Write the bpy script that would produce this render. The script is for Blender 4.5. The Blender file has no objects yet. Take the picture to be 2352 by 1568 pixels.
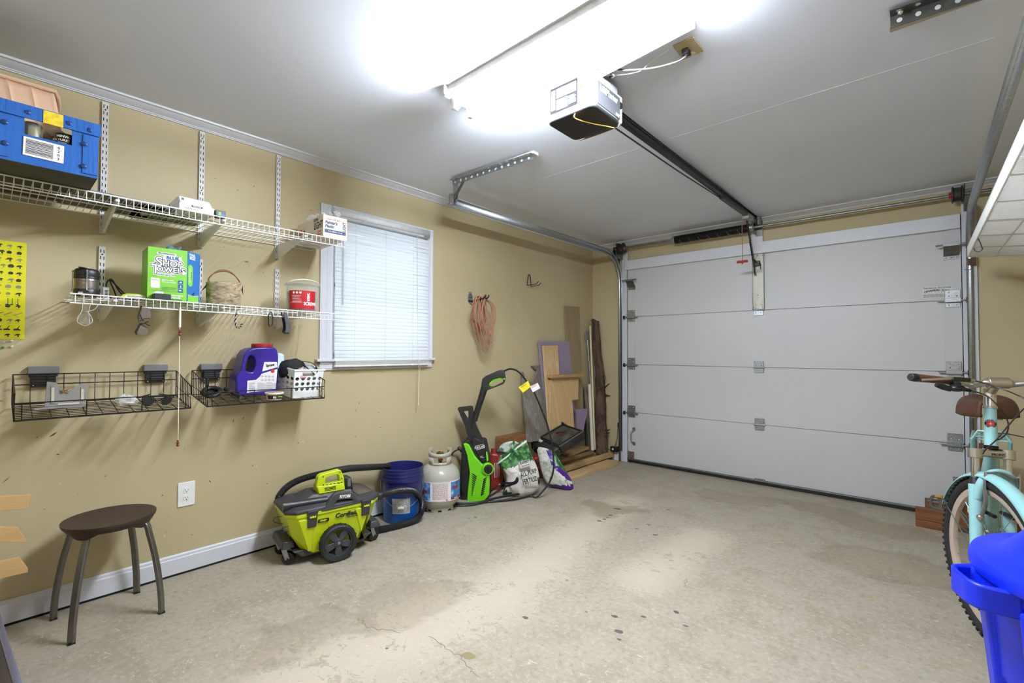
import bpy, bmesh, math, random
from mathutils import Vector, Matrix, Euler, noise
random.seed(7)
sc = bpy.context.scene
COL = sc.collection
PI = math.pi
rad = math.radians

# ---------------------------------------------------------------- camera model (2352 x 1568)
FPX = 1064.6
YAW, PITCH, ROLL = rad(41.64), rad(1.282), rad(0.161)
CAM = Vector((2.973, 0.0, 1.185))
_R = Vector((math.cos(YAW), math.sin(YAW), 0)); _F = Vector((-math.sin(YAW), math.cos(YAW), 0)); _U = Vector((0, 0, 1))
F2 = _F*math.cos(PITCH) + _U*math.sin(PITCH); U2 = _U*math.cos(PITCH) - _F*math.sin(PITCH)
R3 = _R*math.cos(ROLL) + U2*math.sin(ROLL); U3 = U2*math.cos(ROLL) - _R*math.sin(ROLL)
def ray(px, py): return F2 + R3*((px-1176)/FPX) - U3*((py-784)/FPX)
def on(ax, v, px, py):
    d = ray(px, py); t = (v-CAM[ax])/d[ax]; return CAM + d*t
def onx(v, px, py): return on(0, v, px, py)
def ony(v, px, py): return on(1, v, px, py)
def onz(v, px, py): return on(2, v, px, py)
H = 2.44      # ceiling
D = 4.80      # inner face of the garage door wall
XR = 3.75     # right wall
Y0 = -1.45    # wall behind the camera
def fz(y): return 0.0 if y < 1.6 else -0.05*(y-1.6)/3.2      # the slab falls gently to the door
def fl(px, py):
    z = 0.0
    for _ in range(6):
        p = onz(z, px, py); z = fz(p.y)
    return p

# ---------------------------------------------------------------- materials
def lin(c):
    if isinstance(c, str): c = tuple(int(c[i:i+2], 16)/255 for i in (0, 2, 4))
    return tuple((x/12.92 if x <= .04045 else ((x+.055)/1.055)**2.4) for x in c) + (1.0,)
MATS = {}
def mat(name, col, rough=.5, metal=0., var=.05, scale=30., bump=0., bscale=None, spec=.5, alpha=1., trans=0., emit=None, stretch=None, coat=0.):
    if name in MATS: return MATS[name]
    m = bpy.data.materials.new(name); m.use_nodes = True; nt = m.node_tree; b = nt.nodes['Principled BSDF']
    c = lin(col)
    b.inputs['Roughness'].default_value = rough; b.inputs['Metallic'].default_value = metal
    b.inputs['Specular IOR Level'].default_value = spec
    b.inputs['Coat Weight'].default_value = coat
    b.inputs['Transmission Weight'].default_value = trans
    b.inputs['Alpha'].default_value = alpha
    if emit: b.inputs['Emission Color'].default_value = c; b.inputs['Emission Strength'].default_value = emit
    tc = nt.nodes.new('ShaderNodeTexCoord'); mp = nt.nodes.new('ShaderNodeMapping')
    if stretch: mp.inputs['Scale'].default_value = stretch
    nt.links.new(tc.outputs['Object'], mp.inputs['Vector'])
    n = nt.nodes.new('ShaderNodeTexNoise'); n.inputs['Scale'].default_value = scale; n.inputs['Detail'].default_value = 2
    nt.links.new(mp.outputs['Vector'], n.inputs['Vector'])
    r = nt.nodes.new('ShaderNodeValToRGB')
    r.color_ramp.elements[0].position = .3; r.color_ramp.elements[1].position = .7
    r.color_ramp.elements[0].color = tuple(min(1, x*(1-var)) for x in c[:3]) + (1,)
    r.color_ramp.elements[1].color = tuple(min(1, x*(1+var)) for x in c[:3]) + (1,)
    nt.links.new(n.outputs['Fac'], r.inputs['Fac']); nt.links.new(r.outputs['Color'], b.inputs['Base Color'])
    if bump:
        n2 = nt.nodes.new('ShaderNodeTexNoise'); n2.inputs['Scale'].default_value = bscale or scale*3; n2.inputs['Detail'].default_value = 3
        nt.links.new(mp.outputs['Vector'], n2.inputs['Vector'])
        bp = nt.nodes.new('ShaderNodeBump'); bp.inputs['Strength'].default_value = bump; bp.inputs['Distance'].default_value = .01
        nt.links.new(n2.outputs['Fac'], bp.inputs['Height']); nt.links.new(bp.outputs['Normal'], b.inputs['Normal'])
    MATS[name] = m
    return m
def ramp_mat(name, stops, rough=.6, scale=6., stretch=(1, 1, 1), kind='noise', detail=6., dist=0., bump=0., metal=0., rot=(0, 0, 0)):
    """procedural pattern: colour stops [(pos, colour)] over a stretched noise / wave"""
    if name in MATS: return MATS[name]
    m = bpy.data.materials.new(name); m.use_nodes = True; nt = m.node_tree; b = nt.nodes['Principled BSDF']
    b.inputs['Roughness'].default_value = rough; b.inputs['Metallic'].default_value = metal
    tc = nt.nodes.new('ShaderNodeTexCoord'); mp = nt.nodes.new('ShaderNodeMapping')
    mp.inputs['Scale'].default_value = stretch; mp.inputs['Rotation'].default_value = rot
    nt.links.new(tc.outputs['Object'], mp.inputs['Vector'])
    if kind == 'wave':
        n = nt.nodes.new('ShaderNodeTexWave'); n.inputs['Scale'].default_value = scale; n.inputs['Distortion'].default_value = dist
        n.inputs['Detail'].default_value = detail; n.inputs['Detail Scale'].default_value = 1.5; out = n.outputs['Fac']
    elif kind == 'voronoi':
        n = nt.nodes.new('ShaderNodeTexVoronoi'); n.inputs['Scale'].default_value = scale; out = n.outputs['Distance']
    else:
        n = nt.nodes.new('ShaderNodeTexNoise'); n.inputs['Scale'].default_value = scale; n.inputs['Detail'].default_value = detail
        n.inputs['Distortion'].default_value = dist; out = n.outputs['Fac']
    nt.links.new(mp.outputs['Vector'], n.inputs['Vector'])
    r = nt.nodes.new('ShaderNodeValToRGB'); el = r.color_ramp.elements
    while len(el) < len(stops): el.new(.5)
    for e, (p, c) in zip(el, stops): e.position = p; e.color = lin(c)
    nt.links.new(out, r.inputs['Fac']); nt.links.new(r.outputs['Color'], b.inputs['Base Color'])
    if bump:
        bp = nt.nodes.new('ShaderNodeBump'); bp.inputs['Strength'].default_value = bump; bp.inputs['Distance'].default_value = .01
        nt.links.new(out, bp.inputs['Height']); nt.links.new(bp.outputs['Normal'], b.inputs['Normal'])
    MATS[name] = m
    return m
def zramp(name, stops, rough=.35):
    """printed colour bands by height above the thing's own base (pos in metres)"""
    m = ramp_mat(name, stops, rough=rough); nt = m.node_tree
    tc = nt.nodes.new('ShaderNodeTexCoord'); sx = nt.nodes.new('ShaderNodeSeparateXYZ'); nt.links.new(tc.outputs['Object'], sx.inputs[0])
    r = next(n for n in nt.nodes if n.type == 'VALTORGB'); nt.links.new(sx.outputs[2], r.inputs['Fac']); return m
def wood(name, a, b_, along='x', scale=9., rough=.65):
    st = {'x': (.07, 1, 1), 'y': (1, .07, 1), 'z': (1, 1, .07)}[along]
    return ramp_mat(name, [(.25, a), (.5, b_), (.62, a), (.8, b_)], rough=rough, scale=scale*2.2, stretch=st, detail=5, dist=1.2, bump=.08)
def clear(name, tint='FFFFFF', amount=.12, rough=.05):
    """thin clear plastic / glass: mostly see-through with a soft reflection"""
    if name in MATS: return MATS[name]
    m = bpy.data.materials.new(name); m.use_nodes = True; nt = m.node_tree
    nt.nodes.remove(nt.nodes['Principled BSDF']); out = nt.nodes['Material Output']
    t = nt.nodes.new('ShaderNodeBsdfTransparent'); t.inputs['Color'].default_value = lin(tint)
    d = nt.nodes.new('ShaderNodeBsdfPrincipled'); d.inputs['Base Color'].default_value = lin('F2F2F2'); d.inputs['Roughness'].default_value = rough
    lw = nt.nodes.new('ShaderNodeLayerWeight'); lw.inputs['Blend'].default_value = .25
    mr = nt.nodes.new('ShaderNodeMapRange'); mr.inputs['To Min'].default_value = amount; mr.inputs['To Max'].default_value = min(1, amount+.6)
    mx = nt.nodes.new('ShaderNodeMixShader')
    nt.links.new(lw.outputs['Facing'], mr.inputs['Value']); nt.links.new(mr.outputs['Result'], mx.inputs['Fac'])
    nt.links.new(t.outputs[0], mx.inputs[1]); nt.links.new(d.outputs[0], mx.inputs[2]); nt.links.new(mx.outputs[0], out.inputs['Surface'])
    MATS[name] = m
    return m

# ---------------------------------------------------------------- mesh builder
WM = {}          # world matrices of things and parts
def wm(o): return WM.get(o.name, Matrix.Identity(4)) if o is not None else Matrix.Identity(4)
def frame(o, right, up):
    """matrix with local x = right, y = up, z = out of the surface"""
    r = Vector(right).normalized(); n = r.cross(Vector(up)).normalized(); u = n.cross(r)
    M = Matrix((r, u, n)).transposed().to_4x4(); M.translation = Vector(o); return M
def T(x, y, z): return Matrix.Translation((x, y, z))
def RZ(a): return Matrix.Rotation(a, 4, 'Z')
def RX(a): return Matrix.Rotation(a, 4, 'X')
def RY(a): return Matrix.Rotation(a, 4, 'Y')
def catmull(pts, n=8, closed=False):
    P = [Vector(p) for p in pts]; out = []
    N = len(P)
    for i in range(N if closed else N-1):
        if closed: a, b, c, d = P[(i-1) % N], P[i], P[(i+1) % N], P[(i+2) % N]
        else: a, b, c, d = P[max(i-1, 0)], P[i], P[i+1], P[min(i+2, N-1)]
        for k in range(n):
            t = k/n
            out.append(.5*((2*b) + (c-a)*t + (2*a-5*b+4*c-d)*t*t + (3*b-a-3*c+d)*t**3))
    if not closed: out.append(P[-1])
    return out
class MB:
    def __init__(s, M=None): s.v = []; s.f = []; s.mi = []; s.cur = 0; s.M = M or Matrix.Identity(4)
    def add(s, vs, fs, M=None):
        o = len(s.v); A = s.M @ M if M is not None else s.M
        s.v += [A @ Vector(v) for v in vs]; s.f += [tuple(i+o for i in f) for f in fs]; s.mi += [s.cur]*len(fs)
        return s
    def mslot(s, i): s.cur = i; return s
    def box(s, a, b, M=None):
        (x0, y0, z0), (x1, y1, z1) = a, b
        x0, x1 = sorted((x0, x1)); y0, y1 = sorted((y0, y1)); z0, z1 = sorted((z0, z1))
        return s.add([(x0,y0,z0),(x1,y0,z0),(x1,y1,z0),(x0,y1,z0),(x0,y0,z1),(x1,y0,z1),(x1,y1,z1),(x0,y1,z1)],
                     [(0,3,2,1),(4,5,6,7),(0,1,5,4),(1,2,6,5),(2,3,7,6),(3,0,4,7)], M)
    def cbox(s, c, d, M=None):
        return s.box([c[i]-d[i]/2 for i in range(3)], [c[i]+d[i]/2 for i in range(3)], M)
    def hexa(s, bot, top):
        return s.add(list(bot)+list(top), [(3,2,1,0),(4,5,6,7),(0,1,5,4),(1,2,6,5),(2,3,7,6),(3,0,4,7)])
    def bar(s, p, q, w, h, up=(0, 0, 1), M=None):
        """rectangular bar from p to q, w across, h along up"""
        p, q = Vector(p), Vector(q); d = (q-p).normalized(); u = Vector(up); sd = d.cross(u)
        if sd.length < 1e-4: sd = d.cross(Vector((1, 0, 0)))
        sd.normalize(); u = sd.cross(d).normalized()
        c = [(-1,-1),(1,-1),(1,1),(-1,1)]
        return s.add([p+sd*a*w/2+u*b*h/2 for a, b in c]+[q+sd*a*w/2+u*b*h/2 for a, b in c],
                     [(3,2,1,0),(4,5,6,7),(0,1,5,4),(1,2,6,5),(2,3,7,6),(3,0,4,7)], M)
    def tube(s, pts, r, n=8, closed=False, caps=True, M=None, sub=0, sq=None):
        P = catmull(pts, sub, closed) if sub else [Vector(p) for p in pts]
        N = len(P); rr = r if isinstance(r, (list, tuple)) else None
        vs = []; fs = []; up = None
        for i, p in enumerate(P):
            if closed: d = P[(i+1) % N]-P[i-1]
            else: d = P[min(i+1, N-1)]-P[max(i-1, 0)]
            if d.length < 1e-9: d = Vector((0, 0, 1))
            d.normalize()
            if up is None:
                up = Vector((0, 0, 1)) if abs(d.z) < .9 else Vector((1, 0, 0))
            sd = d.cross(up)
            if sd.length < 1e-6: sd = d.orthogonal()
            sd.normalize(); up = sd.cross(d).normalized()
            if rr: t = i/(N-1)*(len(rr)-1); k = min(int(t), len(rr)-2); R = rr[k]+(rr[k+1]-rr[k])*(t-k)
            else: R = r
            for k in range(n):
                a = 2*PI*(k+.5)/n
                ca, sa = math.cos(a), math.sin(a)
                if sq: vs.append(p+sd*ca*R*sq[0]+up*sa*R*sq[1])
                else: vs.append(p+sd*ca*R+up*sa*R)
        for i in range(N if closed else N-1):
            j = (i+1) % N
            for k in range(n):
                k2 = (k+1) % n
                fs.append((i*n+k, j*n+k, j*n+k2, i*n+k2))
        if caps and not closed:
            fs.append(tuple(range(n))); fs.append(tuple((N-1)*n+k for k in reversed(range(n))))
        return s.add(vs, fs, M)
    def cyl(s, p, q, r0, r1=None, n=20, caps=True, M=None):
        return s.tube([p, q], [r0, r0 if r1 is None else r1], n=n, caps=caps, M=M)
    def lathe(s, prof, n=32, M=None, arc=2*PI, start=0., sx=1., sy=1.):
        """profile [(r, z)] revolved about local z"""
        full = abs(arc-2*PI) < 1e-6; m = n if full else n+1; vs = []; fs = []
        for (r, z) in prof:
            for k in range(m):
                a = start+arc*k/n; vs.append((r*math.cos(a)*sx, r*math.sin(a)*sy, z))
        for i in range(len(prof)-1):
            for k in range(n):
                k2 = (k+1) % m
                fs.append((i*m+k, i*m+k2, (i+1)*m+k2, (i+1)*m+k))
        return s.add(vs, fs, M)
    def prism(s, poly, t0, t1, M=None):
        """polygon in local xy extruded along local z from t0 to t1"""
        n = len(poly)
        A = sum(poly[i][0]*poly[(i+1) % n][1]-poly[(i+1) % n][0]*poly[i][1] for i in range(n))
        if A < 0: poly = poly[::-1]
        return s.add([(x, y, t0) for x, y in poly]+[(x, y, t1) for x, y in poly],
                     [tuple(reversed(range(n))), tuple(range(n, 2*n))]+[(i, (i+1) % n, n+(i+1) % n, n+i) for i in range(n)], M)
    def ring(s, outer, inner, t0, t1, M=None):
        """plate with a hole: two loops of equal count"""
        n = len(outer)
        vs = [(x, y, t) for t in (t0, t1) for L in (outer, inner) for x, y in L]
        fs = []
        for i in range(n):
            j = (i+1) % n
            fs += [(i, n+i, n+j, j), (2*n+i, 2*n+j, 3*n+j, 3*n+i), (i, j, 2*n+j, 2*n+i), (n+i, 3*n+i, 3*n+j, n+j)]
        return s.add(vs, fs, M)
    def sphere(s, c, r, n=16, m=10, M=None, sc_=(1, 1, 1)):
        vs = []; fs = []
        for i in range(m+1):
            t = PI*i/m
            for k in range(n):
                a = 2*PI*k/n
                vs.append((c[0]+r*sc_[0]*math.sin(t)*math.cos(a), c[1]+r*sc_[1]*math.sin(t)*math.sin(a), c[2]-r*sc_[2]*math.cos(t)))
        for i in range(m):
            for k in range(n):
                k2 = (k+1) % n; fs.append((i*n+k, i*n+k2, (i+1)*n+k2, (i+1)*n+k))
        return s.add(vs, fs, M)
    def grid(s, fn, nu, nv, M=None, wrap=False):
        vs = [fn(i/nu, j/nv) for j in range(nv+1) for i in range(nu+(0 if wrap else 1))]; w = nu if wrap else nu+1
        return s.add(vs, [(j*w+i, j*w+(i+1) % w, (j+1)*w+(i+1) % w, (j+1)*w+i) for j in range(nv) for i in range(nu)], M)
    def torus(s, c, R, r, n=32, m=10, M=None):
        return s.tube([Vector(c)+Vector((R*math.cos(2*PI*k/n), R*math.sin(2*PI*k/n), 0)) for k in range(n)], r, n=m, closed=True, M=M)
    def build(s, name, mats, parent=None, local=False, bev=0., seg=2, smooth=True, ang=38, fix=False, kind=None, label=None, subsurf=0, thick=0., origin=None):
        me = bpy.data.meshes.new(name)
        W = wm(parent); vs = s.v
        if parent is not None and not local:
            I = W.inverted(); vs = [I @ v for v in vs]
        loc = Vector((0, 0, 0))
        if parent is None and not local:
            if origin is not None: loc = Vector(origin)
            else:
                lo = [min(v[i] for v in vs) for i in range(3)]; hi = [max(v[i] for v in vs) for i in range(3)]
                loc = Vector(((lo[0]+hi[0])/2, (lo[1]+hi[1])/2, lo[2]))
            vs = [v-loc for v in vs]
        me.from_pydata([tuple(v) for v in vs], [], s.f)
        if not isinstance(mats, (list, tuple)): mats = [mats]
        for m in mats: me.materials.append(m)
        me.polygons.foreach_set('material_index', s.mi)
        if fix:
            b = bmesh.new(); b.from_mesh(me); bmesh.ops.recalc_face_normals(b, faces=b.faces); b.to_mesh(me); b.free()
        if smooth:
            me.polygons.foreach_set('use_smooth', [True]*len(me.polygons)); me.set_sharp_from_angle(angle=rad(ang))
        me.update()
        o = bpy.data.objects.new(name, me); COL.objects.link(o); o.location = loc
        if parent is not None: o.parent = parent
        WM[o.name] = W @ Matrix.Translation(loc) if parent is None else W.copy()
        if thick:
            md = o.modifiers.new('thickness', 'SOLIDIFY'); md.thickness = thick; md.offset = 0
        if bev:
            md = o.modifiers.new('edge', 'BEVEL'); md.width = bev; md.segments = seg; md.limit_method = 'ANGLE'; md.angle_limit = rad(40); md.harden_normals = False
        if subsurf:
            md = o.modifiers.new('smooth', 'SUBSURF'); md.levels = subsurf; md.render_levels = subsurf
        if kind: o['kind'] = kind
        if label: o['label'] = label
        return o
def tag(o, label, cat, group=None):
    o['label'] = label; o['category'] = cat
    if group: o['group'] = group
    return o
def thing(name, label, cat, loc=(0, 0, 0), M=None, group=None):
    o = bpy.data.objects.new(name, None); COL.objects.link(o); o.empty_display_size = .05
    A = M if M is not None else Matrix.Translation(Vector(loc))
    o.matrix_world = A; l, q, s_ = A.decompose(); o.location = l; o.rotation_mode = 'QUATERNION'; o.rotation_quaternion = q
    WM[o.name] = A.copy(); return tag(o, label, cat, group)
def struct(name, mb, m, **k): return mb.build(name, m, kind='structure', **k)
def dup(root, M, label, group=None):
    """copy of a thing with its parts and their sub-parts"""
    r = root.copy(); COL.objects.link(r); l, q, s_ = M.decompose(); r.location = l; r.rotation_mode = 'QUATERNION'; r.rotation_quaternion = q
    WM[r.name] = M.copy(); r['label'] = label
    if group: r['group'] = group
    for ch in list(root.children):
        c = ch.copy(); COL.objects.link(c); c.parent = r; WM[c.name] = M.copy()
        for g in list(ch.children):
            d = g.copy(); COL.objects.link(d); d.parent = c; WM[d.name] = M.copy()
    return r
def rrect(w, h, r, n=5, cx=0., cy=0.):
    out = []
    for (sx, sy, a0) in ((1, 1, 0), (-1, 1, 90), (-1, -1, 180), (1, -1, 270)):
        for k in range(n+1):
            a = rad(a0+90*k/n); out.append((cx+sx*(w/2-r)+r*math.cos(a), cy+sy*(h/2-r)+r*math.sin(a)))
    return out
def circ(r, n=24, cx=0., cy=0.): return [(cx+r*math.cos(2*PI*k/n), cy+r*math.sin(2*PI*k/n)) for k in range(n)]
def text_mesh(string, size, bold=0., ext=.0003, align='CENTER', sx=1., shear=0., space=1.):
    cu = bpy.data.curves.new('t', 'FONT'); cu.body = string; cu.size = size; cu.extrude = ext; cu.offset = bold
    cu.align_x = align; cu.align_y = 'CENTER'; cu.shear = shear; cu.space_character = space; cu.resolution_u = 3
    o = bpy.data.objects.new('t', cu); COL.objects.link(o)
    dg = bpy.context.evaluated_depsgraph_get(); ev = o.evaluated_get(dg); me = bpy.data.meshes.new_from_object(ev)
    vs = [(v.co.x*sx, v.co.y, v.co.z) for v in me.vertices]; fs = [tuple(p.vertices) for p in me.polygons]
    bpy.data.objects.remove(o); bpy.data.curves.remove(cu); bpy.data.meshes.remove(me)
    return vs, fs
def put_text(mb, string, size, M, bend=None, **k):
    """add lettering to a mesh builder; bend = radius wraps it round a cylinder about local y"""
    vs, fs = text_mesh(string, size, **k)
    if bend: vs = [((bend+z)*math.sin(x/bend), y, (bend+z)*math.cos(x/bend)-bend) for x, y, z in vs]
    return mb.add(vs, fs, M)
def lines(mb, M, x0, y0, w, h, n, seed=1, fill=.75, t=.0004, cut=.5):
    """rows of tiny printed words as small bars"""
    R = random.Random(seed); dy = h/n
    for i in range(n):
        x = x0; y = y0-i*dy; end = x0+w*(1 if R.random() > .3 else R.uniform(cut, 1))
        while x < end-.001:
            l = min(R.uniform(.03, .14)*w, end-x); mb.box((x, y-dy*fill*.5, 0), (x+l, y, t), M); x += l+.018*w
    return mb
# ---------------------------------------------------------------- room materials
class NT:
    """small helper for the larger node trees"""
    def __init__(s, name):
        s.m = bpy.data.materials.new(name); s.m.use_nodes = True; s.t = s.m.node_tree; s.b = s.t.nodes['Principled BSDF']
        s.tc = s.t.nodes.new('ShaderNodeTexCoord')
    def n(s, t, **k):
        o = s.t.nodes.new(t)
        for a, v in k.items():
            if a in o.inputs.keys(): o.inputs[a].default_value = v
            else: setattr(o, a, v)
        return o
    def l(s, a, b): s.t.links.new(a, b)
    def map(s, scale=(1, 1, 1), rot=(0, 0, 0), loc=(0, 0, 0)):
        o = s.n('ShaderNodeMapping'); o.inputs['Scale'].default_value = scale; o.inputs['Rotation'].default_value = rot; o.inputs['Location'].default_value = loc
        s.l(s.tc.outputs['Object'], o.inputs['Vector']); return o.outputs[0]
    def noise(s, v, scale, detail=5, dist=0., rough=.55):
        o = s.n('ShaderNodeTexNoise'); o.inputs['Scale'].default_value = scale; o.inputs['Detail'].default_value = detail
        o.inputs['Distortion'].default_value = dist; o.inputs['Roughness'].default_value = rough; s.l(v, o.inputs['Vector']); return o.outputs['Fac']
    def math(s, op, a, b=None, clamp=False):
        o = s.n('ShaderNodeMath'); o.operation = op; o.use_clamp = clamp
        for i, x in enumerate((a, b)):
            if x is None: continue
            if isinstance(x, (int, float)): o.inputs[i].default_value = x
            else: s.l(x, o.inputs[i])
        return o.outputs[0]
    def rng(s, x, a, b, c=0., d=1., smooth=True):
        o = s.n('ShaderNodeMapRange'); o.interpolation_type = 'SMOOTHSTEP' if smooth else 'LINEAR'
        for i, v in enumerate((a, b, c, d)): o.inputs[i+1].default_value = v
        s.l(x, o.inputs[0]); return o.outputs[0]
    def mix(s, f, a, b):
        o = s.n('ShaderNodeMix'); o.data_type = 'RGBA'
        if isinstance(f, (int, float)): o.inputs[0].default_value = f
        else: s.l(f, o.inputs[0])
        for i, x in ((6, a), (7, b)):
            if isinstance(x, (str, tuple)): o.inputs[i].default_value = lin(x)
            else: s.l(x, o.inputs[i])
        return o.outputs[2]
    def seg(s, p, q, w0, w1):
        """1 near the segment p-q on the floor (object xy), 0 beyond w1"""
        sx = s.n('ShaderNodeSeparateXYZ'); s.l(s.tc.outputs['Object'], sx.inputs[0])
        dx, dy = q[0]-p[0], q[1]-p[1]; L2 = dx*dx+dy*dy+1e-9
        ax = s.math('SUBTRACT', sx.outputs[0], p[0]); ay = s.math('SUBTRACT', sx.outputs[1], p[1])
        t = s.math('ADD', s.math('MULTIPLY', ax, dx/L2), s.math('MULTIPLY', ay, dy/L2)); t = s.math('MINIMUM', s.math('MAXIMUM', t, 0.), 1.)
        ex = s.math('SUBTRACT', ax, s.math('MULTIPLY', t, dx)); ey = s.math('SUBTRACT', ay, s.math('MULTIPLY', t, dy))
        d = s.math('SQRT', s.math('ADD', s.math('MULTIPLY', ex, ex), s.math('MULTIPLY', ey, ey)))
        return d

def floor_material():
    s = NT('worn painted concrete')
    def nz(scale, detail, dist=0., rough=.55, sc_=(1, 1, 1), rot=0., loc=(0, 0, 0)):
        o = s.n('ShaderNodeTexNoise'); o.noise_dimensions = '2D'
        o.inputs['Scale'].default_value = scale; o.inputs['Detail'].default_value = detail; o.inputs['Distortion'].default_value = dist; o.inputs['Roughness'].default_value = rough
        s.l(s.map(sc_, (0, 0, rot), loc), o.inputs['Vector']); return o.outputs['Fac']
    mid = nz(4.2, 4, rough=.65); fine = nz(42., 4, rough=.75); chips = nz(24., 4, 1.0, .7, (1, 1.5, 1), .5); scr = nz(2.6, 3, 1.6, .6, (2.2, 17, 1), .45)
    at = s.n('ShaderNodeVertexColor'); at.layer_name = 'wear'; sp = s.n('ShaderNodeSeparateColor'); s.l(at.outputs[0], sp.inputs[0])
    wear, stain, edge = sp.outputs
    col = s.mix(s.math('MULTIPLY', s.rng(mid, .42, .66), .55), 'A99F8E', '968B78')
    col = s.mix(s.math('MULTIPLY', s.rng(mid, .26, .36, 1., 0.), .5), col, 'A39270')
    col = s.mix(s.math('MULTIPLY', s.rng(fine, .54, .70), .5), col, '857C6B')
    col = s.mix(s.math('MULTIPLY', s.rng(fine, .30, .44, 1., 0.), .5), col, 'C2B9A7')
    col = s.mix(s.math('MULTIPLY', s.rng(scr, .64, .74), .25), col, 'C4BBA9')
    w = s.math('MULTIPLY', wear, s.rng(s.math('ADD', s.math('ADD', s.math('MULTIPLY', chips, .5), s.math('MULTIPLY', mid, .5)), s.math('MULTIPLY', wear, .14)), .52, .58))
    col = s.mix(s.math('MULTIPLY', w, .7), col, 'C9BCA6')
    col = s.mix(s.math('MULTIPLY', s.math('MULTIPLY', s.rng(chips, .63, .67), s.rng(mid, .48, .60)), .6), col, 'CFC4B0')
    col = s.mix(stain, col, '85775C'); col = s.mix(edge, col, '6A5F4E')
    s.l(col, s.b.inputs['Base Color']); s.b.inputs['Roughness'].default_value = .62; s.b.inputs['Specular IOR Level'].default_value = .35
    return s.m
def sdist(p, a, b_):
    d = b_-a; t = max(0, min(1, (p-a).dot(d)/(d.dot(d)+1e-9))); return (p-a-d*t).length
def sstep(x, a, b_): t = max(0, min(1, (x-a)/(b_-a))); return t*t*(3-2*t)
def F2D(x, y): p = fl(x, y); return Vector((p.x, p.y))
def floor_mesh():
    nx, ny = 130, 216; X0, X1_, Y1_ = -.1, XR+.1, D+.6
    vs = []; cols = []
    wears = [(F2D(*a), F2D(*c), w) for a, c, w in (((700, 1560), (1130, 1370), .25), ((1130, 1370), (1340, 1215), .2), ((1330, 1220), (1440, 1150), .16), ((1480, 1330), (1620, 1230), .16))]
    stains = [(F2D(*a), F2D(*c), w, st) for a, c, w, st in (((1850, 1165), (2070, 1225), .16, .42), ((2000, 1290), (2110, 1310), .24, .32), ((1650, 1140), (1760, 1155), .14, .3), ((1380, 1165), (1440, 1172), .13, .6), ((640, 1480), (760, 1430), .14, .32), ((880, 1400), (1000, 1375), .17, .32))]
    for j in range(ny+1):
        y = Y0+(Y1_-Y0)*j/ny
        for i in range(nx+1):
            x = X0+(X1_-X0)*i/nx; vs.append((x, y, fz(y))); p = Vector((x, y)); R_ = G_ = B_ = 0.
            for a, c, w in wears: R_ = max(R_, 1-sstep(sdist(p, a, c), .02, w*1.9))
            nz = noise.fractal((x*3.2, y*3.2, 0), 1., 2., 4)*.13
            for a, c, w, st in stains:
                d = sdist(p, a, c)+nz
                if d < w*1.1:
                    G_ = max(G_, st*(1-sstep(d, w*.75, w))); B_ = max(B_, .3*sstep(d, w*.78, w*.95)*(1-sstep(d, w*.97, w*1.1)))
            cols += [R_, G_, B_, 1.]
    fs = [(j*(nx+1)+i, j*(nx+1)+i+1, (j+1)*(nx+1)+i+1, (j+1)*(nx+1)+i) for j in range(ny) for i in range(nx)]
    b = MB().add(vs, fs); z = -.16; n0 = (nx+1)*(ny+1)
    b.box((X0, Y0, z), (X1_, Y1_, z+.04))
    def blob(c, r_, e=1.6, a=.3):     # a drip of dried paint or oil
        R__ = random.Random(int(c.x*1e4)); q = []
        for k in range(12):
            t = 2*PI*k/12; rr = r_*R__.uniform(.75, 1.1); u, v = rr*e*math.cos(t), rr*math.sin(t)
            x, y = c.x+u*math.cos(a)-v*math.sin(a), c.y+u*math.sin(a)+v*math.cos(a); q.append((x, y, fz(y)+.0006))
        b.add(q, [tuple(range(12))])
    b.mslot(1)
    for x, y, r_ in ((1421, 1450, .014), (1478, 1416, .009), (1412, 1415, .010), (1575, 1437, .008), (1555, 1407, .007), (1207, 1418, .010), (1553, 1404, .008), (1347, 1405, .005), (1302, 1332, .006), (1418, 1168, .02), (1402, 1183, .011), (1388, 1192, .011), (1376, 1196, .012), (1395, 1188, .007), (1430, 1180, .008), (1462, 1214, .010), (1505, 1228, .012), (888, 1489, .005), (1422, 1468, .007), (1093, 1188, .01), (1077, 1190, .007), (1490, 1205, .012), (1535, 1170, .01)): blob(F2D(x, y), r_)
    b.mslot(2); blob(F2D(1075, 1505), .02)
    b.mslot(3)
    for pts in (((985, 1460), (1010, 1475), (1055, 1508), (1095, 1555)), ((820, 1420), (850, 1440), (920, 1452)), ((2010, 1330), (2080, 1340)), ((1930, 1190), (2000, 1215)), ((1580, 1330), (1572, 1345), (1590, 1352))):
        P = [F2D(*p) for p in pts]; Q = catmull([(p.x, p.y, 0) for p in P], 10)
        Q = [Vector((q.x+noise.noise((q.x*40, q.y*40, 1))*.02, q.y+noise.noise((q.x*40, q.y*40, 5))*.02, 0)) for q in Q]
        for p, q in zip(Q, Q[1:]):
            d = (q-p).normalized(); sd = Vector((-d.y, d.x, 0))*.0011
            b.add([v+Vector((0, 0, fz(v.y)+.0005)) for v in (p+sd, p-sd, q-sd, q+sd)], [(0, 1, 2, 3)])
    o = b.build('floor', [M_floor, mat('dark paint drip', '62605A', .5), mat('olive drip', '8E835C', .6), mat('hairline crack', '6F6656', .9)], kind='structure', origin=(0, 0, 0), smooth=False)
    ca = o.data.color_attributes.new('wear', 'FLOAT_COLOR', 'POINT'); cols += [0., 0., 0., 1.]*(len(o.data.vertices)-n0)
    ca.data.foreach_set('color', cols)
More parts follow.
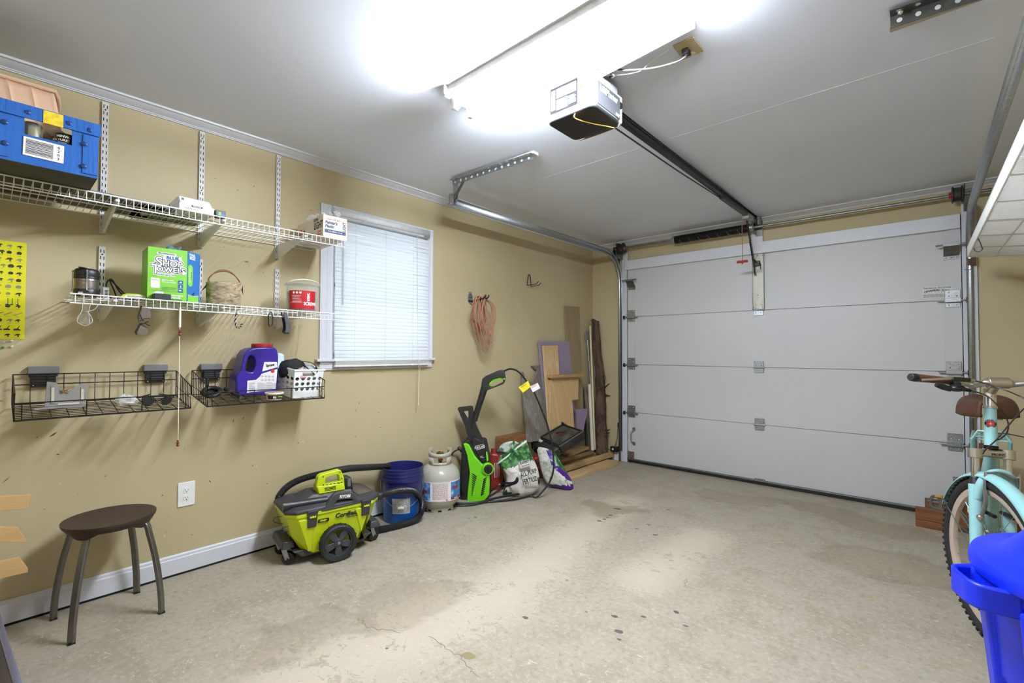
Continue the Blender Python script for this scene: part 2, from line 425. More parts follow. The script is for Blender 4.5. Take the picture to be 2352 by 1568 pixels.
def paint_material(name, base, alt, rough=.6):
    s = NT(name); o = s.n('ShaderNodeTexNoise'); o.inputs['Scale'].default_value = 1.3; o.inputs['Detail'].default_value = 1
    s.l(s.map(), o.inputs['Vector']); s.l(s.mix(s.rng(o.outputs['Fac'], .35, .65), base, alt), s.b.inputs['Base Color'])
    s.b.inputs['Roughness'].default_value = rough; s.b.inputs['Specular IOR Level'].default_value = .3
    return s.m

M_floor = floor_material()
M_wall = paint_material('tan wall paint', 'C1B490', 'BCAE89')
M_ceil = paint_material('grey white ceiling paint', 'E0E4EC', 'DCE0E8')
M_trim = mat('white trim paint', 'D4D6DC', .45, var=.02)
M_dwhite = mat('white door skin', 'C8C8C8', .5, var=.012, scale=3)
M_galv = mat('galvanized steel', 'A9ADB0', .38, 1., var=.12, scale=60)
M_galvd = mat('dull galvanized steel', '8E8F8C', .42, 1., var=.15, scale=25)
M_zinc = mat('zinc plate', 'A5A297', .5, .85, var=.1, scale=12, stretch=(1, 1, .2))
M_black = mat('black plastic', '1B1B1C', .45)
M_bmetal = mat('black metal', '161616', .4, var=.1)
M_dark = mat('dark slot', '101010', .8)
M_wwire = mat('white vinyl wire', 'E9E8E4', .4, var=.02)
M_white = mat('white plastic', 'ECECEA', .4, var=.02)
M_paper = mat('white paper label', 'E6E4E0', .7, var=.03)
M_ink = mat('black ink', '161616', .7)
M_screw = mat('bright screw', 'D8D8D6', .25, 1.)
M_red = mat('red plastic', 'A3201B', .4)

# ---------------------------------------------------------------- room shell
floor_mesh()
b = MB().box((-.1, Y0-.1, H), (XR+.1, D+.1, H+.1)); b.box((.9, 2.629, H-.0006), (3.2, 2.633, H+.01)); b.box((1.2, 1.39, H-.001), (1.205, 1.40, H+.01))
struct('ceiling', b, M_ceil, origin=(0, 0, 0), smooth=False)
WY0, WY1, WZ0, WZ1 = 1.515, 2.300, 1.125, 2.085        # window opening
b = MB()
for a, c in (((-.12, Y0, -.12), (0, WY0, H)), ((-.12, WY1, -.12), (0, D, H)), ((-.12, WY0, -.12), (0, WY1, WZ0)), ((-.12, WY0, WZ1), (0, WY1, H))): b.box(a, c)
R_ = random.Random(5)
def mark(mb, M, w, h, a):      # a thin scuff or nick on painted wall
    q = [(-w, 0, 0), (0, -h, 0), (w, h*.3, 0), (w*.2, h, 0)]; mb.add(q, [(0, 1, 2, 3)], M @ RZ(a))
for k in range(95):
    px, py = R_.choice([(R_.uniform(20, 720), R_.uniform(960, 1250)), (R_.uniform(740, 1200), R_.uniform(860, 1040)), (R_.uniform(1000, 1340), R_.uniform(600, 980)), (R_.uniform(480, 720), R_.uniform(330, 640))])
    p = onx(.0006, px, py)
    if not .05 < p.z < 2.35: continue
    sz = R_.choice([.0012, .0018, .0025]); b.mslot(R_.choice([1, 1, 2])); mark(b, frame(p, (0, 1, 0), (0, 0, 1)), sz*R_.uniform(1, 4), sz, R_.uniform(0, 3))
for px, py, w_, h_, a in ((566, 601, .016, .003, -.15), (122, 998, .018, .004, .6), (14, 1102, .02, .0016, .8), (482, 1105, .012, .0025, -1.), (536, 966, .012, .003, 1.2), (600, 1290, .004, .004, 0), (355, 1289, .009, .006, 0)):
    p = onx(.0006, px, py)
    if p.z > 0: b.mslot(1); mark(b, frame(p, (0, 1, 0), (0, 0, 1)), w_, h_, a)
b.mslot(0)
struct('wall_left', b, [M_wall, mat('wall nick', '4A3E28', .8), mat('pale scuff', 'DDD2B4', .8)], origin=(0, 0, 0), smooth=False)
DX0, DX1, DZ1 = .40, 3.235, 2.19
b = MB()
for a, c in (((-.12, D, -.12), (DX0, D+.12, H)), ((DX1, D, -.12), (XR+.12, D+.12, H)), ((DX0, D, DZ1), (DX1, D+.12, H))): b.box(a, c)
struct('wall_back', b, M_wall, origin=(0, 0, 0), smooth=False)
struct('wall_right', MB().box((XR, Y0, -.12), (XR+.12, D, H)), M_wall, origin=(0, 0, 0), smooth=False)
struct('wall_front', MB().box((-.12, Y0-.12, -.12), (XR+.12, Y0, H)), M_wall, origin=(0, 0, 0), smooth=False)
# crown moulding: stepped cove profile (out from wall, down from ceiling)
CR = [(0, 0), (.073, 0), (.071, -.009), (.058, -.0095), (.05, -.0145), (.03, -.024), (.017, -.0285), (.017, -.032), (.011, -.034), (.011, -.0385), (0, -.0385)]
def crown(name, p, q, out):
    p, q, out = Vector(p), Vector(q), Vector(out); n = len(CR); vs = []
    for e in (p, q): vs += [e+out*a+Vector((0, 0, c)) for a, c in CR]
    b = MB().add(vs, [(i, (i+1) % n, n+(i+1) % n, n+i) for i in range(n)]+[tuple(range(n)), tuple(reversed(range(n, 2*n)))])
    struct(name, b, M_trim, fix=True, ang=20)
crown('trim_1', (0, Y0, H), (0, D, H), (1, 0, 0)); crown('trim_2', (0, D, H), (XR, D, H), (0, -1, 0)); crown('trim_3', (XR, Y0, H), (XR, D, H), (-1, 0, 0))
# baseboard with a bevelled cap, and the dark gap under it
BB = [(0, .012), (.0135, .012), (.0135, .088), (.010, .092), (.009, .104), (.005, .110), (0, .110)]
n = len(BB); vs = []
for y in (Y0, 2.02): vs += [Vector((a, y, c)) for a, c in BB]
b = MB().add(vs, [(i, (i+1) % n, n+(i+1) % n, n+i) for i in range(n)]+[tuple(range(n)), tuple(reversed(range(n, 2*n)))])
b.mslot(1).box((0, Y0, 0), (.010, 2.02, .012))
struct('baseboard_left', b, [M_trim, M_dark], fix=True, ang=20)

# ---------------------------------------------------------------- window with casing, stool, apron
b = MB(); CY0, CY1, CZ1 = 1.430, 2.362, 2.165
CW = .082
def casing_prof(w):  # moulded board: (across, out)
    return [(0, 0), (0, .018), (w*.18, .018), (w*.24, .013), (w*.55, .013), (w*.62, .016), (w*.86, .016), (w*.93, .010), (w, .010), (w, 0)]
def moulding(b, p, q, across, w):
    p, q, ac = Vector(p), Vector(q), Vector(across); pr = casing_prof(w); n = len(pr); vs = []
    for e in (p, q): vs += [e+ac*a+Vector((o, 0, 0)) for a, o in pr]
    b.add(vs, [(i, (i+1) % n, n+(i+1) % n, n+i) for i in range(n)]+[tuple(range(n)), tuple(reversed(range(n, 2*n)))])
moulding(b, (0, CY0, 1.135), (0, CY0, CZ1), (0, 1, 0), CW); moulding(b, (0, CY1, 1.135), (0, CY1, CZ1), (0, -1, 0), CW*.78)
moulding(b, (0, CY0+CW, CZ1), (0, CY1-CW*.78, CZ1), (0, 0, -1), CW)
# jamb liner
for a, c in (((-.12, WY0-.003, WZ0), (.008, WY0+.016, WZ1)), ((-.12, WY1-.016, WZ0), (.008, WY1+.003, WZ1)), ((-.12, WY0, WZ1-.016), (.008, WY1, WZ1+.003)), ((-.12, WY0, WZ0-.003), (.004, WY1, WZ0+.014))): b.box(a, c)
win = struct('window_1', b, M_trim, fix=True, ang=20)
MB().box((0, 1.404, 1.117), (.042, 2.374, 1.135)).build('sill', M_trim, win, bev=.003)
b = MB().box((0, 1.432, 1.060), (.016, 2.358, 1.117)); b.box((0, 1.432, 1.070), (.020, 2.358, 1.076)); b.box((0, 1.432, 1.100), (.022, 2.358, 1.117)); b.build('apron', M_trim, win, bev=.002)
b = MB()
for z in (1.139, 1.62, 2.03): b.box((-.085, WY0+.016, z), (-.055, WY1-.016, z+.04))
for y in (WY0+.016, WY1-.056): b.box((-.085, y, 1.139), (-.055, y+.04, 2.07))
b.build('sash', M_trim, win, bev=.003)
MB().box((-.072, WY0+.05, 1.17), (-.068, WY1-.05, 2.035)).build('pane', clear('window glass', 'F4FAF8', .03, .02), win, smooth=False)

# ---------------------------------------------------------------- camera, view
cd = bpy.data.cameras.new('camera'); co = bpy.data.objects.new('camera', cd); COL.objects.link(co); sc.camera = co
cd.sensor_width = 36; cd.lens = FPX/2352*36; cd.clip_start = .05
cm_ = Matrix((R3, U3, -F2)).transposed().to_4x4(); cm_.translation = CAM; co.matrix_world = cm_
sc.view_settings.view_transform = 'Standard'; sc.view_settings.look = 'None'; sc.view_settings.exposure = 0.14; sc.view_settings.gamma = 1.0
try: sc.view_settings.use_curve_mapping = False
except Exception: pass
# daylight outside the window
w = bpy.data.worlds.new('daylight'); sc.world = w; w.use_nodes = True; nt = w.node_tree
sky = nt.nodes.new('ShaderNodeTexSky'); sky.sky_type = 'NISHITA'; sky.sun_elevation = rad(48); sky.sun_rotation = rad(120); sky.sun_disc = False
nt.links.new(sky.outputs[0], nt.nodes['Background'].inputs['Color']); nt.nodes['Background'].inputs['Strength'].default_value = .55
# ---------------------------------------------------------------- fluorescent strip fixtures
M_tube = mat('lit fluorescent tube', 'E9F2FF', .5, var=0, emit=1.0)
M_tube.node_tree.nodes['Principled BSDF'].inputs['Emission Strength'].default_value = 420.0
def strip_light(x0, x1, y, label, group=None):
    L = thing('fluorescent_light', label, 'ceiling light', (x0, y, H-.06), group=group)
    b = MB().box((x0+.008, y-.085, H-.026), (x1-.008, y+.085, H))                       # channel
    b.build('channel', M_white, L)
    for x in (x0, x1-.012):
        b = MB().prism([(-.105, 0), (.105, 0), (.105, -.040), (.096, -.052), (-.096, -.052), (-.105, -.040)], 0, .012, Matrix(((0, 0, 1, x), (1, 0, 0, y), (0, 1, 0, H), (0, 0, 0, 1))))
        b.build('end_plate', M_white, L, bev=.002)
    for s_ in (-1, 1):
        for x in (x0+.012, x1-.034):
            MB().box((x, y+s_*.05-.014, H-.106), (x+.022, y+s_*.05+.014, H-.026)).build('lamp_holder', M_white, L, bev=.003)
        MB().cyl((x0+.034, y+s_*.05, H-.088), (x1-.034, y+s_*.05, H-.038), .0128, n=14).build('tube', M_tube, L)
    return L
strip_light(1.295, 2.515, 1.497, 'white two-tube fluorescent strip light glowing on the ceiling beside the door opener')

# unseen uplight added behind the camera to brighten the ceiling and fill shade
S2 = thing('added_fill_light', 'added unseen fill light, white trough with upward tubes on chains behind the camera', 'added fill light', (2.9, -1.0, 2.1))
sx0, sx1, sy_, sz_ = 2.25, 3.47, -1.0, 2.08
b = MB().box((sx0, sy_-.15, sz_-.05), (sx1, sy_+.15, sz_-.045))
for s_ in (-1, 1): b.box((sx0, sy_+s_*.15-.003, sz_-.05), (sx1, sy_+s_*.15+.003, sz_+.06))
b.build('reflector_tray', M_white, S2)  # tray added below the tubes keeps their direct light off the left wall
M_up = M_tube.copy(); M_up.name = 'added fill tube'; M_up.node_tree.nodes['Principled BSDF'].inputs['Emission Strength'].default_value = 60.0
for s_ in (-1, 1):
    MB().cyl((sx0+.03, sy_+s_*.06, sz_), (sx1-.03, sy_+s_*.06, sz_), .0128, n=14).build('tube', M_up, S2)
    for x in (sx0, sx1-.03): MB().box((x, sy_+s_*.06-.014, sz_-.045), (x+.03, sy_+s_*.06+.014, sz_+.016)).build('lamp_holder', M_white, S2)
    for x in (sx0+.15, sx1-.15): MB().tube([(x, sy_+s_*.15, sz_+.05), (x, sy_+s_*.15, H)], .003, n=6).build('chain', M_galv, S2)
sc.cycles.max_bounces = 7; sc.cycles.diffuse_bounces = 5; sc.cycles.glossy_bounces = 3; sc.cycles.transmission_bounces = 4; sc.cycles.transparent_max_bounces = 12
sc.cycles.use_adaptive_sampling = True; sc.cycles.adaptive_threshold = .03; sc.cycles.adaptive_min_samples = 16
sc.cycles.caustics_reflective = False; sc.cycles.caustics_refractive = False

sc.cycles.use_light_tree = False
bg = nt.nodes['Background']; nt.links.remove(bg.inputs['Color'].links[0]); bg.inputs['Color'].default_value = (.78, .88, 1., 1.); bg.inputs['Strength'].default_value = 1.35; nt.nodes.remove(sky)
w.cycles.sampling_method = 'NONE'
sl = bpy.data.lights.new('sun', 'SUN'); so = bpy.data.objects.new('sun', sl); COL.objects.link(so); sl.energy = .9; sl.angle = rad(3); so.rotation_euler = Euler((0, rad(-52), rad(12)), 'XYZ'); so.location = (-3, 2, 4)
# ---------------------------------------------------------------- sectional garage door
ZS = [-.042, .510, 1.046, 1.584, 2.125]
door = bpy.data.objects.new('door_1', None); COL.objects.link(door); door.location = (1.83, D, ZS[0]); WM['door_1'] = T(1.83, D, ZS[0]); door['kind'] = 'structure'
door['label'] = 'white four-section overhead garage door, closed'; door['category'] = 'garage door'
PX0, PX1 = .462, 3.188
for i in range(4):
    z0, z1 = ZS[i]+(.034 if i == 0 else .0015), ZS[i+1]-.0015
    b = MB().box((PX0, D+.004, z0), (PX1, D+.045, z1))
    for x0, x1 in ((PX0, PX0+.088), (PX1-.098, PX1)): b.box((x0, D+.0005, z0+.002), (x1, D+.006, z1-.002))
    if i: b.box((PX0+.002, D+.022, z0-.012), (PX1-.002, D+.038, z0+.01))  # hidden tongue added behind the joint to keep daylight from leaking in
    b.build('section', M_dwhite, door, bev=.0015, seg=1)
b = MB().box((PX0, D-.002, ZS[0]+.014), (PX1, D+.045, ZS[0]+.036)); b.cyl((PX0, D-.006, ZS[0]+.028), (PX1, D-.006, ZS[0]+.028), .009, n=10)
b.build('bottom_retainer', mat('weathered aluminium', '6F6D66', .5, .8, var=.15, scale=8), door)
b = MB().box((PX0, D+.002, ZS[0]-.012), (PX1, D+.04, ZS[0]+.016)); b.build('bottom_seal', mat('black rubber', '17171A', .7), door, bev=.006)
def plate_holes(b, cx, cz, y, w, h, pts, r=.006):
    b.box((cx-w/2, y, cz-h/2), (cx+w/2, y+.003, cz+h/2))
    for dx, dz in pts: b.sphere((cx+dx, y-.001, cz+dz), r, 8, 5, sc_=(1, .6, 1))
SC4 = [(-.022, .02), (.022, .02), (-.022, -.02), (.022, -.02)]
XM = 1.8115
for z in ZS[1:4]:
    b = MB(); b.box((XM-.042, D-.006, z+.002), (XM+.042, D-.002, z+.058)); b.box((XM-.04, D-.006, z-.05), (XM+.04, D-.002, z-.004)); b.cyl((XM-.05, D-.010, z), (XM+.05, D-.010, z), .008, n=10)
    b.mslot(1)
    for dx in (-.022, .022):
        for dz in (.018, .042, -.024): b.sphere((XM+dx, D-.007, z+dz), .006, 8, 5, sc_=(1, .5, 1))
    b.build('hinge', [M_galv, M_screw], door, bev=.0015, seg=1)
for xs, s_ in ((PX0, -1), (PX1, 1)):
    for z in ZS[1:4]:
        cx = xs-s_*.05
        b = MB(); b.box((cx-.042, D-.007, z+.012), (cx+.042, D-.002, z+.075)); b.box((cx-.04, D-.007, z-.055), (cx+.04, D-.002, z-.02))
        b.box((cx-.045, D-.035, z-.018), (cx+.045, D-.004, z+.014)); b.cyl((cx-s_*.085, D-.028, z-.006), (xs+s_*.03, D-.028, z-.006), .0065, n=10)
        b.mslot(1)
        for dx in (-.022, .022):
            for dz in (.03, .058, -.038): b.sphere((cx+dx, D-.008, z+dz), .006, 8, 5, sc_=(1, .5, 1))
        h = b.build('roller_hinge', [M_galv, M_screw], door, bev=.0015, seg=1)
        MB().cyl((xs+s_*.022, D-.028, z-.006), (xs+s_*.036, D-.028, z-.006), .021, n=16).build('roller', M_bmetal, h)
    # top fixture, folded bracket with its own roller
    cx = xs-s_*.055; z = 1.985
    b = MB(); b.hexa([(cx-.042, D-.075, z), (cx+.042, D-.075, z), (cx+.042, D-.07, z+.004), (cx-.042, D-.07, z+.004)], [(cx-.042, D-.006, z-.07), (cx+.042, D-.006, z-.07), (cx+.042, D-.002, z-.066), (cx-.042, D-.002, z-.066)])
    b.box((cx-.042, D-.006, z-.095), (cx+.042, D-.002, z-.062)); b.box((cx-.045, D-.082, z-.004), (cx+.045, D-.062, z+.014)); b.cyl((cx-s_*.085, D-.072, z+.006), (xs+s_*.035, D-.072, z+.006), .0065, n=10)
    b.mslot(1)
    for dx in (-.028, 0, .028): b.sphere((cx+dx, D-.007, z-.08), .006, 8, 5, sc_=(1, .5, 1))
    b.build('top_bracket', [M_galvd, M_screw], door, fix=True)
    b = MB(); b.box((xs-s_*.075, D-.006, ZS[0]+.03), (xs-s_*.004, D-.001, ZS[0]+.115)); b.mslot(1); b.sphere((xs-s_*.04, D-.007, ZS[0]+.1), .009, 8, 5); b.sphere((xs-s_*.045, D-.007, ZS[0]+.045), .007, 8, 5)
    b.build('bottom_bracket', [M_galv, M_red], door)
# lift handle at the left foot, pull plate in the middle
b = MB(); hx = PX0+.055
b.tube([(hx+.02, D-.003, .328), (hx+.02, D-.01, .31), (hx, D-.04, .295), (hx, D-.04, .195), (hx+.02, D-.01, .18), (hx+.02, D-.003, .16)], .006, n=8)
for z in (.325, .165): b.box((hx+.004, D-.005, z-.018), (hx+.036, D, z+.018))
b.build('lift_handle', M_galv, door, bev=.001)
b = MB().box((XM-.045, D-.008, ZS[0]+.02), (XM+.045, D-.003, ZS[0]+.05)); b.mslot(1); b.sphere((XM-.028, D-.009, ZS[0]+.035), .006, 8, 5); b.sphere((XM+.028, D-.009, ZS[0]+.035), .006, 8, 5)
b.build('foot_plate', [M_galvd, M_screw], door, bev=.002)
# steel strut plate under the operator arm
b = MB().box((XM-.05, D-.008, 1.592), (XM+.052, D-.001, 2.118))
for x in (XM-.05, XM+.045): b.box((x, D-.02, 1.592), (x+.007, D-.001, 2.118))
st = b.build('operator_plate', M_zinc, door, bev=.0015, seg=1)
b = MB(); b.tube([(XM-.032, D-.01, 1.61), (XM-.028, D-.011, 1.65), (XM-.015, D-.011, 1.69), (XM, D-.011, 1.705), (XM+.015, D-.011, 1.69), (XM+.028, D-.011, 1.65), (XM+.032, D-.01, 1.61)], .0016, n=6, sub=4)
for dx, z in ((-.002, 1.725), (-.002, 1.703), (-.014, 1.635), (.018, 1.635), (-.038, 1.612), (.04, 1.612), (-.002, 2.1), (.04, 2.1), (.022, 2.02)): b.sphere((XM+dx, D-.010, z), .0065, 8, 5, sc_=(1, .5, 1))
b.build('rivets', M_screw, st)
b = MB().box((XM-.018, D-.045, 2.0), (XM+.022, D-.008, 2.045)); b.box((XM-.03, D-.03, 1.965), (XM-.024, D-.008, 2.02)); b.box((XM+.022, D-.03, 1.965), (XM+.028, D-.008, 2.02)); b.build('arm_bracket', M_bmetal, st, bev=.002)
# maker's sticker low on the top section
p = ony(D-.001, 2152, 672); SM = frame((p.x, D+.0002, p.z+.005), (1, 0, 0), (0, 0, 1))
b = MB().cbox((0, 0, 0), (.165, .088, .0008), SM); sl = b.build('sticker', mat('sticker stock', 'D6D6D4', .6, var=.01), door)
b = MB(); put_text(b, 'The Genuine. The Original.', .0145, SM @ T(0, .033, .0008), bold=.0003)
for i, ch in enumerate('OVERHEAD DOOR'):
    u = (i-6)/6; put_text(b, ch, .019, SM @ T(u*.066, .004+.010*(1-u*u), .0008) @ RZ(-u*.3), bold=.0006)
lines(b, SM @ T(0, 0, .0006), -.078, -.016, .156, .026, 4, 5); b.build('lettering', M_ink, sl, smooth=False)
# ---------------------------------------------------------------- door casing boards, some with unseen boards added behind to stop light leaks
b = MB().box((.443, D-.032, 2.115), (3.186, D, 2.222)); b.box((.4, D+.05, 2.08), (3.26, D+.08, 2.25)); struct('trim_4', b, M_trim, bev=.002)
b = MB().box((.400, D-.018, fz(D)), (.458, D-.001, 2.31)); b.box((.445, D-.034, 2.115), (.478, D-.018, 2.31)); b.box((.38, D+.05, -.1), (.52, D+.08, 2.2)); struct('trim_5', b, M_trim, bev=.002)
b = MB().box((3.192, D-.018, fz(D)), (3.272, D-.001, 2.40)); b.box((3.12, D+.05, -.1), (3.26, D+.08, 2.2)); struct('trim_6', b, M_trim, bev=.002)
b = MB().box((XM-.047, D-.03, 2.222), (XM+.047, D-.001, 2.40)); struct('trim_7', b, M_trim, bev=.002)
# ---------------------------------------------------------------- tracks
def channel_sweep(b, path, sides, r=.028, t=.0022):
    """C-shaped roller track: swept profile; sides = unit vector pointing to the open side"""
    prof = [(-.010, -r), (.014, -r), (.022, -r*.55), (.022, r*.55), (.014, r), (-.010, r)]
    P = [Vector(p) for p in path]; n = len(P); m = len(prof); vs = []; fs = []
    for i, p in enumerate(P):
        d = (P[min(i+1, n-1)]-P[max(i-1, 0)]).normalized(); o = -Vector(sides); u = d.cross(o).normalized()
        for a, c in prof: vs.append(p+o*a+u*c)
    for i in range(n-1):
        for k in range(m-1): fs.append((i*m+k, i*m+k+1, (i+1)*m+k+1, (i+1)*m+k))
    b.add(vs, fs)
def track(x, s_, yend, ztop, label, slope=0.):
    L = thing('garage_door_track', label, 'door track', (x, D-.03, fz(D)), group='door tracks')
    yv = D-.03; R_ = .33
    path = [(x, yv, fz(D)+.01), (x, yv, ztop-R_)]
    for k in range(1, 13):
        a = PI/2*k/12; path.append((x, yv-R_*(1-math.cos(a)), ztop-R_+R_*math.sin(a)))
    path.append((x, yend, ztop-slope)); b = MB(); channel_sweep(b, path, (-s_, 0, 0))
    b.build('rail', M_galv, L, thick=.0022, ang=50)
    wx = x+s_*.018
    for z in (.3, .95, 1.5, 1.9): MB().box((wx, yv-.02, z), (wx+s_*.004, D-.001, z+.07)).build('wall_bracket', M_galvd, L)
    # flag plate with the shaft bearing
    b = MB(); b.add([(wx, D-.02, ztop-R_-.02), (wx, D-.02, ztop+.10), (wx, D-.17, ztop+.075), (wx, D-.19, ztop-.03), (wx, D-.07, ztop-R_+.10)], [(0, 1, 2, 3, 4)])
    b.build('flag_bracket', M_galvd, L, thick=.003, smooth=False)
    return L
ZT = 2.30
TL = track(.392, -1, 2.225, 2.290, 'grey steel roller track curving up from the left door edge along the tan wall', slope=-.0)
TR = track(3.222, 1, 1.75, 2.19, 'grey steel roller track rising beside the bicycle and running overhead')
# ---------------------------------------------------------------- torsion shaft
zs = 2.345; ysh = D-.12
S = thing('torsion_spring_shaft', 'steel torsion shaft with a black wound spring above the garage door', 'garage door spring', (1.8, ysh, zs))
MB().cyl((.36, ysh, zs+.004), (3.345, ysh, zs-.004), .0125, n=14).build('shaft', M_galvd, S)
b = MB(); n = 62; x0, x1 = 1.065, 1.775
b.cyl((x0, ysh, zs), (x1, ysh, zs), .034, n=20)
for i in range(n):
    x = x0+(x1-x0)*(i+.5)/n; b.torus((0, 0, 0), .034, .0062, 20, 6, T(x, ysh, zs) @ RY(PI/2))
b.mslot(1)
for k in range(7):
    x = x0+.06+k*.092
    for j in range(5):
        a = rad(-155+j*24); b.sphere((x+.006*j, ysh+.0405*math.cos(a), zs+.0405*math.sin(a)), .0026, 6, 4)
b.build('spring', [mat('oiled spring steel', '1A1918', .45, .3), M_paper], S)
for x in (x0-.012, x1+.01):
    b = MB(); b.cyl((x-.016, ysh, zs), (x+.016, ysh, zs), .036, n=18); b.cyl((x-.022, ysh, zs), (x+.022, ysh, zs), .024, n=14)
    for k in range(4):
        a = k*PI/2+.4; b.cyl((x, ysh, zs), (x, ysh+.045*math.cos(a), zs+.045*math.sin(a)), .007, n=8)
    b.build('spring_cone', M_galv, S)
b = MB().box((x1+.03, ysh-.03, zs-.06), (x1+.036, D-.03, zs+.05)); b.box((x1+.026, D-.036, zs-.07), (x1+.085, D-.03, zs+.075)); b.build('centre_bracket', M_galvd, S, bev=.002)
for x, s_ in ((.452, -1), (3.168, 1)):
    pr = [(.013, -.03), (.052, -.03), (.060, -.028), (.060, -.022), (.050, -.018), (.048, .018), (.062, .024), (.062, .03), (.013, .03)]
    b = MB().lathe(pr, 28, T(x, ysh, zs) @ RY(PI/2*s_)); b.build('cable_drum', mat('cast drum', '4A4744', .5, .7, var=.15), S)
    MB().cyl((x-s_*.045, ysh, zs), (x-s_*.03, ysh, zs), .022, n=10).build('collar', M_red if s_ > 0 else M_galv, S)
    b = MB().box((x+s_*.036, ysh-.06, zs-.11), (x+s_*.040, D-.02, zs+.06)); b.build('end_bearing_plate', M_galvd, S, bev=.002)
b = MB().sphere((.470, ysh-.05, zs-.03), .013, 10, 6); b.build('red_mark', M_red, S)
# ---------------------------------------------------------------- perforated angle hangers
def angle_iron(b, p, q, w=.032, hole=.055, down=True, side=(0, -1, 0)):
    """perforated steel angle: a flange on the ceiling and a flange hanging down"""
    p, q = Vector(p), Vector(q); L = (q-p).length; d = (q-p).normalized(); s_ = Vector(side)
    b.mslot(0); b.add([p, q, q+s_*w, p+s_*w, p-Vector((0, 0, .003)), q-Vector((0, 0, .003)), q+s_*w-Vector((0, 0, .003)), p+s_*w-Vector((0, 0, .003))], [(0,1,2,3),(7,6,5,4),(0,4,5,1),(1,5,6,2),(2,6,7,3),(3,7,4,0)])
    b.add([p, q, q-Vector((0, 0, w)), p-Vector((0, 0, w)), p+s_*.003, q+s_*.003, q+s_*.003-Vector((0, 0, w)), p+s_*.003-Vector((0, 0, w))], [(0,1,2,3),(7,6,5,4),(0,4,5,1),(1,5,6,2),(2,6,7,3),(3,7,4,0)])
    b.mslot(1); n = int(L/hole)
    for i in range(n):
        c = p+d*(i+.5)*hole
        b.lathe([(.0001, 0), (.0085, 0), (.0085, .0008), (.0001, .0008)], 10, frame(c+s_*.0032-Vector((0, 0, w*.55)), -d.cross(Vector((0,0,1))).cross(Vector((0,0,1))), (0, 0, 1)) if False else frame(c+s_*.0034-Vector((0, 0, w*.55)), d if d.cross(Vector((0, 0, 1))).dot(s_) > 0 else -d, (0, 0, 1)))
        b.lathe([(.0001, 0), (.0075, 0), (.0075, .0008), (.0001, .0008)], 10, T(*(c+s_*w*.6-Vector((0, 0, .0042)))))
    b.mslot(0)
M_hole = mat('punched hole', 'B9B7B0', .7, var=.02)
M_holed = mat('dark punched hole', '54534E', .7, var=.02)
A = thing('ceiling_angle_bracket', 'galvanized perforated angle on the ceiling holding the end of the left door track', 'bracket', (.46, 2.17, 2.2), group='perforated angle hangers')
b = MB(); angle_iron(b, (.44, 2.20, H-.018), (1.165, 2.235, H-.018)); b.build('angle', [M_galv, M_hole], A)
b = MB().box((.46, 2.225, H-.018), (1.17, 2.275, H)); b.build('wood_batten', mat('cream painted batten', 'C9C4B6', .6), A)
b = MB()
for x in (.452, .478): b.bar((x, 2.205, H-.03), (x-.01, 2.212, 2.262), .026, .003, up=(0, 1, 0))
b.build('strap', M_galv, A)
MB().bar((.56, 2.195, H-.05), (.45, 2.205, 2.29), .026, .003, up=(0, 1, 0)).build('diagonal_strap', mat('dull strap steel', '77746B', .45, .9), A)
b = MB().box((.405, 2.195, 2.245), (.45, 2.2, 2.33)); b.box((.398, 2.19, 2.255), (.425, 2.24, 2.262)); b.build('track_clip', M_galv, A)
A2 = thing('ceiling_angle_bracket', 'dark perforated angle on the ceiling near the top right, over the right door track', 'bracket', (3.0, 2.2, 2.4), group='perforated angle hangers')
b = MB(); p = Vector((2.895, 2.19, H-.012)); angle_iron(b, p, (3.62, 2.245, H-.012), w=.045, hole=.052); b.build('angle', [mat('dark oiled angle', '6B6D6A', .45, .9, var=.1), M_hole], A2)
b = MB().box((2.89, 2.262, H-.012), (3.6, 2.30, H)); b.build('wood_batten', mat('tan painted batten', 'A99F88', .6), A2)
b = MB(); b.sphere((2.925, 2.172, H-.018), .010, 8, 5); b.build('screw', M_screw, A2)
# ---------------------------------------------------------------- slotted standards and brackets
M_std = mat('white slotted steel', 'D9D7D3', .4, var=.03)
STY = (.350, .755, 1.160)
def standard(y, z0, z1, label):
    b = MB(); w = .0125
    b.box((0.0005, y-w, z0), (.012, y-w+.0025, z1)); b.box((0.0005, y+w-.0025, z0), (.012, y+w, z1)); b.box((.0105, y-w, z0), (.0125, y+w, z1))
    b.mslot(1); z = z1-.022; k = 0
    while z > z0+.02:
        for s_, dz in ((-1, 0), (1, -.002)): b.box((.0123, y+s_*.0062-.0016, z-.008+dz), (.0129, y+s_*.0062+.0016, z+.008+dz))
        if k % 9 == 0: b.lathe([(.0001, 0), (.0035, 0), (.0035, .0006), (.0001, .0006)], 10, frame((.0124, y, z-.016), (0, 1, 0), (0, 0, 1)))
        z -= .032; k += 1
    o = b.build('shelf_standard', [M_std, M_dark]); return tag(o, label, 'shelf standard', 'slotted shelf standards')
UPZ, LOZ = 1.842, 1.412
for y, w_ in zip(STY, ('beside the blue crate', 'behind the long white box', 'nearest the window')):
    standard(y, 1.752, 2.394, 'white slotted metal standard rising over the upper wire shelf '+w_)
for y, w_ in zip(STY, ('behind the lantern', 'behind the green towel box', 'behind the clear bucket')):
    standard(y, 1.337, 1.688, 'short white slotted metal standard at the lower wire shelf '+w_)
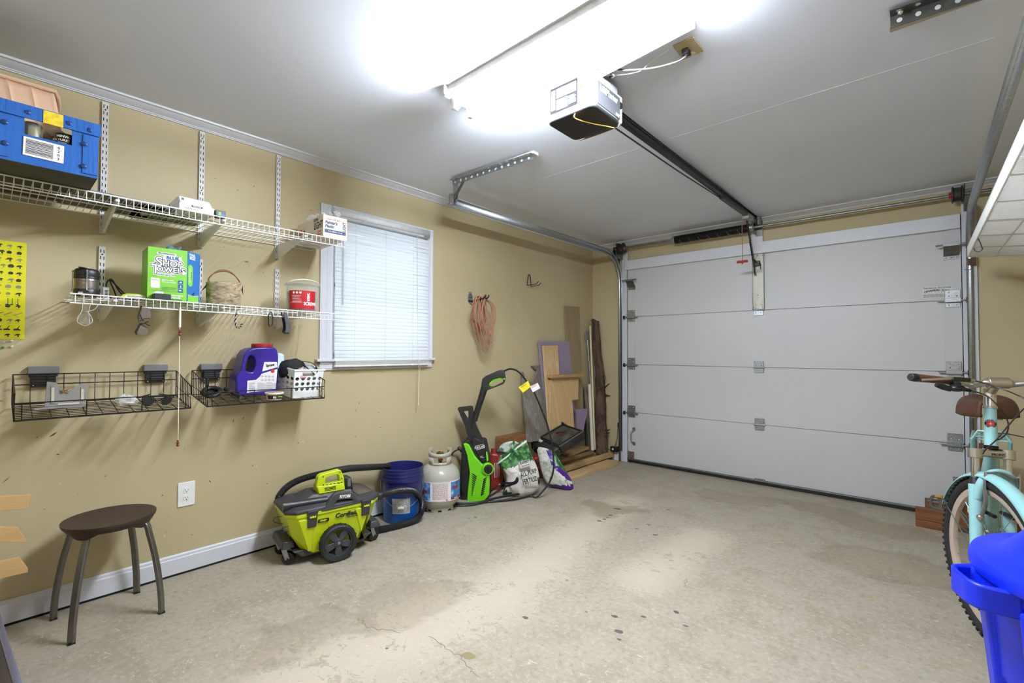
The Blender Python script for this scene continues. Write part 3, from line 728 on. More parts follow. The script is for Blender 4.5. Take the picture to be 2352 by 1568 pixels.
def bracket(y, zt, label, L=.385):
    o = thing('shelf_bracket', label, 'shelf bracket', (.013, y, zt-.09), group='shelf brackets')
    pl = [(.0135, zt-.004), (L, zt-.004), (L, zt-.012), (L-.03, zt-.020), (.030, zt-.088), (.0135, zt-.088)]
    M = Matrix(((1, 0, 0, 0), (0, 0, 1, y), (0, 1, 0, 0), (0, 0, 0, 1)))
    b = MB().prism(pl, -.0022, .0022, M)
    b.bar((.03, y, zt-.087), (L-.02, y, zt-.017), .010, .002, up=(0, 0, 1)); b.box((.0132, y-.006, zt-.088), (.022, y+.006, zt-.004))
    b.build('arm', M_std, o)
    b = MB()
    for k in range(3): b.cyl((.1+.012*k, y+.0022, zt-.03), (.1+.012*k, y+.0027, zt-.03), .0022, n=8)
    b.build('stamp_mark', M_dark, o)
    b = MB().box((L-.02, y-.008, zt-.014), (L+.012, y+.008, zt-.002)); b.build('lip_clip', M_std, o, bev=.002)
for y, w_ in zip(STY, ('under the blue crate end', 'under the long white box', 'under the plastic sheeting box')): bracket(y, UPZ-.004, 'white tapered bracket holding the upper wire shelf, '+w_)
for y, w_ in zip(STY, ('below the lantern', 'below the green towel box', 'below the clear bucket')): bracket(y, LOZ-.004, 'white tapered bracket holding the lower wire shelf, '+w_)
# ---------------------------------------------------------------- wire shelves
def wire_shelf(y0, y1, z, label, depth=.406, lip=.038, slope=0., pitch=.0254):
    o = thing('wire_shelf', label, 'shelf', (.2, (y0+y1)/2, z), group='wire shelves on the left wall')
    def Z(y): return z-slope*(y-y0)
    b = MB(); n = int((y1-y0-.02)/pitch)
    for i in range(n+1):
        y = y0+.01+i*pitch
        b.tube([(.008, y, Z(y)), (depth-.002, y, Z(y)), (depth+.002, y, Z(y)-.004), (depth+.002, y, Z(y)-lip)], .0016, n=5)
    b.build('cross_wires', M_wwire, o)
    b = MB()
    for x in (.010, .11, .21, .31): b.tube([(x, y0, Z(y0)-.004), (x, y1, Z(y1)-.004)], .0026, n=6)
    b.build('long_rods', M_wwire, o)
    b = MB()
    for x, dz in ((depth, 0), (depth, -lip)): b.tube([(x, y0-.006, Z(y0)+dz), (x, y1+.006, Z(y1)+dz)], .003, n=8)
    b.build('front_lip', M_wwire, o)
    return o
wire_shelf(-.42, 1.388, UPZ, 'long white wire shelf on the tan wall carrying the blue crate')
wire_shelf(.214, 1.338, LOZ+.004, 'white wire shelf on the tan wall carrying lantern, towel box and bark basket', slope=.010)
US, LS = UPZ+.002, LOZ+.0035
# ---------------------------------------------------------------- blue corrugated crate with cans
M_blue = mat('blue corrugated plastic', '245CA6', .32, var=.12, scale=12, stretch=(1, 1, .15), bump=.15, bscale=90)
cy1 = .262; ct = thing('storage_crate', 'worn blue corrugated plastic crate with barcode label on the upper shelf', 'crate', (.36, .0, US+.002))
CH = .205; z0 = US+.004; ytw = .02
def crx(y): return .598+.02*(y-.25)       # front face line
b = MB()
M_cf = Matrix(((0, 0, 1, 0), (1, 0, 0, 0), (0, 1, 0, 0), (0, 0, 0, 1)))     # local x=y world, y=z world, z=x world
y0c = -.36
for (a, c, d, e) in ((y0c, cy1, z0, z0+.105), (y0c, .065, z0+.105, z0+.165), (.188, cy1, z0+.105, z0+.165), (y0c, cy1+.004, z0+.165, z0+CH)): b.box((.592, a, d), (.598, c, e))
b.box((.10, cy1-.006, z0), (.592, cy1, z0+CH)); b.box((.10, y0c, z0), (.106, cy1, z0+CH)); b.box((.10, y0c, z0), (.592, y0c+.006, z0+CH))
b.mslot(1).box((.104, y0c+.004, z0-.001), (.597, cy1-.001, z0+.004))
b.mslot(0)
for a, c in ((.218, cy1), (y0c, .028)): b.box((.598, a, z0+.01), (.602, c, z0+.158))
b.box((.598, y0c, z0+.162), (.604, cy1+.006, z0+CH+.004))
for y in [y0c+.02*k for k in range(int((cy1-y0c)/.02))]: b.box((.604, y, z0+.168), (.6046, y+.009, z0+CH))
cb = b.build('body', [M_blue, mat('dark grey underside', '37352F', .7, var=.3, scale=14)], ct, bev=.0015, seg=1)  # underside is a mottled dark grey, unlike the blue walls
rv = mat('dark blue rivet', '17437F', .35)
for (y, z) in ((.072, z0+.183), (.178, z0+.183), (.236, z0+.178), (.205+.018, z0+.12), (.222, z0+.035), (.018, z0+.128), (.02, z0+.055)):
    b = MB().lathe([(.0001, .0035), (.004, .0035), (.0085, .0015), (.0095, 0)], 14, frame((.6035, y, z), (0, 1, 0), (0, 0, 1)))
    for k in range(4): b.box((-.008, -.0007, .003), (.008, .0007, .0042), frame((.6035, y, z), (0, 1, 0), (0, 0, 1)) @ RZ(k*PI/4+.2))
    b.build('rivet', rv, cb)
b = MB().box((.6045, .111, z0+.160), (.6056, .163, z0+CH+.001)); b.build('tape', mat('cracked yellow tape', 'D8B818', .6, var=.25, scale=60), ct)
LM = frame((.6005, .115, z0+.062), (0, 1, 0), (0, 0, 1)) @ RZ(-.02)
b = MB().cbox((0, 0, 0), (.104, .066, .001), LM); lb = b.build('barcode_label', M_paper, ct)
b = MB(); R_ = random.Random(3); yy = -.026
while yy < .026:
    h = R_.choice([.0012, .0018, .0026]); b.box((-.046, yy, .0005), (.024, yy+h, .0009), LM); yy += h+R_.choice([.0013, .002])
for i, ch in enumerate('0203'): put_text(b, ch, .0125, LM @ T(.038, .020-.0135*i, .0006), bold=.0003)
b.build('print', M_ink, lb, smooth=False)
# cans seen through the hand hole
can = thing('wood_finish_can', 'black printed can of wood finish inside the blue crate, seen through its hand hole', 'can', (.55, .176, z0+.005))
b = MB().lathe([(.0001, 0), (.034, 0), (.035, .003), (.035, .135), (.033, .14), (.033, .143), (.0001, .143)], 24, T(.552, .176, z0+.005)); cbod = b.build('body', mat('black can label', '17181A', .3), can)
b = MB(); CM = frame((.5873, .172, z0+.128), (0, 1, 0), (0, 0, 1)); put_text(b, 'MINWAX', .0125, CM @ T(0, .006, .0003), bend=.035, bold=.0003); put_text(b, 'POLYURETHANE', .0115, CM @ T(0, -.008, .0003), bend=.035, bold=.0002); lines(b, CM @ T(0, 0, .0004), -.02, -.017, .04, .006, 2, 4)
b.build('lettering', mat('cream lettering', 'D9D2C0', .5), cbod, smooth=False)
o = MB().lathe([(.0001, 0), (.029, 0), (.029, .15), (.027, .155), (.0001, .155)], 20, T(.555, .085, z0+.005)).build('paint_can', mat('shiny tin', 'C9C2A8', .25, .9)); tag(o, 'shiny bare tin can inside the blue crate, left of the black can', 'can')
# ---------------------------------------------------------------- tan plastic bin tipped behind the crate
TBp = thing('plastic_bin', 'peach tan ribbed plastic bin tipped over behind the blue crate', 'bin', (.3, -.05, z0+.18))
M_tan = mat('peach plastic', 'D9B496', .4, var=.03)
A_ = onx(.42, 128, 216); C_ = onx(.40, 134, 268); zt = A_.z
def tanpt(u, v):     # ribbed side wall, u along the wall, v from rim down
    y = A_.y-.008+.05*v*.6-u*.55; rib = .004 if (u*9) % 1 < .12 else 0
    return Vector((.43+.05*v+rib*1., y, zt+.002-(zt-1.985)*v))
b = MB(); b.grid(tanpt, 72, 6)
def tanend(u, v): return Vector((.43+.05*v-.30*u, A_.y-.008+.03*v+.02*math.sin(u*2.5), zt+.002-(zt-1.985)*v-.0))
b.grid(lambda u, v: tanend(1-u, v), 10, 6)
b.build('side_wall', M_tan, TBp, thick=.003)
P_ = [tanpt(u/12, 0)+Vector((.006, .004, 0)) for u in range(13)][::-1]+[tanend(u/6, 0)+Vector((.0, .008, 0)) for u in range(1, 7)]
MB().tube(P_, .008, n=8).build('rim', M_tan, TBp)
b = MB().sphere((.478, A_.y+.002, 2.02), .03, 16, 10, sc_=(.35, .9, .75)); b.build('corner_dimple', mat('pale peach plastic', 'E3C6AE', .35), TBp)
# white round lid edge showing over the crate's rim
o = MB().lathe([(.0001, .004), (.04, .004), (.042, 0), (.042, -.01), (.0001, -.01)], 24, T(.52, .205, z0+CH+.006) @ RX(-.12)).build('jar_lid', M_white); tag(o, 'white round lid just showing over the crate rim at its right end', 'lid')
# ---------------------------------------------------------------- flat things on the upper shelf
M_slate = ramp_mat('grey stone tile', [(.3, '57544E'), (.6, '6B6862'), (.75, '4C4A45')], rough=.5, scale=9)
for (x0, y0, x1, y1, a, zz, lab) in ((.06, .20, .37, .52, .10, .012, 'dark grey floor tile lying flat on the upper wire shelf beside the crate'), (.05, .43, .34, .70, -.08, .010, 'grey floor tile with a paper sticker underneath, lying on the upper shelf left of the white box')):
    cx, cy = (x0+x1)/2, (y0+y1)/2; M = T(cx, cy, US+.002) @ RZ(a)
    o = MB(M).box((x0-cx, y0-cy, 0), (x1-cx, y1-cy, zz)).build('floor_tile', M_slate, bev=.001); tag(o, lab, 'tile', 'tiles on the upper shelf')
    if 'sticker' in lab:
        b = MB(M).box((-.06, -.10, -.0012), (.10, .11, -.0002)); s_ = b.build('paper_sticker', mat('grey printed paper', '9C9992', .7), o)
        b = MB(); lines(b, M @ T(0, 0, -.0016), -.05, .09, .14, .17, 12, 8); b.build('print', M_ink, s_, smooth=False)
# long white box (foil / film) with a glossy upper flap
FB = thing('wrap_box', 'long white cardboard wrap box lying on the upper wire shelf', 'box', (.34, .64, US))
M_wbox = mat('white glossy card', 'E8E9EE', .18, var=.02, coat=.6)
FM = T(.36, .645, US+.001) @ RZ(.05)
b = MB(FM).box((-.20, -.074, 0), (.022, .070, .036)); b.build('carton', M_wbox, FB, bev=.002)
b = MB(FM); b.hexa([(-.2, -.072, .036), (.021, -.072, .036), (.021, .066, .036), (-.2, .066, .036)], [(-.2, -.070, .058), (-.012, -.070, .075), (-.012, .062, .075), (-.2, .062, .058)]); b.build('lid_flap', M_wbox, FB, bev=.006, seg=3)
FF = FM @ frame((.0225, 0, .018), (0, 1, 0), (0, 0, 1)); b = MB().cbox((-.002, .010, 0), (.046, .009, .0006), FF); kb = b.build('brand_block', mat('brown print', '43302E', .6), FB)
b = MB(); put_text(b, 'KIRKLAND', .0072, FF @ T(-.002, .010, .0004), bold=.0002); b.build('brand_lettering', M_paper, kb, smooth=False)
b = MB(); put_text(b, 'Food Prep Gloves Cut Pro Boxes', .0078, FF @ T(0, -.004, .0002), bold=.0001); b.box((-.07, .026, .012), (-.06, .036, .0125), FF); b.build('lettering', mat('grey print', '54565C', .6), FB, smooth=False)
EP = thing('ear_plug_pack', 'small black packet with a bright picture at the right end of the long white box', 'packet', (.37, .735, US))
b = MB().box((.345, .722, US+.001), (.388, .764, US+.034)); b.build('packet', M_black, EP, bev=.001)
b = MB().box((.3881, .732, US+.008), (.3886, .744, US+.026)); b.mslot(1).box((.3881, .745, US+.006), (.3886, .758, US+.018)); b.build('picture', [mat('green print', '6FB03A', .5), mat('blue print', '3B6FB5', .5)], EP)
# painter's plastic carton hanging over the shelf end
PP = thing('plastic_sheeting_box', "tan and white carton of painter's plastic sheeting on the upper shelf end", 'box', (.28, 1.29, US))
M_card = mat('pale card', 'E4DACB', .55, var=.03)
PM = T(.405, 1.255, US+.001) @ RZ(-.03)       # front-left corner of the printed end
b = MB(PM).box((-.36, -.0, 0), (0, .145, .128)); pc = b.build('carton', M_card, PP, bev=.0012)
E_ = PM @ frame((.0006, .0725, .064), (0, 1, 0), (0, 0, 1))
M_navy = mat('navy print', '27365F', .5); M_rprint = mat('red print', 'C0473F', .5)
b = MB(); b.cbox((.0, -.028, 0), (.128, .020, .0004), E_); put_text(b, "Painter's", .0235, E_ @ T(-.062, .022, 0), bold=.0009, align='LEFT', shear=.25, sx=.9); put_text(b, 'Plastic', .0235, E_ @ T(-.062, .000, 0), bold=.0009, align='LEFT', shear=.25, sx=.9)
put_text(b, 'LIGHT', .025, E_ @ T(.055, .012, 0) @ RZ(PI/2), bold=.0006, sx=.8)
b.build('navy_lettering', M_navy, pc, smooth=False)
b = MB(); put_text(b, 'Covers 3,600 sq. ft.', .0118, E_ @ T(-.01, .043, 0), bold=.0002, sx=.9); b.build('red_lettering', M_rprint, pc, smooth=False)
b = MB(); put_text(b, '9 ft x 400 ft x .31 mil', .0115, E_ @ T(0, -.028, .0004), bold=.0002, sx=.85); lines(b, E_ @ T(0, 0, .0002), -.06, -.043, .12, .012, 2, 3); b.build('small_lettering', M_paper, pc, smooth=False)
S_ = PM @ frame((-.18, -.0006, .064), (1, 0, 0), (0, 0, 1))
b = MB(); put_text(b, 'LIGHT', .058, S_ @ T(.118, .010, 0), bold=.0012, sx=.72); put_text(b, 'EXTRA', .024, S_ @ T(.085, .046, 0), bold=.0005, sx=.8); put_text(b, "er's", .036, S_ @ T(-.09, .004, 0), bold=.0012, sx=.8, shear=.2); lines(b, S_, -.06, -.02, .11, .018, 3, 6)
b.build('side_lettering', M_ink, pc, smooth=False)
b = MB(); put_text(b, 'Covers', .020, S_ @ T(.13, -.026, 0), bold=.0002, sx=.8); put_text(b, '3,600 sq. ft.', .018, S_ @ T(.13, -.044, 0), bold=.0002, sx=.75); b.cbox((-.145, -.01, 0), (.06, .075, .0003), S_); b.build('side_red_lettering', mat('orange red print', 'C4593F', .5), pc, smooth=False)
b = MB(); R_ = random.Random(4)
for k in range(26):
    c = Vector((.36+R_.uniform(-.14, .03), 1.30+R_.uniform(-.05, .08), US+.128+R_.uniform(.0, .03))); d = Vector((R_.uniform(-1, 1), R_.uniform(-1, 1), R_.uniform(-.2, .8))).normalized()*.03; e = d.orthogonal().normalized()*R_.uniform(.008, .02)
    b.add([c-d, c+e, c+d, c-e*.4+Vector((0, 0, .012))], [(0, 1, 2, 3)])
o = b.build('crumpled_plastic', clear('crumpled film', 'F0F0F0', .35, .1), smooth=False); tag(o, 'crumpled clear plastic sheet bunched on top of the sheeting carton', 'plastic sheet')
# ---------------------------------------------------------------- lower shelf
# lantern
LT = thing('camping_lantern', 'black and bronze collapsible camping lantern at the left end of the lower shelf', 'lantern', (.30, .268, LS))
lx, ly = .30, .268; A = T(lx, ly, LS+.001)
MB().lathe([(.0001, 0), (.041, 0), (.043, .004), (.042, .026), (.040, .030)], 32, A).build('base', M_black, LT)
lb = MB().lathe([(.0412, .029), (.0415, .031), (.0415, .039), (.0405, .040), (.0405, .063), (.0415, .064), (.0415, .072), (.040, .074)], 32, A).build('barrel', mat('bronze barrel', '8A8078', .3, .85, var=.06), LT)
b = MB(); LMx = A @ frame((.0413*math.cos(-.2), .0413*math.sin(-.2), .052), (math.sin(.2), math.cos(.2), 0), (0, 0, 1))
b.prism([(-.012, -.003), (-.004, .004), (.0, .002), (.004, .0005), (.012, -.003), (.003, -.0015), (-.004, .0012)], 0, .0005, LMx); b.build('emblem', mat('pale emblem', 'B8B2AA', .4), lb)
MB().lathe([(.040, .073), (.0425, .075), (.0425, .083), (.0415, .084), (.0425, .086), (.0425, .093), (.0415, .094), (.042, .104), (.038, .113), (.034, .116), (.0001, .115)], 32, A).build('cap', M_black, LT)
for a in (-1.9, -.1, 1.7):
    dx, dy = math.cos(a), math.sin(a); tx, ty = -dy*.010, dx*.010
    b = MB().tube([A @ Vector((dx*.046+tx*0, dy*.046+ty*0, .104)), A @ Vector((dx*.0465, dy*.0465, .06)), A @ Vector((dx*.0465, dy*.0465, .024)), A @ Vector((dx*.046+tx, dy*.046+ty, .019))], .0016, n=6)
    b.sphere(A @ Vector((dx*.045, dy*.045, .105)), .0045, 8, 6); b.build('wire_handle', M_galv, LT)
b = MB().tube([A @ Vector((-.034, 0, .112)), A @ Vector((-.03, -.01, .121)), A @ Vector((.0, -.026, .123)), A @ Vector((.03, -.01, .117)), A @ Vector((.036, .01, .110))], .0022, n=6, sub=5); b.build('hanging_loop', M_bmetal, LT)
MB().box((-.0075, -.001, 0), (.0075, .001, .009), A @ T(.043*math.cos(-.55), .043*math.sin(-.55), .006) @ RZ(-.55+PI/2)).build('switch', mat('cream switch', 'C9C3B4', .5), LT)
# cable with its tag
CB = thing('charging_cable', 'loop of black cable with a white tag standing behind the lantern on the lower shelf', 'cable', (.16, .37, LS))
b = MB(); K = [(.14, .435, LS+.004), (.13, .40, LS+.05), (.12, .372, LS+.105), (.13, .352, LS+.075), (.15, .364, LS+.02), (.18, .38, LS+.004), (.22, .43, LS+.004), (.25, .40, LS+.004)]
b.tube(K, .003, n=7, sub=6); b.tube([(.16, .39, LS+.004), (.14, .38, LS+.05), (.125, .366, LS+.10), (.14, .40, LS+.06), (.16, .435, LS+.01)], .003, n=7, sub=6); b.build('cord', M_black, CB)
b = MB().box((.155, .338, LS), (.160, .360, LS+.062)); tg = b.build('tag', M_paper, CB, bev=.002)
b = MB()
for k in range(5): b.box((.1601, .344, LS+.020+.006*k), (.1605, .354, LS+.0235+.006*k))
b.build('print', M_ink, tg, smooth=False)
b = MB().tube([(.25, .40, LS+.004), (.3, .44, LS+.004), (.3, .50, LS+.006), (.24, .53, LS+.004), (.2, .47, LS+.004), (.26, .43, LS+.006), (.34, .47, LS+.004), (.33, .53, LS+.003)], .003, n=7, sub=6); b.build('coil', M_black, CB)
# yellow-green sander pad pack
YT = thing('tape_measure', 'flat lime green and black tool lying between the cable and the towel box', 'tool', (.30, .44, LS))
b = MB().prism([(-.055, 0), (-.05, .014), (-.03, .021), (.01, .021), (.045, .013), (.055, .004), (.055, 0)], -.02, .02, T(.29, .435, LS+.006) @ Matrix(((0, 0, 1, 0), (1, 0, 0, 0), (0, 1, 0, 0), (0, 0, 0, 1)))); b.build('shell', mat('lime green plastic', 'B5C61A', .4), YT, bev=.004)
b = MB().prism([(-.042, .003), (-.038, .012), (.01, .016), (.038, .010), (.048, .003)], 0, .0008, T(.3104, .435, LS+.006) @ Matrix(((0, 0, 1, 0), (1, 0, 0, 0), (0, 1, 0, 0), (0, 0, 0, 1)))); lb2 = b.build('label', M_paper, YT)
b = MB(); lines(b, frame((.3114, .437, LS+.014), (0, 1, 0), (0, 0, 1)), -.035, .003, .07, .010, 4, 2); b.build('print', M_ink, lb2, smooth=False)
o = MB().box((.315, .485, LS+.001), (.385, .548, LS+.030)).build('small_black_box', M_black, bev=.003); tag(o, 'small plain black box in front of the green towel box', 'box')
# shop towel box
BT = thing('shop_towel_box', 'green and blue carton of blue shop towels on the lower shelf', 'box', (.25, .56, LS))
BM = T(.335, .468, LS+.001) @ RZ(-.05); BH, BWy, BD = .246, .150, .17
M_grn = mat('lime carton', '7CC43A', .45, var=.03); M_bl = mat('blue carton', '2E6DAE', .45, var=.06, scale=50)
a_e = rad(62)   # the blue end face turns away from the wall line
ex, ey = BM @ Vector((0, BWy, 0)), None
V3 = [Vector((0, 0)), Vector((0, BWy)), Vector((-.055, BWy+.062)), Vector((-.17, BWy+.05)), Vector((-.17, 0))]
b = MB(BM).prism([(v.x, v.y) for v in V3], 0, BH); tb = b.build('carton', M_grn, BT, bev=.001)
e0, e1 = V3[1], V3[2]; dv = (e1-e0).normalized(); EL = (e1-e0).length
EM = BM @ frame((e0.x+dv.y*.0006*1, e0.y-dv.x*.0006, BH/2), (dv.x, dv.y, 0), (0, 0, 1)); EM = EM @ T(EL/2, 0, .0004)
b = MB().cbox((0, 0, 0), (EL-.0005, BH-.001, .0008), EM); be = b.build('end_panel', M_bl, tb)
b = MB(); b.prism(rrect(.030, .105, .0149, 6, -.022, .008), .0005, .0009, EM); b.prism([(-.034, -.118), (.0, -.123), (.03, -.112), (.03, -.085), (.0, -.092), (-.034, -.086)], .0005, .0009, EM); b.build('green_print', M_grn, be, smooth=False)
b = MB(); put_text(b, 'TOOL', .016, EM @ T(-.012, .108, .0006), bold=.0008, sx=.9); put_text(b, 'BOX', .019, EM @ T(-.010, .093, .0006), bold=.001, sx=.9); put_text(b, 'Easy to Carry Handle', .0105, EM @ T(-.026, .008, .001) @ RZ(PI/2), bold=.0003, sx=.75)
b.tube([EM @ Vector(p) for p in ((-.035, -.084, .0008), (0, -.09, .0008), (.031, -.083, .0008), (.031, -.112, .0008), (0, -.124, .0008), (-.035, -.119, .0008))], .0012, n=5, closed=True); b.build('white_print', M_paper, be, smooth=False)
b = MB(); put_text(b, 'for all shop types', .008, EM @ T(-.017, .008, .001) @ RZ(PI/2), bold=.0002, sx=.7); b.prism([(-.012, -.083), (0, -.086), (.008, -.066), (.004, -.078)], .0008, .0012, EM); b.build('dark_print', M_navy, be, smooth=False)
G_ = BM @ frame((.0008, BWy/2, BH/2), (0, 1, 0), (0, 0, 1))
M_lgo = mat('navy outline print', '232733', .5)
def outlined(text, size, M, grow, fill, sx=1., shear=0., layers=None):
    for bb, (extra, z_) in zip(layers, ((grow*2.1, 0), (grow, .0003), (0, .0006))): put_text(bb, text, size, M @ T(0, 0, z_), bold=extra+.0008, sx=sx, shear=shear)
Lw, Ld, Lf = MB(), MB(), MB()
outlined('S', .062, G_ @ T(-.034, .056, 0), .0026, 0, 1., layers=(Lw, Ld, Lf)); outlined('HOP', .036, G_ @ T(.018, .052, 0), .0026, 0, 1.05, layers=(Lw, Ld, Lf))
outlined('T', .062, G_ @ T(-.046, .020, 0), .0026, 0, .9, layers=(Lw, Ld, Lf)); outlined('OWELS', .034, G_ @ T(.012, .023, 0), .0026, 0, .98, layers=(Lw, Ld, Lf))
for t_, y_ in (('PROFESSIONAL', .097), ('WORKS LIKE CLOTH', -.002)): Lw.prism(rrect(.075 if y_ > 0 else .07, .012, .005, 3, -.005, y_), 0, .0003, G_); put_text(Ld, t_, .0085 if y_ > 0 else .0066, G_ @ T(-.005, y_, .0004), bold=.0003, sx=1.1)
Lb = MB(); put_text(Lb, 'BLUE', .0195, G_ @ T(.018, .079, .0006), bold=.001, sx=1.1); Lw.prism(rrect(.07, .022, .004, 3, .018, .079), 0, .0004, G_)
Lw.prism(rrect(.034, .046, .004, 3, -.046, -.042), 0, .0003, G_)
put_text(Lw, 'Ideal For Auto,', .0085, G_ @ T(-.022, -.025, 0), bold=.0003, align='LEFT', sx=.9); put_text(Lw, 'Shop And Home!', .0085, G_ @ T(-.022, -.034, 0), bold=.0003, align='LEFT', sx=.9)
put_text(Lw, 'High Performance', .0118, G_ @ T(.022, -.094, 0), bold=.0004, sx=.9); put_text(Lw, '& Eco-Friendly', .0118, G_ @ T(.02, -.105, 0), bold=.0004, sx=.9)
Lw.prism([(-.052, -.088), (-.04, -.080), (-.014, -.080), (-.014, -.108), (-.03, -.118), (-.052, -.118)], 0, .0003, G_)
put_text(Lb, '50', .017, G_ @ T(-.031, -.098, .0005), bold=.0009)
for k in range(3): Lb.prism(rrect(.020, .0165, .002, 3, .050, -.030-.019*k), 0, .0005, G_)
for k, pts in enumerate((((-.006, -.004), (.0, .004), (.006, -.003)), ((-.002, -.006), (0, .006), (.003, -.005)), ((-.007, -.003), (-.003, .003), (.006, -.004)))):
    Lf.prism([(x+.05, y-.03-.019*k) for x, y in pts], .0006, .001, G_)
lines(Ld, G_ @ T(0, 0, .0002), -.022, -.058, .055, .018, 5, 9, .35); lines(Ld, G_ @ T(0, 0, .0004), -.06, -.026, .028, .006, 2, 4, .5); put_text(Ld, 'Alto rendimiento y respetuoso', .0068, G_ @ T(.022, -.1135, 0), bold=.0002, sx=.85)
Ld.box((-.062, -.0775, 0), (.062, -.0768, .0003), G_)
for bb, nm, m_ in ((Lw, 'white_lettering', M_paper), (Ld, 'dark_lettering', M_lgo), (Lf, 'logo_lettering', M_white), (Lb, 'blue_lettering', mat('blue print two', '1E56A0', .5))): bb.build(nm, m_, tb, smooth=False)
o = MB(BM).grid(lambda u, v: Vector((-.075-.02*math.sin(v*2)+.006*math.sin(u*7), .078+.055*u+.012*v+.005*math.sin(v*6), BH-.004+.032*v+.006*math.sin(u*9)*v)), 10, 8).build('paper_towel', mat('blue grey towel', '5F7F97', .85, var=.06), thick=.0015); tag(o, 'blue paper towel pulled up out of the towel box', 'towel')
# bark basket
BB_ = thing('bark_basket', 'birch bark basket with a bent wicker handle on the lower shelf', 'basket', (.24, .81, LS))
M_bark = ramp_mat('birch bark', [(.25, '3C2F22'), (.42, '8E7C62'), (.6, 'B7A483'), (.8, 'C9B998')], rough=.85, scale=22, stretch=(1, 1, 2.2), dist=1.5, bump=.5)
def bk(u, v):
    a = 2*PI*u; r_ = .074+.004*math.sin(3*a)+.003*v; return Vector((.225+r_*.95*math.cos(a), .812+r_*math.sin(a), LS+.001+.126*v+.004*math.sin(2*a+1)*v))
b = MB().grid(bk, 40, 8, wrap=True); b.add([bk(k/40, 0) for k in range(40)], [tuple(range(40))]); b.build('bark_wall', M_bark, BB_, thick=.005)
o_ = MB(); 
for k in range(3): o_.tube([(.225, .738+.004*k, LS+.118), (.22, .742, LS+.145), (.222, .768+.004*k, LS+.176+.004*k), (.225, .812, LS+.19+.003*k), (.228, .852-.003*k, LS+.178+.003*k), (.23, .880, LS+.145), (.228, .889-.004*k, LS+.118)], .0034, n=7, sub=6)
o_.build('handle', wood('wicker', '9A6A38', '6E4420', 'y'), BB_)
b = MB()
for s_, y in ((-1, .733), (1, .893)):
    for k in range(5): b.tube([(.225+.004*k, y, LS+.10+.005*k), (.22-.006*k, y+s_*(.006+.003*k), LS+.094-.004*k)], .0012, n=5)
b.build('binding', mat('dark twine', '3B2D1E', .9), BB_)
# clear bucket of screws
CK = thing('screw_bucket', 'clear plastic tub of screws with a red label on the lower shelf', 'bucket', (.25, 1.19, LS))
kx, ky = .235, 1.215; A = T(kx, ky, LS+.001); M_clr = clear('clear tub', 'F2F4F4', .10, .06)
MB().lathe([(.0001, .001), (.078, .001), (.080, .004), (.088, .145), (.0875, .15), (.095, .152), (.095, .160), (.089, .164), (.0001, .163)], 36, A).build('tub', M_clr, CK)
b = MB(); R_ = random.Random(9)
def heap(u, v): a = 2*PI*u; r_ = .074*v; return Vector((r_*math.cos(a), r_*math.sin(a), .112+.012*(1-v)+.004*math.sin(7*a)*v))
b.lathe([(.0001, .003), (.075, .003), (.0765, .05), (.080, .114)], 30, A); b.grid(lambda u, v: A @ heap(u, 1-v), 24, 5, wrap=True)
b.build('screw_fill', ramp_mat('massed screws', [(.3, '3A3733'), (.48, '8A857B'), (.6, 'A9A498'), (.7, '4F4B45')], rough=.4, scale=60, stretch=(1, 1, 3), metal=.5, bump=.6), CK, kind='stuff')
def lab(u, v): a = rad(-75+105*u); r_ = .0815+.0065*v*.85; return A @ Vector((r_*math.cos(a), r_*math.sin(a), .012+.105*v))
b = MB().grid(lab, 16, 2); kl = b.build('red_label', mat('red label', 'B51822', .45, var=.03), CK)
def labM(u, v): p = lab(u, v); a = rad(-75+105*u); return frame(p+Vector((math.cos(a), math.sin(a), 0))*.0006, (-math.sin(a), math.cos(a), 0), (0, 0, 1))
b = MB()
for k in range(3): b.lathe([(.0001, 0), (.0066, 0), (.0066, .0004), (.0001, .0004)], 14, labM(.2+.115*k, .88))
for k in range(3): lines(b, labM(.32, .70-.15*k), -.026, .004, .05, .011, 4, 20+k)
b.box((-.036, 0, 0), (.036, .0012, .0004), labM(.32, .34)); put_text(b, 'SCREWS', .026, labM(.80, .28), bold=.001, bend=.085, sx=.8); put_text(b, 'TIMBER', .021, labM(.70, .68) @ RZ(-PI/2), bold=.0005, sx=.8)
b.build('label_print', M_paper, kl, smooth=False)
b = MB().tube([A @ Vector((.02*c, .092*math.cos(t)*1.0, .156+.028*math.sin(t))) for t, c in [(PI*k/14, 1+2.2*math.sin(PI*k/14)) for k in range(15)]], .003, n=7); b.build('bail_handle', mat('clear white plastic', 'E4E6E6', .2), CK)
# ---------------------------------------------------------------- things hung from the lower shelf
lz = LOZ-.036
# clear goggles
GG = thing('safety_glasses', 'clear colourless safety glasses hung from the left end of the lower shelf', 'safety glasses', (.41, .245, 1.30))
M_gg = clear('clear lens plastic', 'F6F4EC', .07, .08); M_gf = clear('clear frame plastic', 'EFE8D8', .35, .15)
gx = .415
def py_(px, py, x=gx): return onx(x, px, py)
b = MB()
for P_ in ([(189, 695), (189, 710), (186, 718), (180, 727), (178, 738), (184, 744), (196, 748), (206, 744), (212, 737), (210, 728), (204, 720), (200, 716)], [(208, 697), (205, 708), (203, 720), (206, 732), (205, 742)], [(225, 697), (222, 705), (214, 712), (204, 714), (197, 716)]): b.tube([py_(*p) for p in P_], .0016, n=6, sub=4)
b.build('frame', M_gf, GG)
b = MB(); q = [py_(*p) for p in ((180, 728), (186, 720), (198, 719), (205, 730), (212, 738), (204, 746), (196, 748), (184, 744))]; b.add(q, [tuple(range(8))]); b.build('lens', M_gg, GG, thick=.0015, smooth=False)
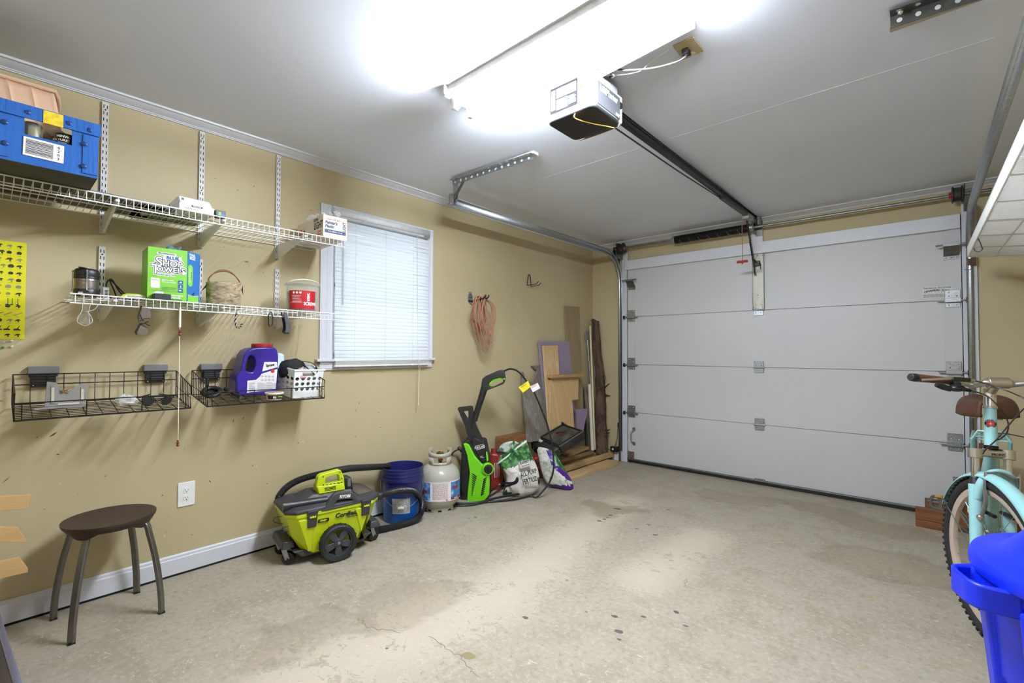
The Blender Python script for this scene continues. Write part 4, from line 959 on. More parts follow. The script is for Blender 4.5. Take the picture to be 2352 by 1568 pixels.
b = MB(); q = [py_(*p, gx+.004) for p in ((188, 742), (197, 724), (204, 740), (202, 747))]; b.add(q, [(0, 1, 2, 3)]); b.add([py_(*p, gx-.003) for p in ((189, 697), (209, 697), (204, 716), (192, 718))], [(0, 1, 2, 3)]); b.build('side_shield', M_gg, GG, thick=.0012, smooth=False)
# black safety glasses
G2 = thing('safety_glasses', 'black framed safety glasses with clear lenses hanging beside the pull cord', 'safety glasses', (.41, .44, 1.28))
b = MB(); b.tube([py_(*p) for p in ((325, 702), (322, 712), (319, 722), (318, 732), (321, 741), (327, 744), (334, 741), (341, 738))], [.0035, .003, .0025, .003], n=7, sub=4); b.tube([py_(*p) for p in ((326, 742), (320, 747), (316, 755), (312, 762), (314, 768))], [.0045, .004, .005, .003], n=7, sub=4)
for P_ in (((322, 738), (328, 733), (336, 731), (345, 731)), ((324, 745), (330, 748), (337, 752)), ((333, 741), (339, 746), (345, 748)), ((322, 722), (326, 731), (330, 738))): b.tube([py_(*p) for p in P_], .0018, n=6, sub=3)
b.build('frame', M_bmetal, G2)
b = MB()
def lens(pts): q = [py_(*p) for p in pts]; b.add(q, [tuple(range(len(q)))])
lens(((328, 702), (336, 704), (344, 711), (347, 721), (346, 731), (336, 731), (328, 734), (324, 722), (325, 710))); lens(((322, 748), (330, 751), (338, 753), (341, 762), (336, 768), (324, 768), (316, 764))); b.build('lens', clear('smoke lens', 'E2DAD6', .08, .06), G2, thick=.0015, smooth=False)
# pull cord with wooden beads
PC = thing('pull_cord', 'cream pull cord with a white sleeve and red beads hanging from the lower shelf', 'cord', (.415, .577, .76), )
b = MB().tube([(.412, .577, lz), (.4135, .5775, 1.10), (.415, .578, .77)], .0017, n=6); b.build('cord', mat('cream cord', 'E4DAC2', .7), PC)
b = MB().cyl((.412, .577, lz+.006), (.412, .577, lz-.082), .0046, .0052, n=10); b.build('sleeve', mat('white cord sleeve', 'E8E2D4', .5), PC)
for z in (onx(.413, 412, 764).z, .762):
    b = MB().lathe([(.0001, .016), (.0035, .015), (.004, .006), (.0075, .003), (.0045, 0), (.0045, -.004), (.0075, -.008), (.005, -.013), (.0001, -.015)], 12, T(.4135, .5775, z)); b.build('bead', mat('red brown bead', '7C2D22', .4), PC)
# twisted hook, carabiner, strap and small hook
def rope_hook(name, pts, label, r_=.0042):
    P_ = catmull(pts, 10); o = thing(name, label, 'hook', pts[-1]); ks = []
    for ph, m_, nm in ((0, M_bmetal, 'dark_strand'), (PI, mat('pale strand', 'B9AF9C', .6), 'pale_strand')):
        b = MB(); Q = []
        for i, p in enumerate(P_): d = (P_[min(i+1, len(P_)-1)]-P_[max(i-1, 0)]).normalized(); u = d.orthogonal().normalized() if abs(d.x) > .9 else d.cross(Vector((1, 0, 0))).normalized(); v = d.cross(u); a = ph+i*.9; Q.append(p+(u*math.cos(a)+v*math.sin(a))*r_*.55)
        b.tube(Q, r_*.62, n=6); b.build(nm, m_, o)
rope_hook('twisted_hook', [py_(544, 716, .41), py_(541, 730, .41), py_(541, 745, .41), py_(546, 752, .41), py_(552, 750, .41), py_(556, 743, .41)], 'black and white twisted rope hook hanging from the lower shelf below the bark basket')
rope_hook('twisted_hook', [py_(664, 757, .40), py_(668, 757, .40), py_(672, 752, .40), py_(677, 748, .40)], 'short end of black and white twisted cord behind the hanging grey strap', .003)
CR_ = thing('carabiner', 'dark oval carabiner hanging from the lower shelf left of the grey strap', 'carabiner', py_(620, 748))
b = MB().tube([py_(*p, .412) for p in ((622, 717), (617.5, 722), (616.5, 735), (617, 745), (621, 749), (625.5, 744), (625.5, 732), (625, 721))], .0026, n=7, closed=True, sub=4); b.build('body', M_bmetal, CR_)
b = MB().tube([py_(*p, .414) for p in ((619, 728), (620, 742), (622, 744), (624, 740), (624, 726))], .0012, n=6, sub=3); b.build('gate', M_galv, CR_)
ST = thing('luggage_strap', 'charcoal webbing strap looped over the lower shelf lip near the window', 'strap', py_(658, 765))
def strp(u, v):
    P_ = ((655, 718), (657, 728), (660, 742), (661, 754), (658, 765)); t = v*4; k = min(int(t), 3); f_ = t-k; px = P_[k][0]+(P_[k+1][0]-P_[k][0])*f_; py = P_[k][1]+(P_[k+1][1]-P_[k][1])*f_
    return py_(px-4.5+9*u, py, .418+.006*math.sin(v*3))
b = MB().grid(strp, 3, 10); b.build('front_run', mat('charcoal webbing', '4C4D4E', .8, var=.06), ST, thick=.003)
b = MB().grid(lambda u, v: strp(u, v)+Vector((-.016-.004*math.sin(v*3), -.006, .004)), 3, 10); b.build('back_run', mat('black webbing', '1E1E1F', .8), ST, thick=.003)
b = MB().cbox(py_(657.5, 763, .412), (.016, .026, .016)); b.build('buckle', M_black, ST, bev=.003)
# ---------------------------------------------------------------- wire baskets on clip mounts
M_bw = mat('black coated wire', '231C1A', .45, .3, var=.1)
def basket(y0, y1, label):
    o = thing('wire_basket', label, 'basket', (.16, (y0+y1)/2, .905), group='black wire baskets')
    xb, xf, zb, zk, zt, zf, zr = .030, .300, .907, .950, 1.080, 1.014, .976
    def ZB(x): return zk+(zb-zk)*(x-xb)/(xf-xb)
    b = MB(); ny = round((y1-y0)/.0545)
    for i in range(1, ny):
        y = y0+(y1-y0)*i/ny; b.tube([(xb, y, zt), (xb, y, zk+.010), (xb+.008, y, zk), (xf, y, zb)], .0017, n=6)
    for k in range(1, 10): x = xb+(xf-xb)*k/10; b.tube([(x, y0, ZB(x)-.003), (x, y1, ZB(x)-.003)], .0017, n=6)
    b.build('bottom_and_back_wires', M_bw, o)
    for y in (y0, y1):
        b = MB()
        for k in range(1, 9):
            t = k/9; x = xb+(xf-xb)*t; b.tube([(x, y, zt+(zf-zt)*t), (x, y, ZB(x))], .0017, n=6)
        b.tube([(xb, y, zk+.05), (xf, y, zb+.05)], .0017, n=6); b.build('end_wires', M_bw, o)
    b = MB()
    for y in (y0, y1): b.tube([(xb, y, zk), (xb, y, zt), (xf, y, zf), (xf, y, zb), (xb, y, zk)], .0027, n=7)
    for P_ in ([(xb, y0, zt), (xb, y1, zt)], [(xb, y0, zt-.045), (xb, y1, zt-.045)], [(xf, y0, zr), (xf, y1, zr)], [(xf, y0, zb), (xf, y1, zb)], [(xb, y0, zk), (xb, y1, zk)]): b.tube(P_, .0025, n=7)
    for t in (.035, .36, .68, .965): y = y0+(y1-y0)*t; b.tube([(xf, y, zr), (xf, y, zb)], .0022, n=6)
    b.build('frame', M_bw, o)
basket(.066, .652, 'black wire wall basket holding the grey corner clamp and the sunglasses')
basket(.722, 1.326, 'black wire wall basket holding the purple jug and the white crate')
M_cap = mat('grey clip cap', '77777B', .4)
for y0, y1, w_ in ((.110, .210, 'on the wall behind the grey corner clamp'), (.515, .615, 'on the wall above the sunglasses'), (.762, .866, 'on the wall above the black rubber ring')):
    o = thing('basket_clip', 'grey and black plastic clip '+w_, 'wall clip', (.01, (y0+y1)/2, 1.03), group='basket wall clips')
    MB().box((.0, y0, 1.082), (.034, y1, 1.114)).build('cap', M_cap, o, bev=.003)
    b = MB().box((.0, y0+.010, 1.022), (.024, y1-.010, 1.084))
    for k in range(4): b.box((.024, y0+.013, 1.03+.013*k), (.0275, y1-.013, 1.036+.013*k))
    b.box((.0, y0+.004, 1.068), (.027, y1-.004, 1.083)); b.build('body', M_black, o, bev=.0015)
    b = MB()
    for y in (y0+.018, y1-.018): b.sphere((.0285, y, 1.030), .0035, 8, 6, sc_=(.5, 1, 1))
    b.build('screws', M_screw, o)
BZ = .931
# grey corner clamp
GC = thing('corner_clamp', 'grey plastic corner clamp with a V notch standing in the left wire basket', 'clamp', (.16, .22, BZ))
M_gc = mat('warm grey plastic', '8B8781', .5)
Mz = frame((.128, .165, BZ+.010), (0, 1, 0), (-.10, 0, 1))
def pz(pts): return [(u, v) for u, v in pts]
b = MB().prism([(-.006, 0), (.128, 0), (.134, .088), (.108, .094), (.066, .060), (.052, .060), (.030, .104), (.0, .110)], 0, .007, Mz)
for (u, v, w, h) in ((.012, .012, .014, .078), (.108, .016, .013, .062)): b.box((u, v, .007), (u+w, v+h, .010), Mz)
up_ = b.build('upright_plate', M_gc, GC, bev=.0015)
b = MB().prism([(.135, .155), (.135, .295), (.17, .285), (.208, .268), (.205, .245), (.182, .205), (.185, .165), (.19, .125), (.17, .135)], BZ+.004, BZ+.011); b.build('base_plate', M_gc, GC, bev=.0015)
b = MB().box((.036, .004, .0072), (.104, .012, .0102), Mz); b.box((.0145, .02, .0102), (.0235, .082, .0108), Mz); b.box((.110, .024, .0102), (.1185, .07, .0108), Mz); b.build('pale_inset', mat('putty plastic', 'C9C3B2', .5), GC)
o = MB().prism([(-.010, 0), (.0, .006), (.012, .0), (.004, .010), (.014, .020), (-.002, .013), (-.014, .018)], 0, .004, frame((.135, .225, BZ+.068), (0, 1, 0), (0, 0, 1))).build('brass_clip', mat('copper brown', '9C6E45', .4, .6)); tag(o, 'small copper coloured clip caught in the notch of the grey corner clamp', 'clip')
# bag
def bagpt(u, v):
    a = 2*PI*u; r_ = math.sin(PI*min(v*.92+.08, 1))*.5+.5*(1-v); n_ = noise.noise((math.cos(a)*2, math.sin(a)*2, v*4))*.012
    return Vector((.17+(.05*r_+n_)*math.cos(a), .435+(.052*r_+n_)*math.sin(a)-.012*v, BZ+.052*v+n_*.4))
b = MB().grid(bagpt, 28, 10, wrap=True); b.add([bagpt(k/28, 1) for k in range(28)], [tuple(range(28))])
o = b.build('plastic_bag', clear('milky film', 'F4F4F2', .5, .15), ang=20); tag(o, 'small clear plastic bag of white bits in the left wire basket', 'bag')
# sunglasses
SG = thing('sunglasses', 'black wraparound sunglasses lying in the left wire basket', 'sunglasses', (.2, .565, BZ))
def bp(px, py, x): return onx(x, px, py)
b = MB()
for P_ in (((325, 913), (336, 910), (350, 914), (356, 920), (350, 929), (338, 934), (328, 930)), ((368, 921), (378, 913), (390, 911), (397, 913), (394, 921), (384, 928), (374, 931))):
    q = [bp(px, py, .235) for px, py in P_]; b.add(q, [tuple(range(7))])
b.build('lens', mat('dark lens', '1C1D22', .08), SG, thick=.003, smooth=False)
b = MB(); b.tube([bp(323, 911, .235), bp(338, 908, .24), bp(352, 913, .24), bp(361, 921, .243), bp(371, 916, .24), bp(385, 910, .24), bp(399, 911, .235)], .0026, n=7, sub=4)
for P_ in ((323, 911, .235), (330, 909, .19), (345, 905, .13)), ((399, 911, .235), (385, 907, .18), (365, 905, .13)): b.tube([bp(*p) for p in P_], .0026, n=7, sub=4)
b.build('frame', M_bmetal, SG)
# black ring, torch
RG = thing('rubber_ring', 'black ribbed rubber ring leaning in the basket beside the flashlight', 'ring', (.21, .80, BZ))
c = onx(.20, 486, 900); Mr = T(*c) @ Matrix.Rotation(.55, 4, 'Y') @ RX(.2)
b = MB().torus((0, 0, 0), .036, .011, 32, 10, Mr)
for k in range(28): a = 2*PI*k/28; b.sphere((.047*math.cos(a), .047*math.sin(a), .003), .0032, 6, 4, Mr)
b.lathe([(.030, -.008), (.018, -.012), (.0001, -.013)], 24, Mr); b.build('ring', M_black, RG)
MB().tube([onx(.24, 478, 899), onx(.24, 478, 902), onx(.26, 530, 899), onx(.285, 578, 897)], .0024, n=7).build('rod', M_galv, RG)
o = MB().lathe([(.0001, 0), (.010, 0), (.011, .004), (.0, .004)][:3]+[(.008, .006), (.008, .05)], 14, T(*onx(.16, 476, 890))).build('black_bottle', M_black); tag(o, 'small black cap standing behind the black rubber ring', 'bottle')
TC = thing('flashlight', 'black flashlight lying across the right wire basket in front of the purple jug', 'flashlight', (.22, .90, BZ))
p, q = onx(.17, 517, 893), onx(.27, 553, 913); d = (q-p)
MB().tube([p, p+d*.15, p+d*.2, p+d*.75, p+d*.8, q], [.012, .013, .010, .010, .0125, .0115], n=16).build('barrel', M_black, TC)
MB().cyl(q, q+d*.03, .0095, n=14).build('lens', M_galv, TC)
MB().cyl(p+d*.35, p+d*.45, .0115, n=16).build('ring', mat('bronze ring', '7A5E3C', .4, .6), TC)
MB().tube([q+d*.02, onx(.285, 565, 915), onx(.29, 573, 917)], .002, n=6).build('lanyard', M_black, TC)
# purple jug
JG = thing('cleaner_jug', 'purple plastic jug with handle and red lid in the right wire basket', 'jug', (.16, 1.0, BZ))
xj = .185
def resample(P, n, c):
    """n points of the closed loop P at equal angles about c"""
    out = []
    for k in range(n):
        a = 2*PI*k/n; dx, dy = math.cos(a), math.sin(a); best = 0
        for (x0, y0), (x1, y1) in zip(P, P[1:]+P[:1]):
            ex, ey = x1-x0, y1-y0; den = dx*ey-dy*ex
            if abs(den) < 1e-12: continue
            t = ((x0-c[0])*ey-(y0-c[1])*ex)/den; u = ((x0-c[0])*dy-(y0-c[1])*dx)/den
            if t > 0 and -1e-6 <= u <= 1+1e-6: best = max(best, t)
        out.append((c[0]+dx*best, c[1]+dy*best))
    return out
def jp(px, py): p = onx(xj, px, py); return (p.y, p.z)
def smooth2(P, n=4): return [(p.x, p.y) for p in catmull([(x, y, 0) for x, y in P], n, True)]
outer = [jp(*p) for p in ((546, 908), (543, 885), (544, 862), (553, 852), (557, 835), (561, 815), (569, 804), (580, 799), (595, 797), (632, 797), (637, 802), (640, 818), (639, 850), (636, 905))]
inner = [jp(*p) for p in ((569, 852), (565, 848), (567, 835), (571, 821), (577, 816), (583, 820), (587, 830), (586, 843), (580, 853))]
c_ = jp(575, 836); o1, i1 = resample(outer, 64, c_), resample(smooth2(inner), 64, c_)
Mj = Matrix(((0, 0, 1, 0), (1, 0, 0, 0), (0, 1, 0, 0), (0, 0, 0, 1)))
M_purp = mat('purple plastic', '33218C', .3, var=.03)
b = MB().ring(o1, i1, xj-.125, xj, Mj); jb = b.build('body', M_purp, JG, bev=.017, seg=4, fix=True, ang=60)
b = MB().prism([jp(*p) for p in ((543, 906), (543, 868), (560, 872), (560, 908))], xj-.125, xj-.01, Mj); b.build('back_corner', M_purp, JG, bev=.01, seg=3)
cc = (jp(587, 795)[0]+jp(636, 795)[0])/2
MB().lathe([(.0001, .026), (.052, .026), (.056, .022), (.056, .004), (.053, 0), (.047, -.002), (.047, -.014)], 36, T(xj-.062, cc, jp(600, 800)[1]+.002)).build('lid', mat('red lid', 'B3282A', .45, var=.03), JG)
def LB(pts, t0, t1): return [jp(*p) for p in pts], xj+t0, xj+t1
b = MB(); b.prism(*LB(((607, 831), (636, 831), (637, 843), (602, 853)), .0004, .0014), Mj); b.prism(*LB(((601, 858), (637, 847), (633, 893), (633, 893), (567, 902), (568, 874), (588, 872), (597, 864)), .0004, .0014), Mj)
jl = b.build('label', M_paper, jb)
JM = frame((xj+.0016, *jp(620, 840)), (0, 1, 0), (0, 0, 1))
b = MB(); put_text(b, 'Spruce', .019, JM @ T(0, .004, 0) @ RZ(.15), bold=.0012, sx=.85, shear=.2); b.build('lettering', M_lgo, jl, smooth=False)
b = MB().lathe([(.0001, .001), (.0105, .001), (.0105, 0)], 20, frame((xj+.0016, *jp(626, 852)), (0, 1, 0), (0, 0, 1))); b.build('red_dot', mat('red dot', 'C22320', .5), jl)
b = MB()
for r_ in range(2):
    for k in range(4): Mq = frame((xj+.0016, *jp(602+8*k, 864+8*r_)), (0, 1, 0), (0, 0, 1)); b.lathe([(.0066, 0), (.0072, 0), (.0072, .0003)], 12, Mq); b.cbox((0, -.001, .0002), (.007, .003, .0004), Mq)
b.build('icons', M_navy, jl, smooth=False)
b = MB(); 
for k, (px, w) in enumerate(((572, .030), (591, .045), (611, .055))): lines(b, frame((xj+.0016, *jp(px, 879)), (0, 1, 0), (0, 0, 1)), 0, 0, w, .056, 9, 30+k)
b.build('small_print', mat('grey violet print', '7B7690', .7), jl, smooth=False)
# little tub
TU = thing('wood_filler_tub', 'small round tub with cream rim and brown lid in front of the purple jug', 'tub', (.25, 1.05, BZ))
p = onx(.262, 630, 914); A = T(.262, p.y, .916)
MB().lathe([(.0001, 0), (.036, 0), (.037, .002), (.042, .034)], 28, A).build('tub', M_paper, TU)
MB().lathe([(.0425, .030), (.048, .032), (.0485, .038), (.046, .041), (.043, .039)], 28, A).build('rim', mat('cream lid', 'E5D9C0', .45), TU)
ld = MB().lathe([(.043, .039), (.0001, .0385)], 28, A).build('lid', mat('brown print lid', '7C4534', .5, var=.25, scale=40), TU)
b = MB(); put_text(b, 'FILLER', .016, A @ T(0, 0, .0388) @ RZ(PI/2+.3), bold=.0004); b.build('lid_lettering', mat('cream lettering', 'D9D2C0', .5), ld, smooth=False)
b = MB().lathe([(.0376, .004), (.0420, .026)], 20, A, arc=2.6, start=-1.3); sl_ = b.build('side_label', mat('brown label', '3A231E', .5), TU)
Mx = A @ frame((.041, -.006, .015), (0, 1, 0), (0, 0, 1)); b = MB(); put_text(b, 'R2', .015, Mx @ T(-.008, 0, .001), bold=.0006); b.build('side_lettering', M_paper, sl_, smooth=False)
b = MB().cbox((.022, .002, -.001), (.022, .006, .002), Mx); b.build('green_mark', mat('green print', '6FB03A', .5), sl_)
# white perforated crate with odds and ends
WC = thing('plastic_crate', 'white plastic crate with round holes in the right wire basket', 'crate', (.16, 1.26, BZ))
def holed(b, P00, P10, P01, P11, nx, ny, frac=.33):
    """panel of square cells, each with a round hole"""
    P00, P10, P01, P11 = map(Vector, (P00, P10, P01, P11))
    def S(u, v): return P00*(1-u)*(1-v)+P10*u*(1-v)+P01*(1-u)*v+P11*u*v
    for i in range(nx):
        for j in range(ny):
            vs = []; m = 16
            for k in range(m):
                a = 2*PI*k/m+PI/m*0; c, s_ = math.cos(a), math.sin(a); q = .5/max(abs(c), abs(s_)); vs.append(S((i+.5+q*c)/nx, (j+.5+q*s_)/ny))
            for k in range(m): a = 2*PI*k/m; vs.append(S((i+.5+frac*math.cos(a))/nx, (j+.5+frac*math.sin(a))/ny))
            b.add(vs, [(k, (k+1) % m, m+(k+1) % m, m+k) for k in range(m)])
Cb = [Vector(p) for p in ((.262, 1.158, .915), (.232, 1.325, .912), (.05, 1.29, .947), (.075, 1.125, .945))]
up = Vector((0, 0, 1)); cen = sum(Cb, Vector())/4
Ct = [cen+(p-cen)*1.13+up*.162 for p in Cb]; Ct = [p+Vector((.0, .012, 0)) for p in Ct]
b = MB()
for i in range(4):
    j = (i+1) % 4; lo0, lo1, hi0, hi1 = Cb[i], Cb[j], Ct[i], Ct[j]
    def L_(t): return lo0+(hi0-lo0)*t, lo1+(hi1-lo1)*t
    (a0, a1), (b0, b1), (c0, c1) = L_(.22), L_(.78), L_(1)
    holed(b, a0, a1, b0, b1, 5, 3); b.add([lo0, lo1, a1, a0], [(0, 1, 2, 3)]); b.add([b0, b1, c1, c0], [(0, 1, 2, 3)])
b.add(Cb, [(0, 1, 2, 3)]); b.build('side_walls', M_white, WC, thick=.003, smooth=False)
b = MB().tube([p+(p-cen-up*.162).normalized()*.004 for p in Ct], .0062, n=8, closed=True); b.build('rim', M_white, WC)
e = Ct[1]-Ct[0]; q0 = Ct[0]+e*.26-up*.012+Vector((.004, 0, 0)); q1 = Ct[0]+e*.62-up*.012+Vector((.004, 0, 0)); MB().add([q0, q1, q1-up*.016, q0-up*.016], [(0, 3, 2, 1)]).build('hand_slot', mat('grey recess', '9C9B97', .6), WC, thick=.002)
s0 = Cb[0]+(Cb[1]-Cb[0])*.22+(Ct[0]-Cb[0])*.80+Vector((.004, 0, 0)); e = (Cb[1]-Cb[0]); MB().add([s0, s0+e*.20, s0+e*.20-up*.014, s0-up*.014], [(0, 3, 2, 1)]).build('price_sticker', mat('pink sticker', 'E0A79B', .6), WC, thick=.001)
def lump(c, rx, ry, rz, seed, n=20, m=12, amp=.25):
    def f(u, v):
        a = 2*PI*u; t = PI*v; d = Vector((math.sin(t)*math.cos(a), math.sin(t)*math.sin(a), -math.cos(t))); k = 1+amp*noise.noise(d*1.7+Vector((seed, 0, 0)))+amp*.4*noise.noise(d*4+Vector((0, seed, 0)))
        return Vector(c)+Vector((d.x*rx, d.y*ry, d.z*rz))*k
    return MB().grid(f, n, m, wrap=True)
BGp = thing('cloth_bag', 'black cloth pouch with straps heaped in the white crate', 'pouch', (.16, 1.2, 1.05))
lump((.165, 1.195, 1.075), .075, .072, .062, 3).build('cloth', mat('black cloth', '141414', .85), BGp)
b = MB(); b.tube([(.20, 1.24, 1.125), (.235, 1.28, 1.115), (.25, 1.30, 1.09), (.252, 1.305, 1.06)], .004, n=6, sub=4, sq=(1.8, .6)); b.tube([(.21, 1.24, 1.105), (.25, 1.265, 1.07), (.262, 1.285, 1.045)], .004, n=6, sub=4, sq=(1.8, .6)); b.build('strap', M_black, BGp)
MB().cbox((.245, 1.297, 1.085), (.006, .018, .014)).build('buckle', M_galv, BGp, bev=.002)
o = MB().add([(.135, 1.10, 1.08), (.14, 1.155, 1.09), (.115, 1.165, 1.165), (.11, 1.14, 1.175), (.112, 1.105, 1.15)], [(0, 1, 2, 3, 4)]).build('blue_packet', mat('blue film', '7C9CCB', .3, var=.2, scale=40), thick=.004, smooth=False); tag(o, 'blue plastic packet standing between the purple jug and the black pouch', 'packet')
o = lump((.205, 1.275, 1.062), .045, .05, .038, 8).build('goggles', clear('clear goggle body', 'EDEFF0', .3, .08)); tag(o, 'clear plastic goggles lying in the right side of the white crate', 'goggles')
o = MB().cyl((.235, 1.205, 1.072), (.20, 1.235, 1.085), .016, n=16).build('glue_tube', mat('white red tube', 'CFAFA4', .4, var=.5, scale=40)); tag(o, 'short white and red tube sticking out of the white crate', 'tube')
o = lump((.12, 1.30, 1.02), .045, .04, .05, 12).build('grey_cloth', mat('grey cloth', 'A7A59E', .9)); tag(o, 'pale grey cloth at the back right of the white crate', 'cloth')
# ---------------------------------------------------------------- blind in front of the window
BLD = thing('window_blind', 'white mini blind lowered over the window in the tan wall', 'blind', (.04, 1.9, 1.075))
m = bpy.data.materials.new('blind slat'); m.use_nodes = True; t_ = m.node_tree; pb = t_.nodes['Principled BSDF']; pb.inputs['Base Color'].default_value = lin('F2F3F5'); pb.inputs['Roughness'].default_value = .4
tr = t_.nodes.new('ShaderNodeBsdfTranslucent'); tr.inputs['Color'].default_value = lin('F4F6FA'); mx = t_.nodes.new('ShaderNodeMixShader'); mx.inputs[0].default_value = .38
t_.links.new(pb.outputs[0], mx.inputs[1]); t_.links.new(tr.outputs[0], mx.inputs[2]); t_.links.new(mx.outputs[0], t_.nodes['Material Output'].inputs['Surface']); M_slat = m
yb0, yb1, zb0, zb1 = 1.520, 2.296, 1.105, 2.082
b = MB(); n = 36; R_ = random.Random(2)
for i in range(n):
    z = zb0+.025+(zb1-zb0-.025)*i/n; dz = R_.uniform(-.002, .002); tilt = .0125 if i > 3 else .011
    b.grid(lambda u, v: Vector((.040+.0045*(1-(2*v-1)**2)+.006*(1-2*v), yb0+(yb1-yb0)*u, z+dz+.0145*(2*v-1)+.0015*math.sin(u*9+i*1.7))), 8, 4)
b.build('slats', M_slat, BLD)
b = MB().box((.020, 1.512, zb1+.002), (.048, 2.300, zb1+.030)); b.build('headrail', mat('grey white rail', 'C9CACC', .4), BLD, bev=.002)
b = MB().add([(.052, 1.505, 2.098), (.052, 2.304, 2.098), (.052, 2.304, 2.142), (.052, 1.505, 2.142)], [(0, 1, 2, 3)]); b.build('valance', mat('white valance', 'E3E4E6', .35), BLD, thick=.003)
b = MB().box((.0185, 2.245, 2.085), (.053, 2.302, 2.118)); b.build('rail_bracket', mat('clear grey bracket', '9EA0A2', .3, .4), BLD, bev=.002)
b = MB().box((.034, yb0-.003, 1.080), (.058, yb1-.002, 1.094)); br_ = b.build('bottom_rail', M_white, BLD, bev=.004)
b = MB()
for k in range(5): b.box((.036, yb0, 1.0955+.0062*k), (.060, yb1, 1.0995+.0062*k))
b.build('stacked_slats', M_white, BLD, bev=.001, seg=1)
b = MB()
for y in (1.66, 1.90, 2.14): b.sphere((.059, y, 1.086), .011, 10, 6, sc_=(.5, 1.2, .8))
b.build('rail_button', M_white, br_)
b = MB()
for y in (1.66, 1.90, 2.14): b.tube([(.056, y, 1.09), (.056, y, zb1)], .0009, n=5)
b.build('ladder_cord', mat('pale blind cord', 'D5D6DA', .7), BLD)
MB().tube([(.060, 1.565, 2.08), (.061, 1.567, 1.50)], .004, n=8).build('tilt_wand', clear('clear wand', 'DADCE2', .45, .1), BLD)
cx_, cy_ = .062, onx(.062, 962, 900).y
b = MB().tube([(cx_-.006, cy_-.02, 2.08), (cx_-.004, cy_-.01, 1.25), (cx_, cy_, 1.06), (cx_, cy_-.004, .80)], .0014, n=6); b.tube([(cx_, cy_+.03, 1.10), (cx_, cy_+.006, 1.04), (cx_, cy_, .90), (cx_, cy_-.002, .80)], .0010, n=6); b.build('lift_cord', mat('ivory cord', 'E6DEC8', .7), BLD)
MB().lathe([(.0001, .03), (.003, .028), (.006, .004), (.005, 0), (.0001, 0)], 12, T(cx_, cy_-.004, .775)).build('tassel', mat('ivory tassel', 'E0D8C0', .5), BLD)
# ---------------------------------------------------------------- outlet
OU = thing('wall_outlet', 'white duplex wall outlet low on the tan wall right of the stool', 'outlet', (0, .712, .345))
M_ = frame((.0005, .7125, .4185), (0, 1, 0), (0, 0, 1))
MB(M_).prism(rrect(.078, .128, .004, 3), 0, .006).build('cover_plate', M_white, OU, bev=.002)
for dz in (.020, -.020):
    b = MB(M_).prism([(.017*max(-.85, min(.85, math.cos(a)))*1.0, dz+.0145*math.sin(a)) for a in [2*PI*k/24 for k in range(24)]], .006, .0085); rc = b.build('receptacle', M_white, OU)
    b = MB(M_); b.box((-.0075, dz-.001, .0085), (-.0055, dz+.007, .009)); b.box((.0055, dz-.001, .0085), (.0075, dz+.006, .009)); b.lathe([(.0001, 0), (.0026, 0), (.0026, .0005), (.0001, .0005)], 10, T(0, dz-.0075, .0085)); b.build('slots', M_dark, rc)
# ---------------------------------------------------------------- poster and pins
yL, yR, pz0, pz1 = -.24, .0985, 1.234, 1.661
po = MB().box((.0004, yL, pz0), (.0016, yR, pz1))
R_ = random.Random(12); b = MB(); c = MB(); g = MB()
rows = [1.640, 1.612, 1.582, 1.553, 1.522, 1.492, 1.463, 1.432, 1.378, 1.345, 1.316, 1.280, 1.252]
def tool(bb, y, z, s_, kind):
    M = frame((.0018, y, z), (0, 1, 0), (0, 0, 1))
    if kind == 0: bb.prism([(-s_, -.3*s_), (-.3*s_, .5*s_), (.5*s_, .6*s_), (s_, .1*s_), (.4*s_, 0), (.5*s_, -.7*s_), (.1*s_, -.7*s_), (0, -.1*s_)], 0, .0003, M)
    elif kind == 1: bb.prism([(-.7*s_, -.5*s_), (-.8*s_, .2*s_), (-.2*s_, .7*s_), (.5*s_, .6*s_), (.8*s_, 0), (.4*s_, -.6*s_)], 0, .0003, M); bb.prism(circ(.3*s_, 10), .0003, .0004, M)
    elif kind == 2: bb.prism([(-1.1*s_, -.5*s_), (-.9*s_, -.7*s_), (1.1*s_, .5*s_), (1.0*s_, .7*s_)], 0, .0003, M)
    else: bb.prism([(-s_, -.6*s_), (-.9*s_, 0), (-.1*s_, .1*s_), (.5*s_, 1.2*s_), (.6*s_, 1.15*s_), (.2*s_, 0), (.7*s_, -.2*s_), (.8*s_, -.6*s_)], 0, .0003, M)
for i, z in enumerate(rows):
    y = yR-.022
    while y > yL+.015:
        k = 2 if i == 9 else 3 if i == 11 else R_.choice([0, 0, 1]); s_ = R_.uniform(.009, .0125); tool(b if R_.random() < .72 else g, y, z, s_, k)
        lines(c, frame((.0018, y, z-.0125), (0, 1, 0), (0, 0, 1)), -.007, 0, .014, .0022, 1, i, .6); y -= R_.choice([.024, .03])
for y in (.045, .058, .075): b.box((.0017, y, 1.385), (.002, y+.002, 1.412)); b.box((.0017, y-.006, 1.383), (.002, y+.004, 1.387))
for k, q in enumerate((b, c, g)): po.mslot(k+1).add(q.v, q.f)
tag(po.build('tool_poster', [mat('yellow poster stock', 'E6E017', .4, var=.02), mat('poster dark ink', '2A2C22', .5), M_ink, mat('poster grey ink', '8A8B72', .5)], smooth=False), 'yellow paper poster of small tool pictures pinned to the tan wall', 'poster')
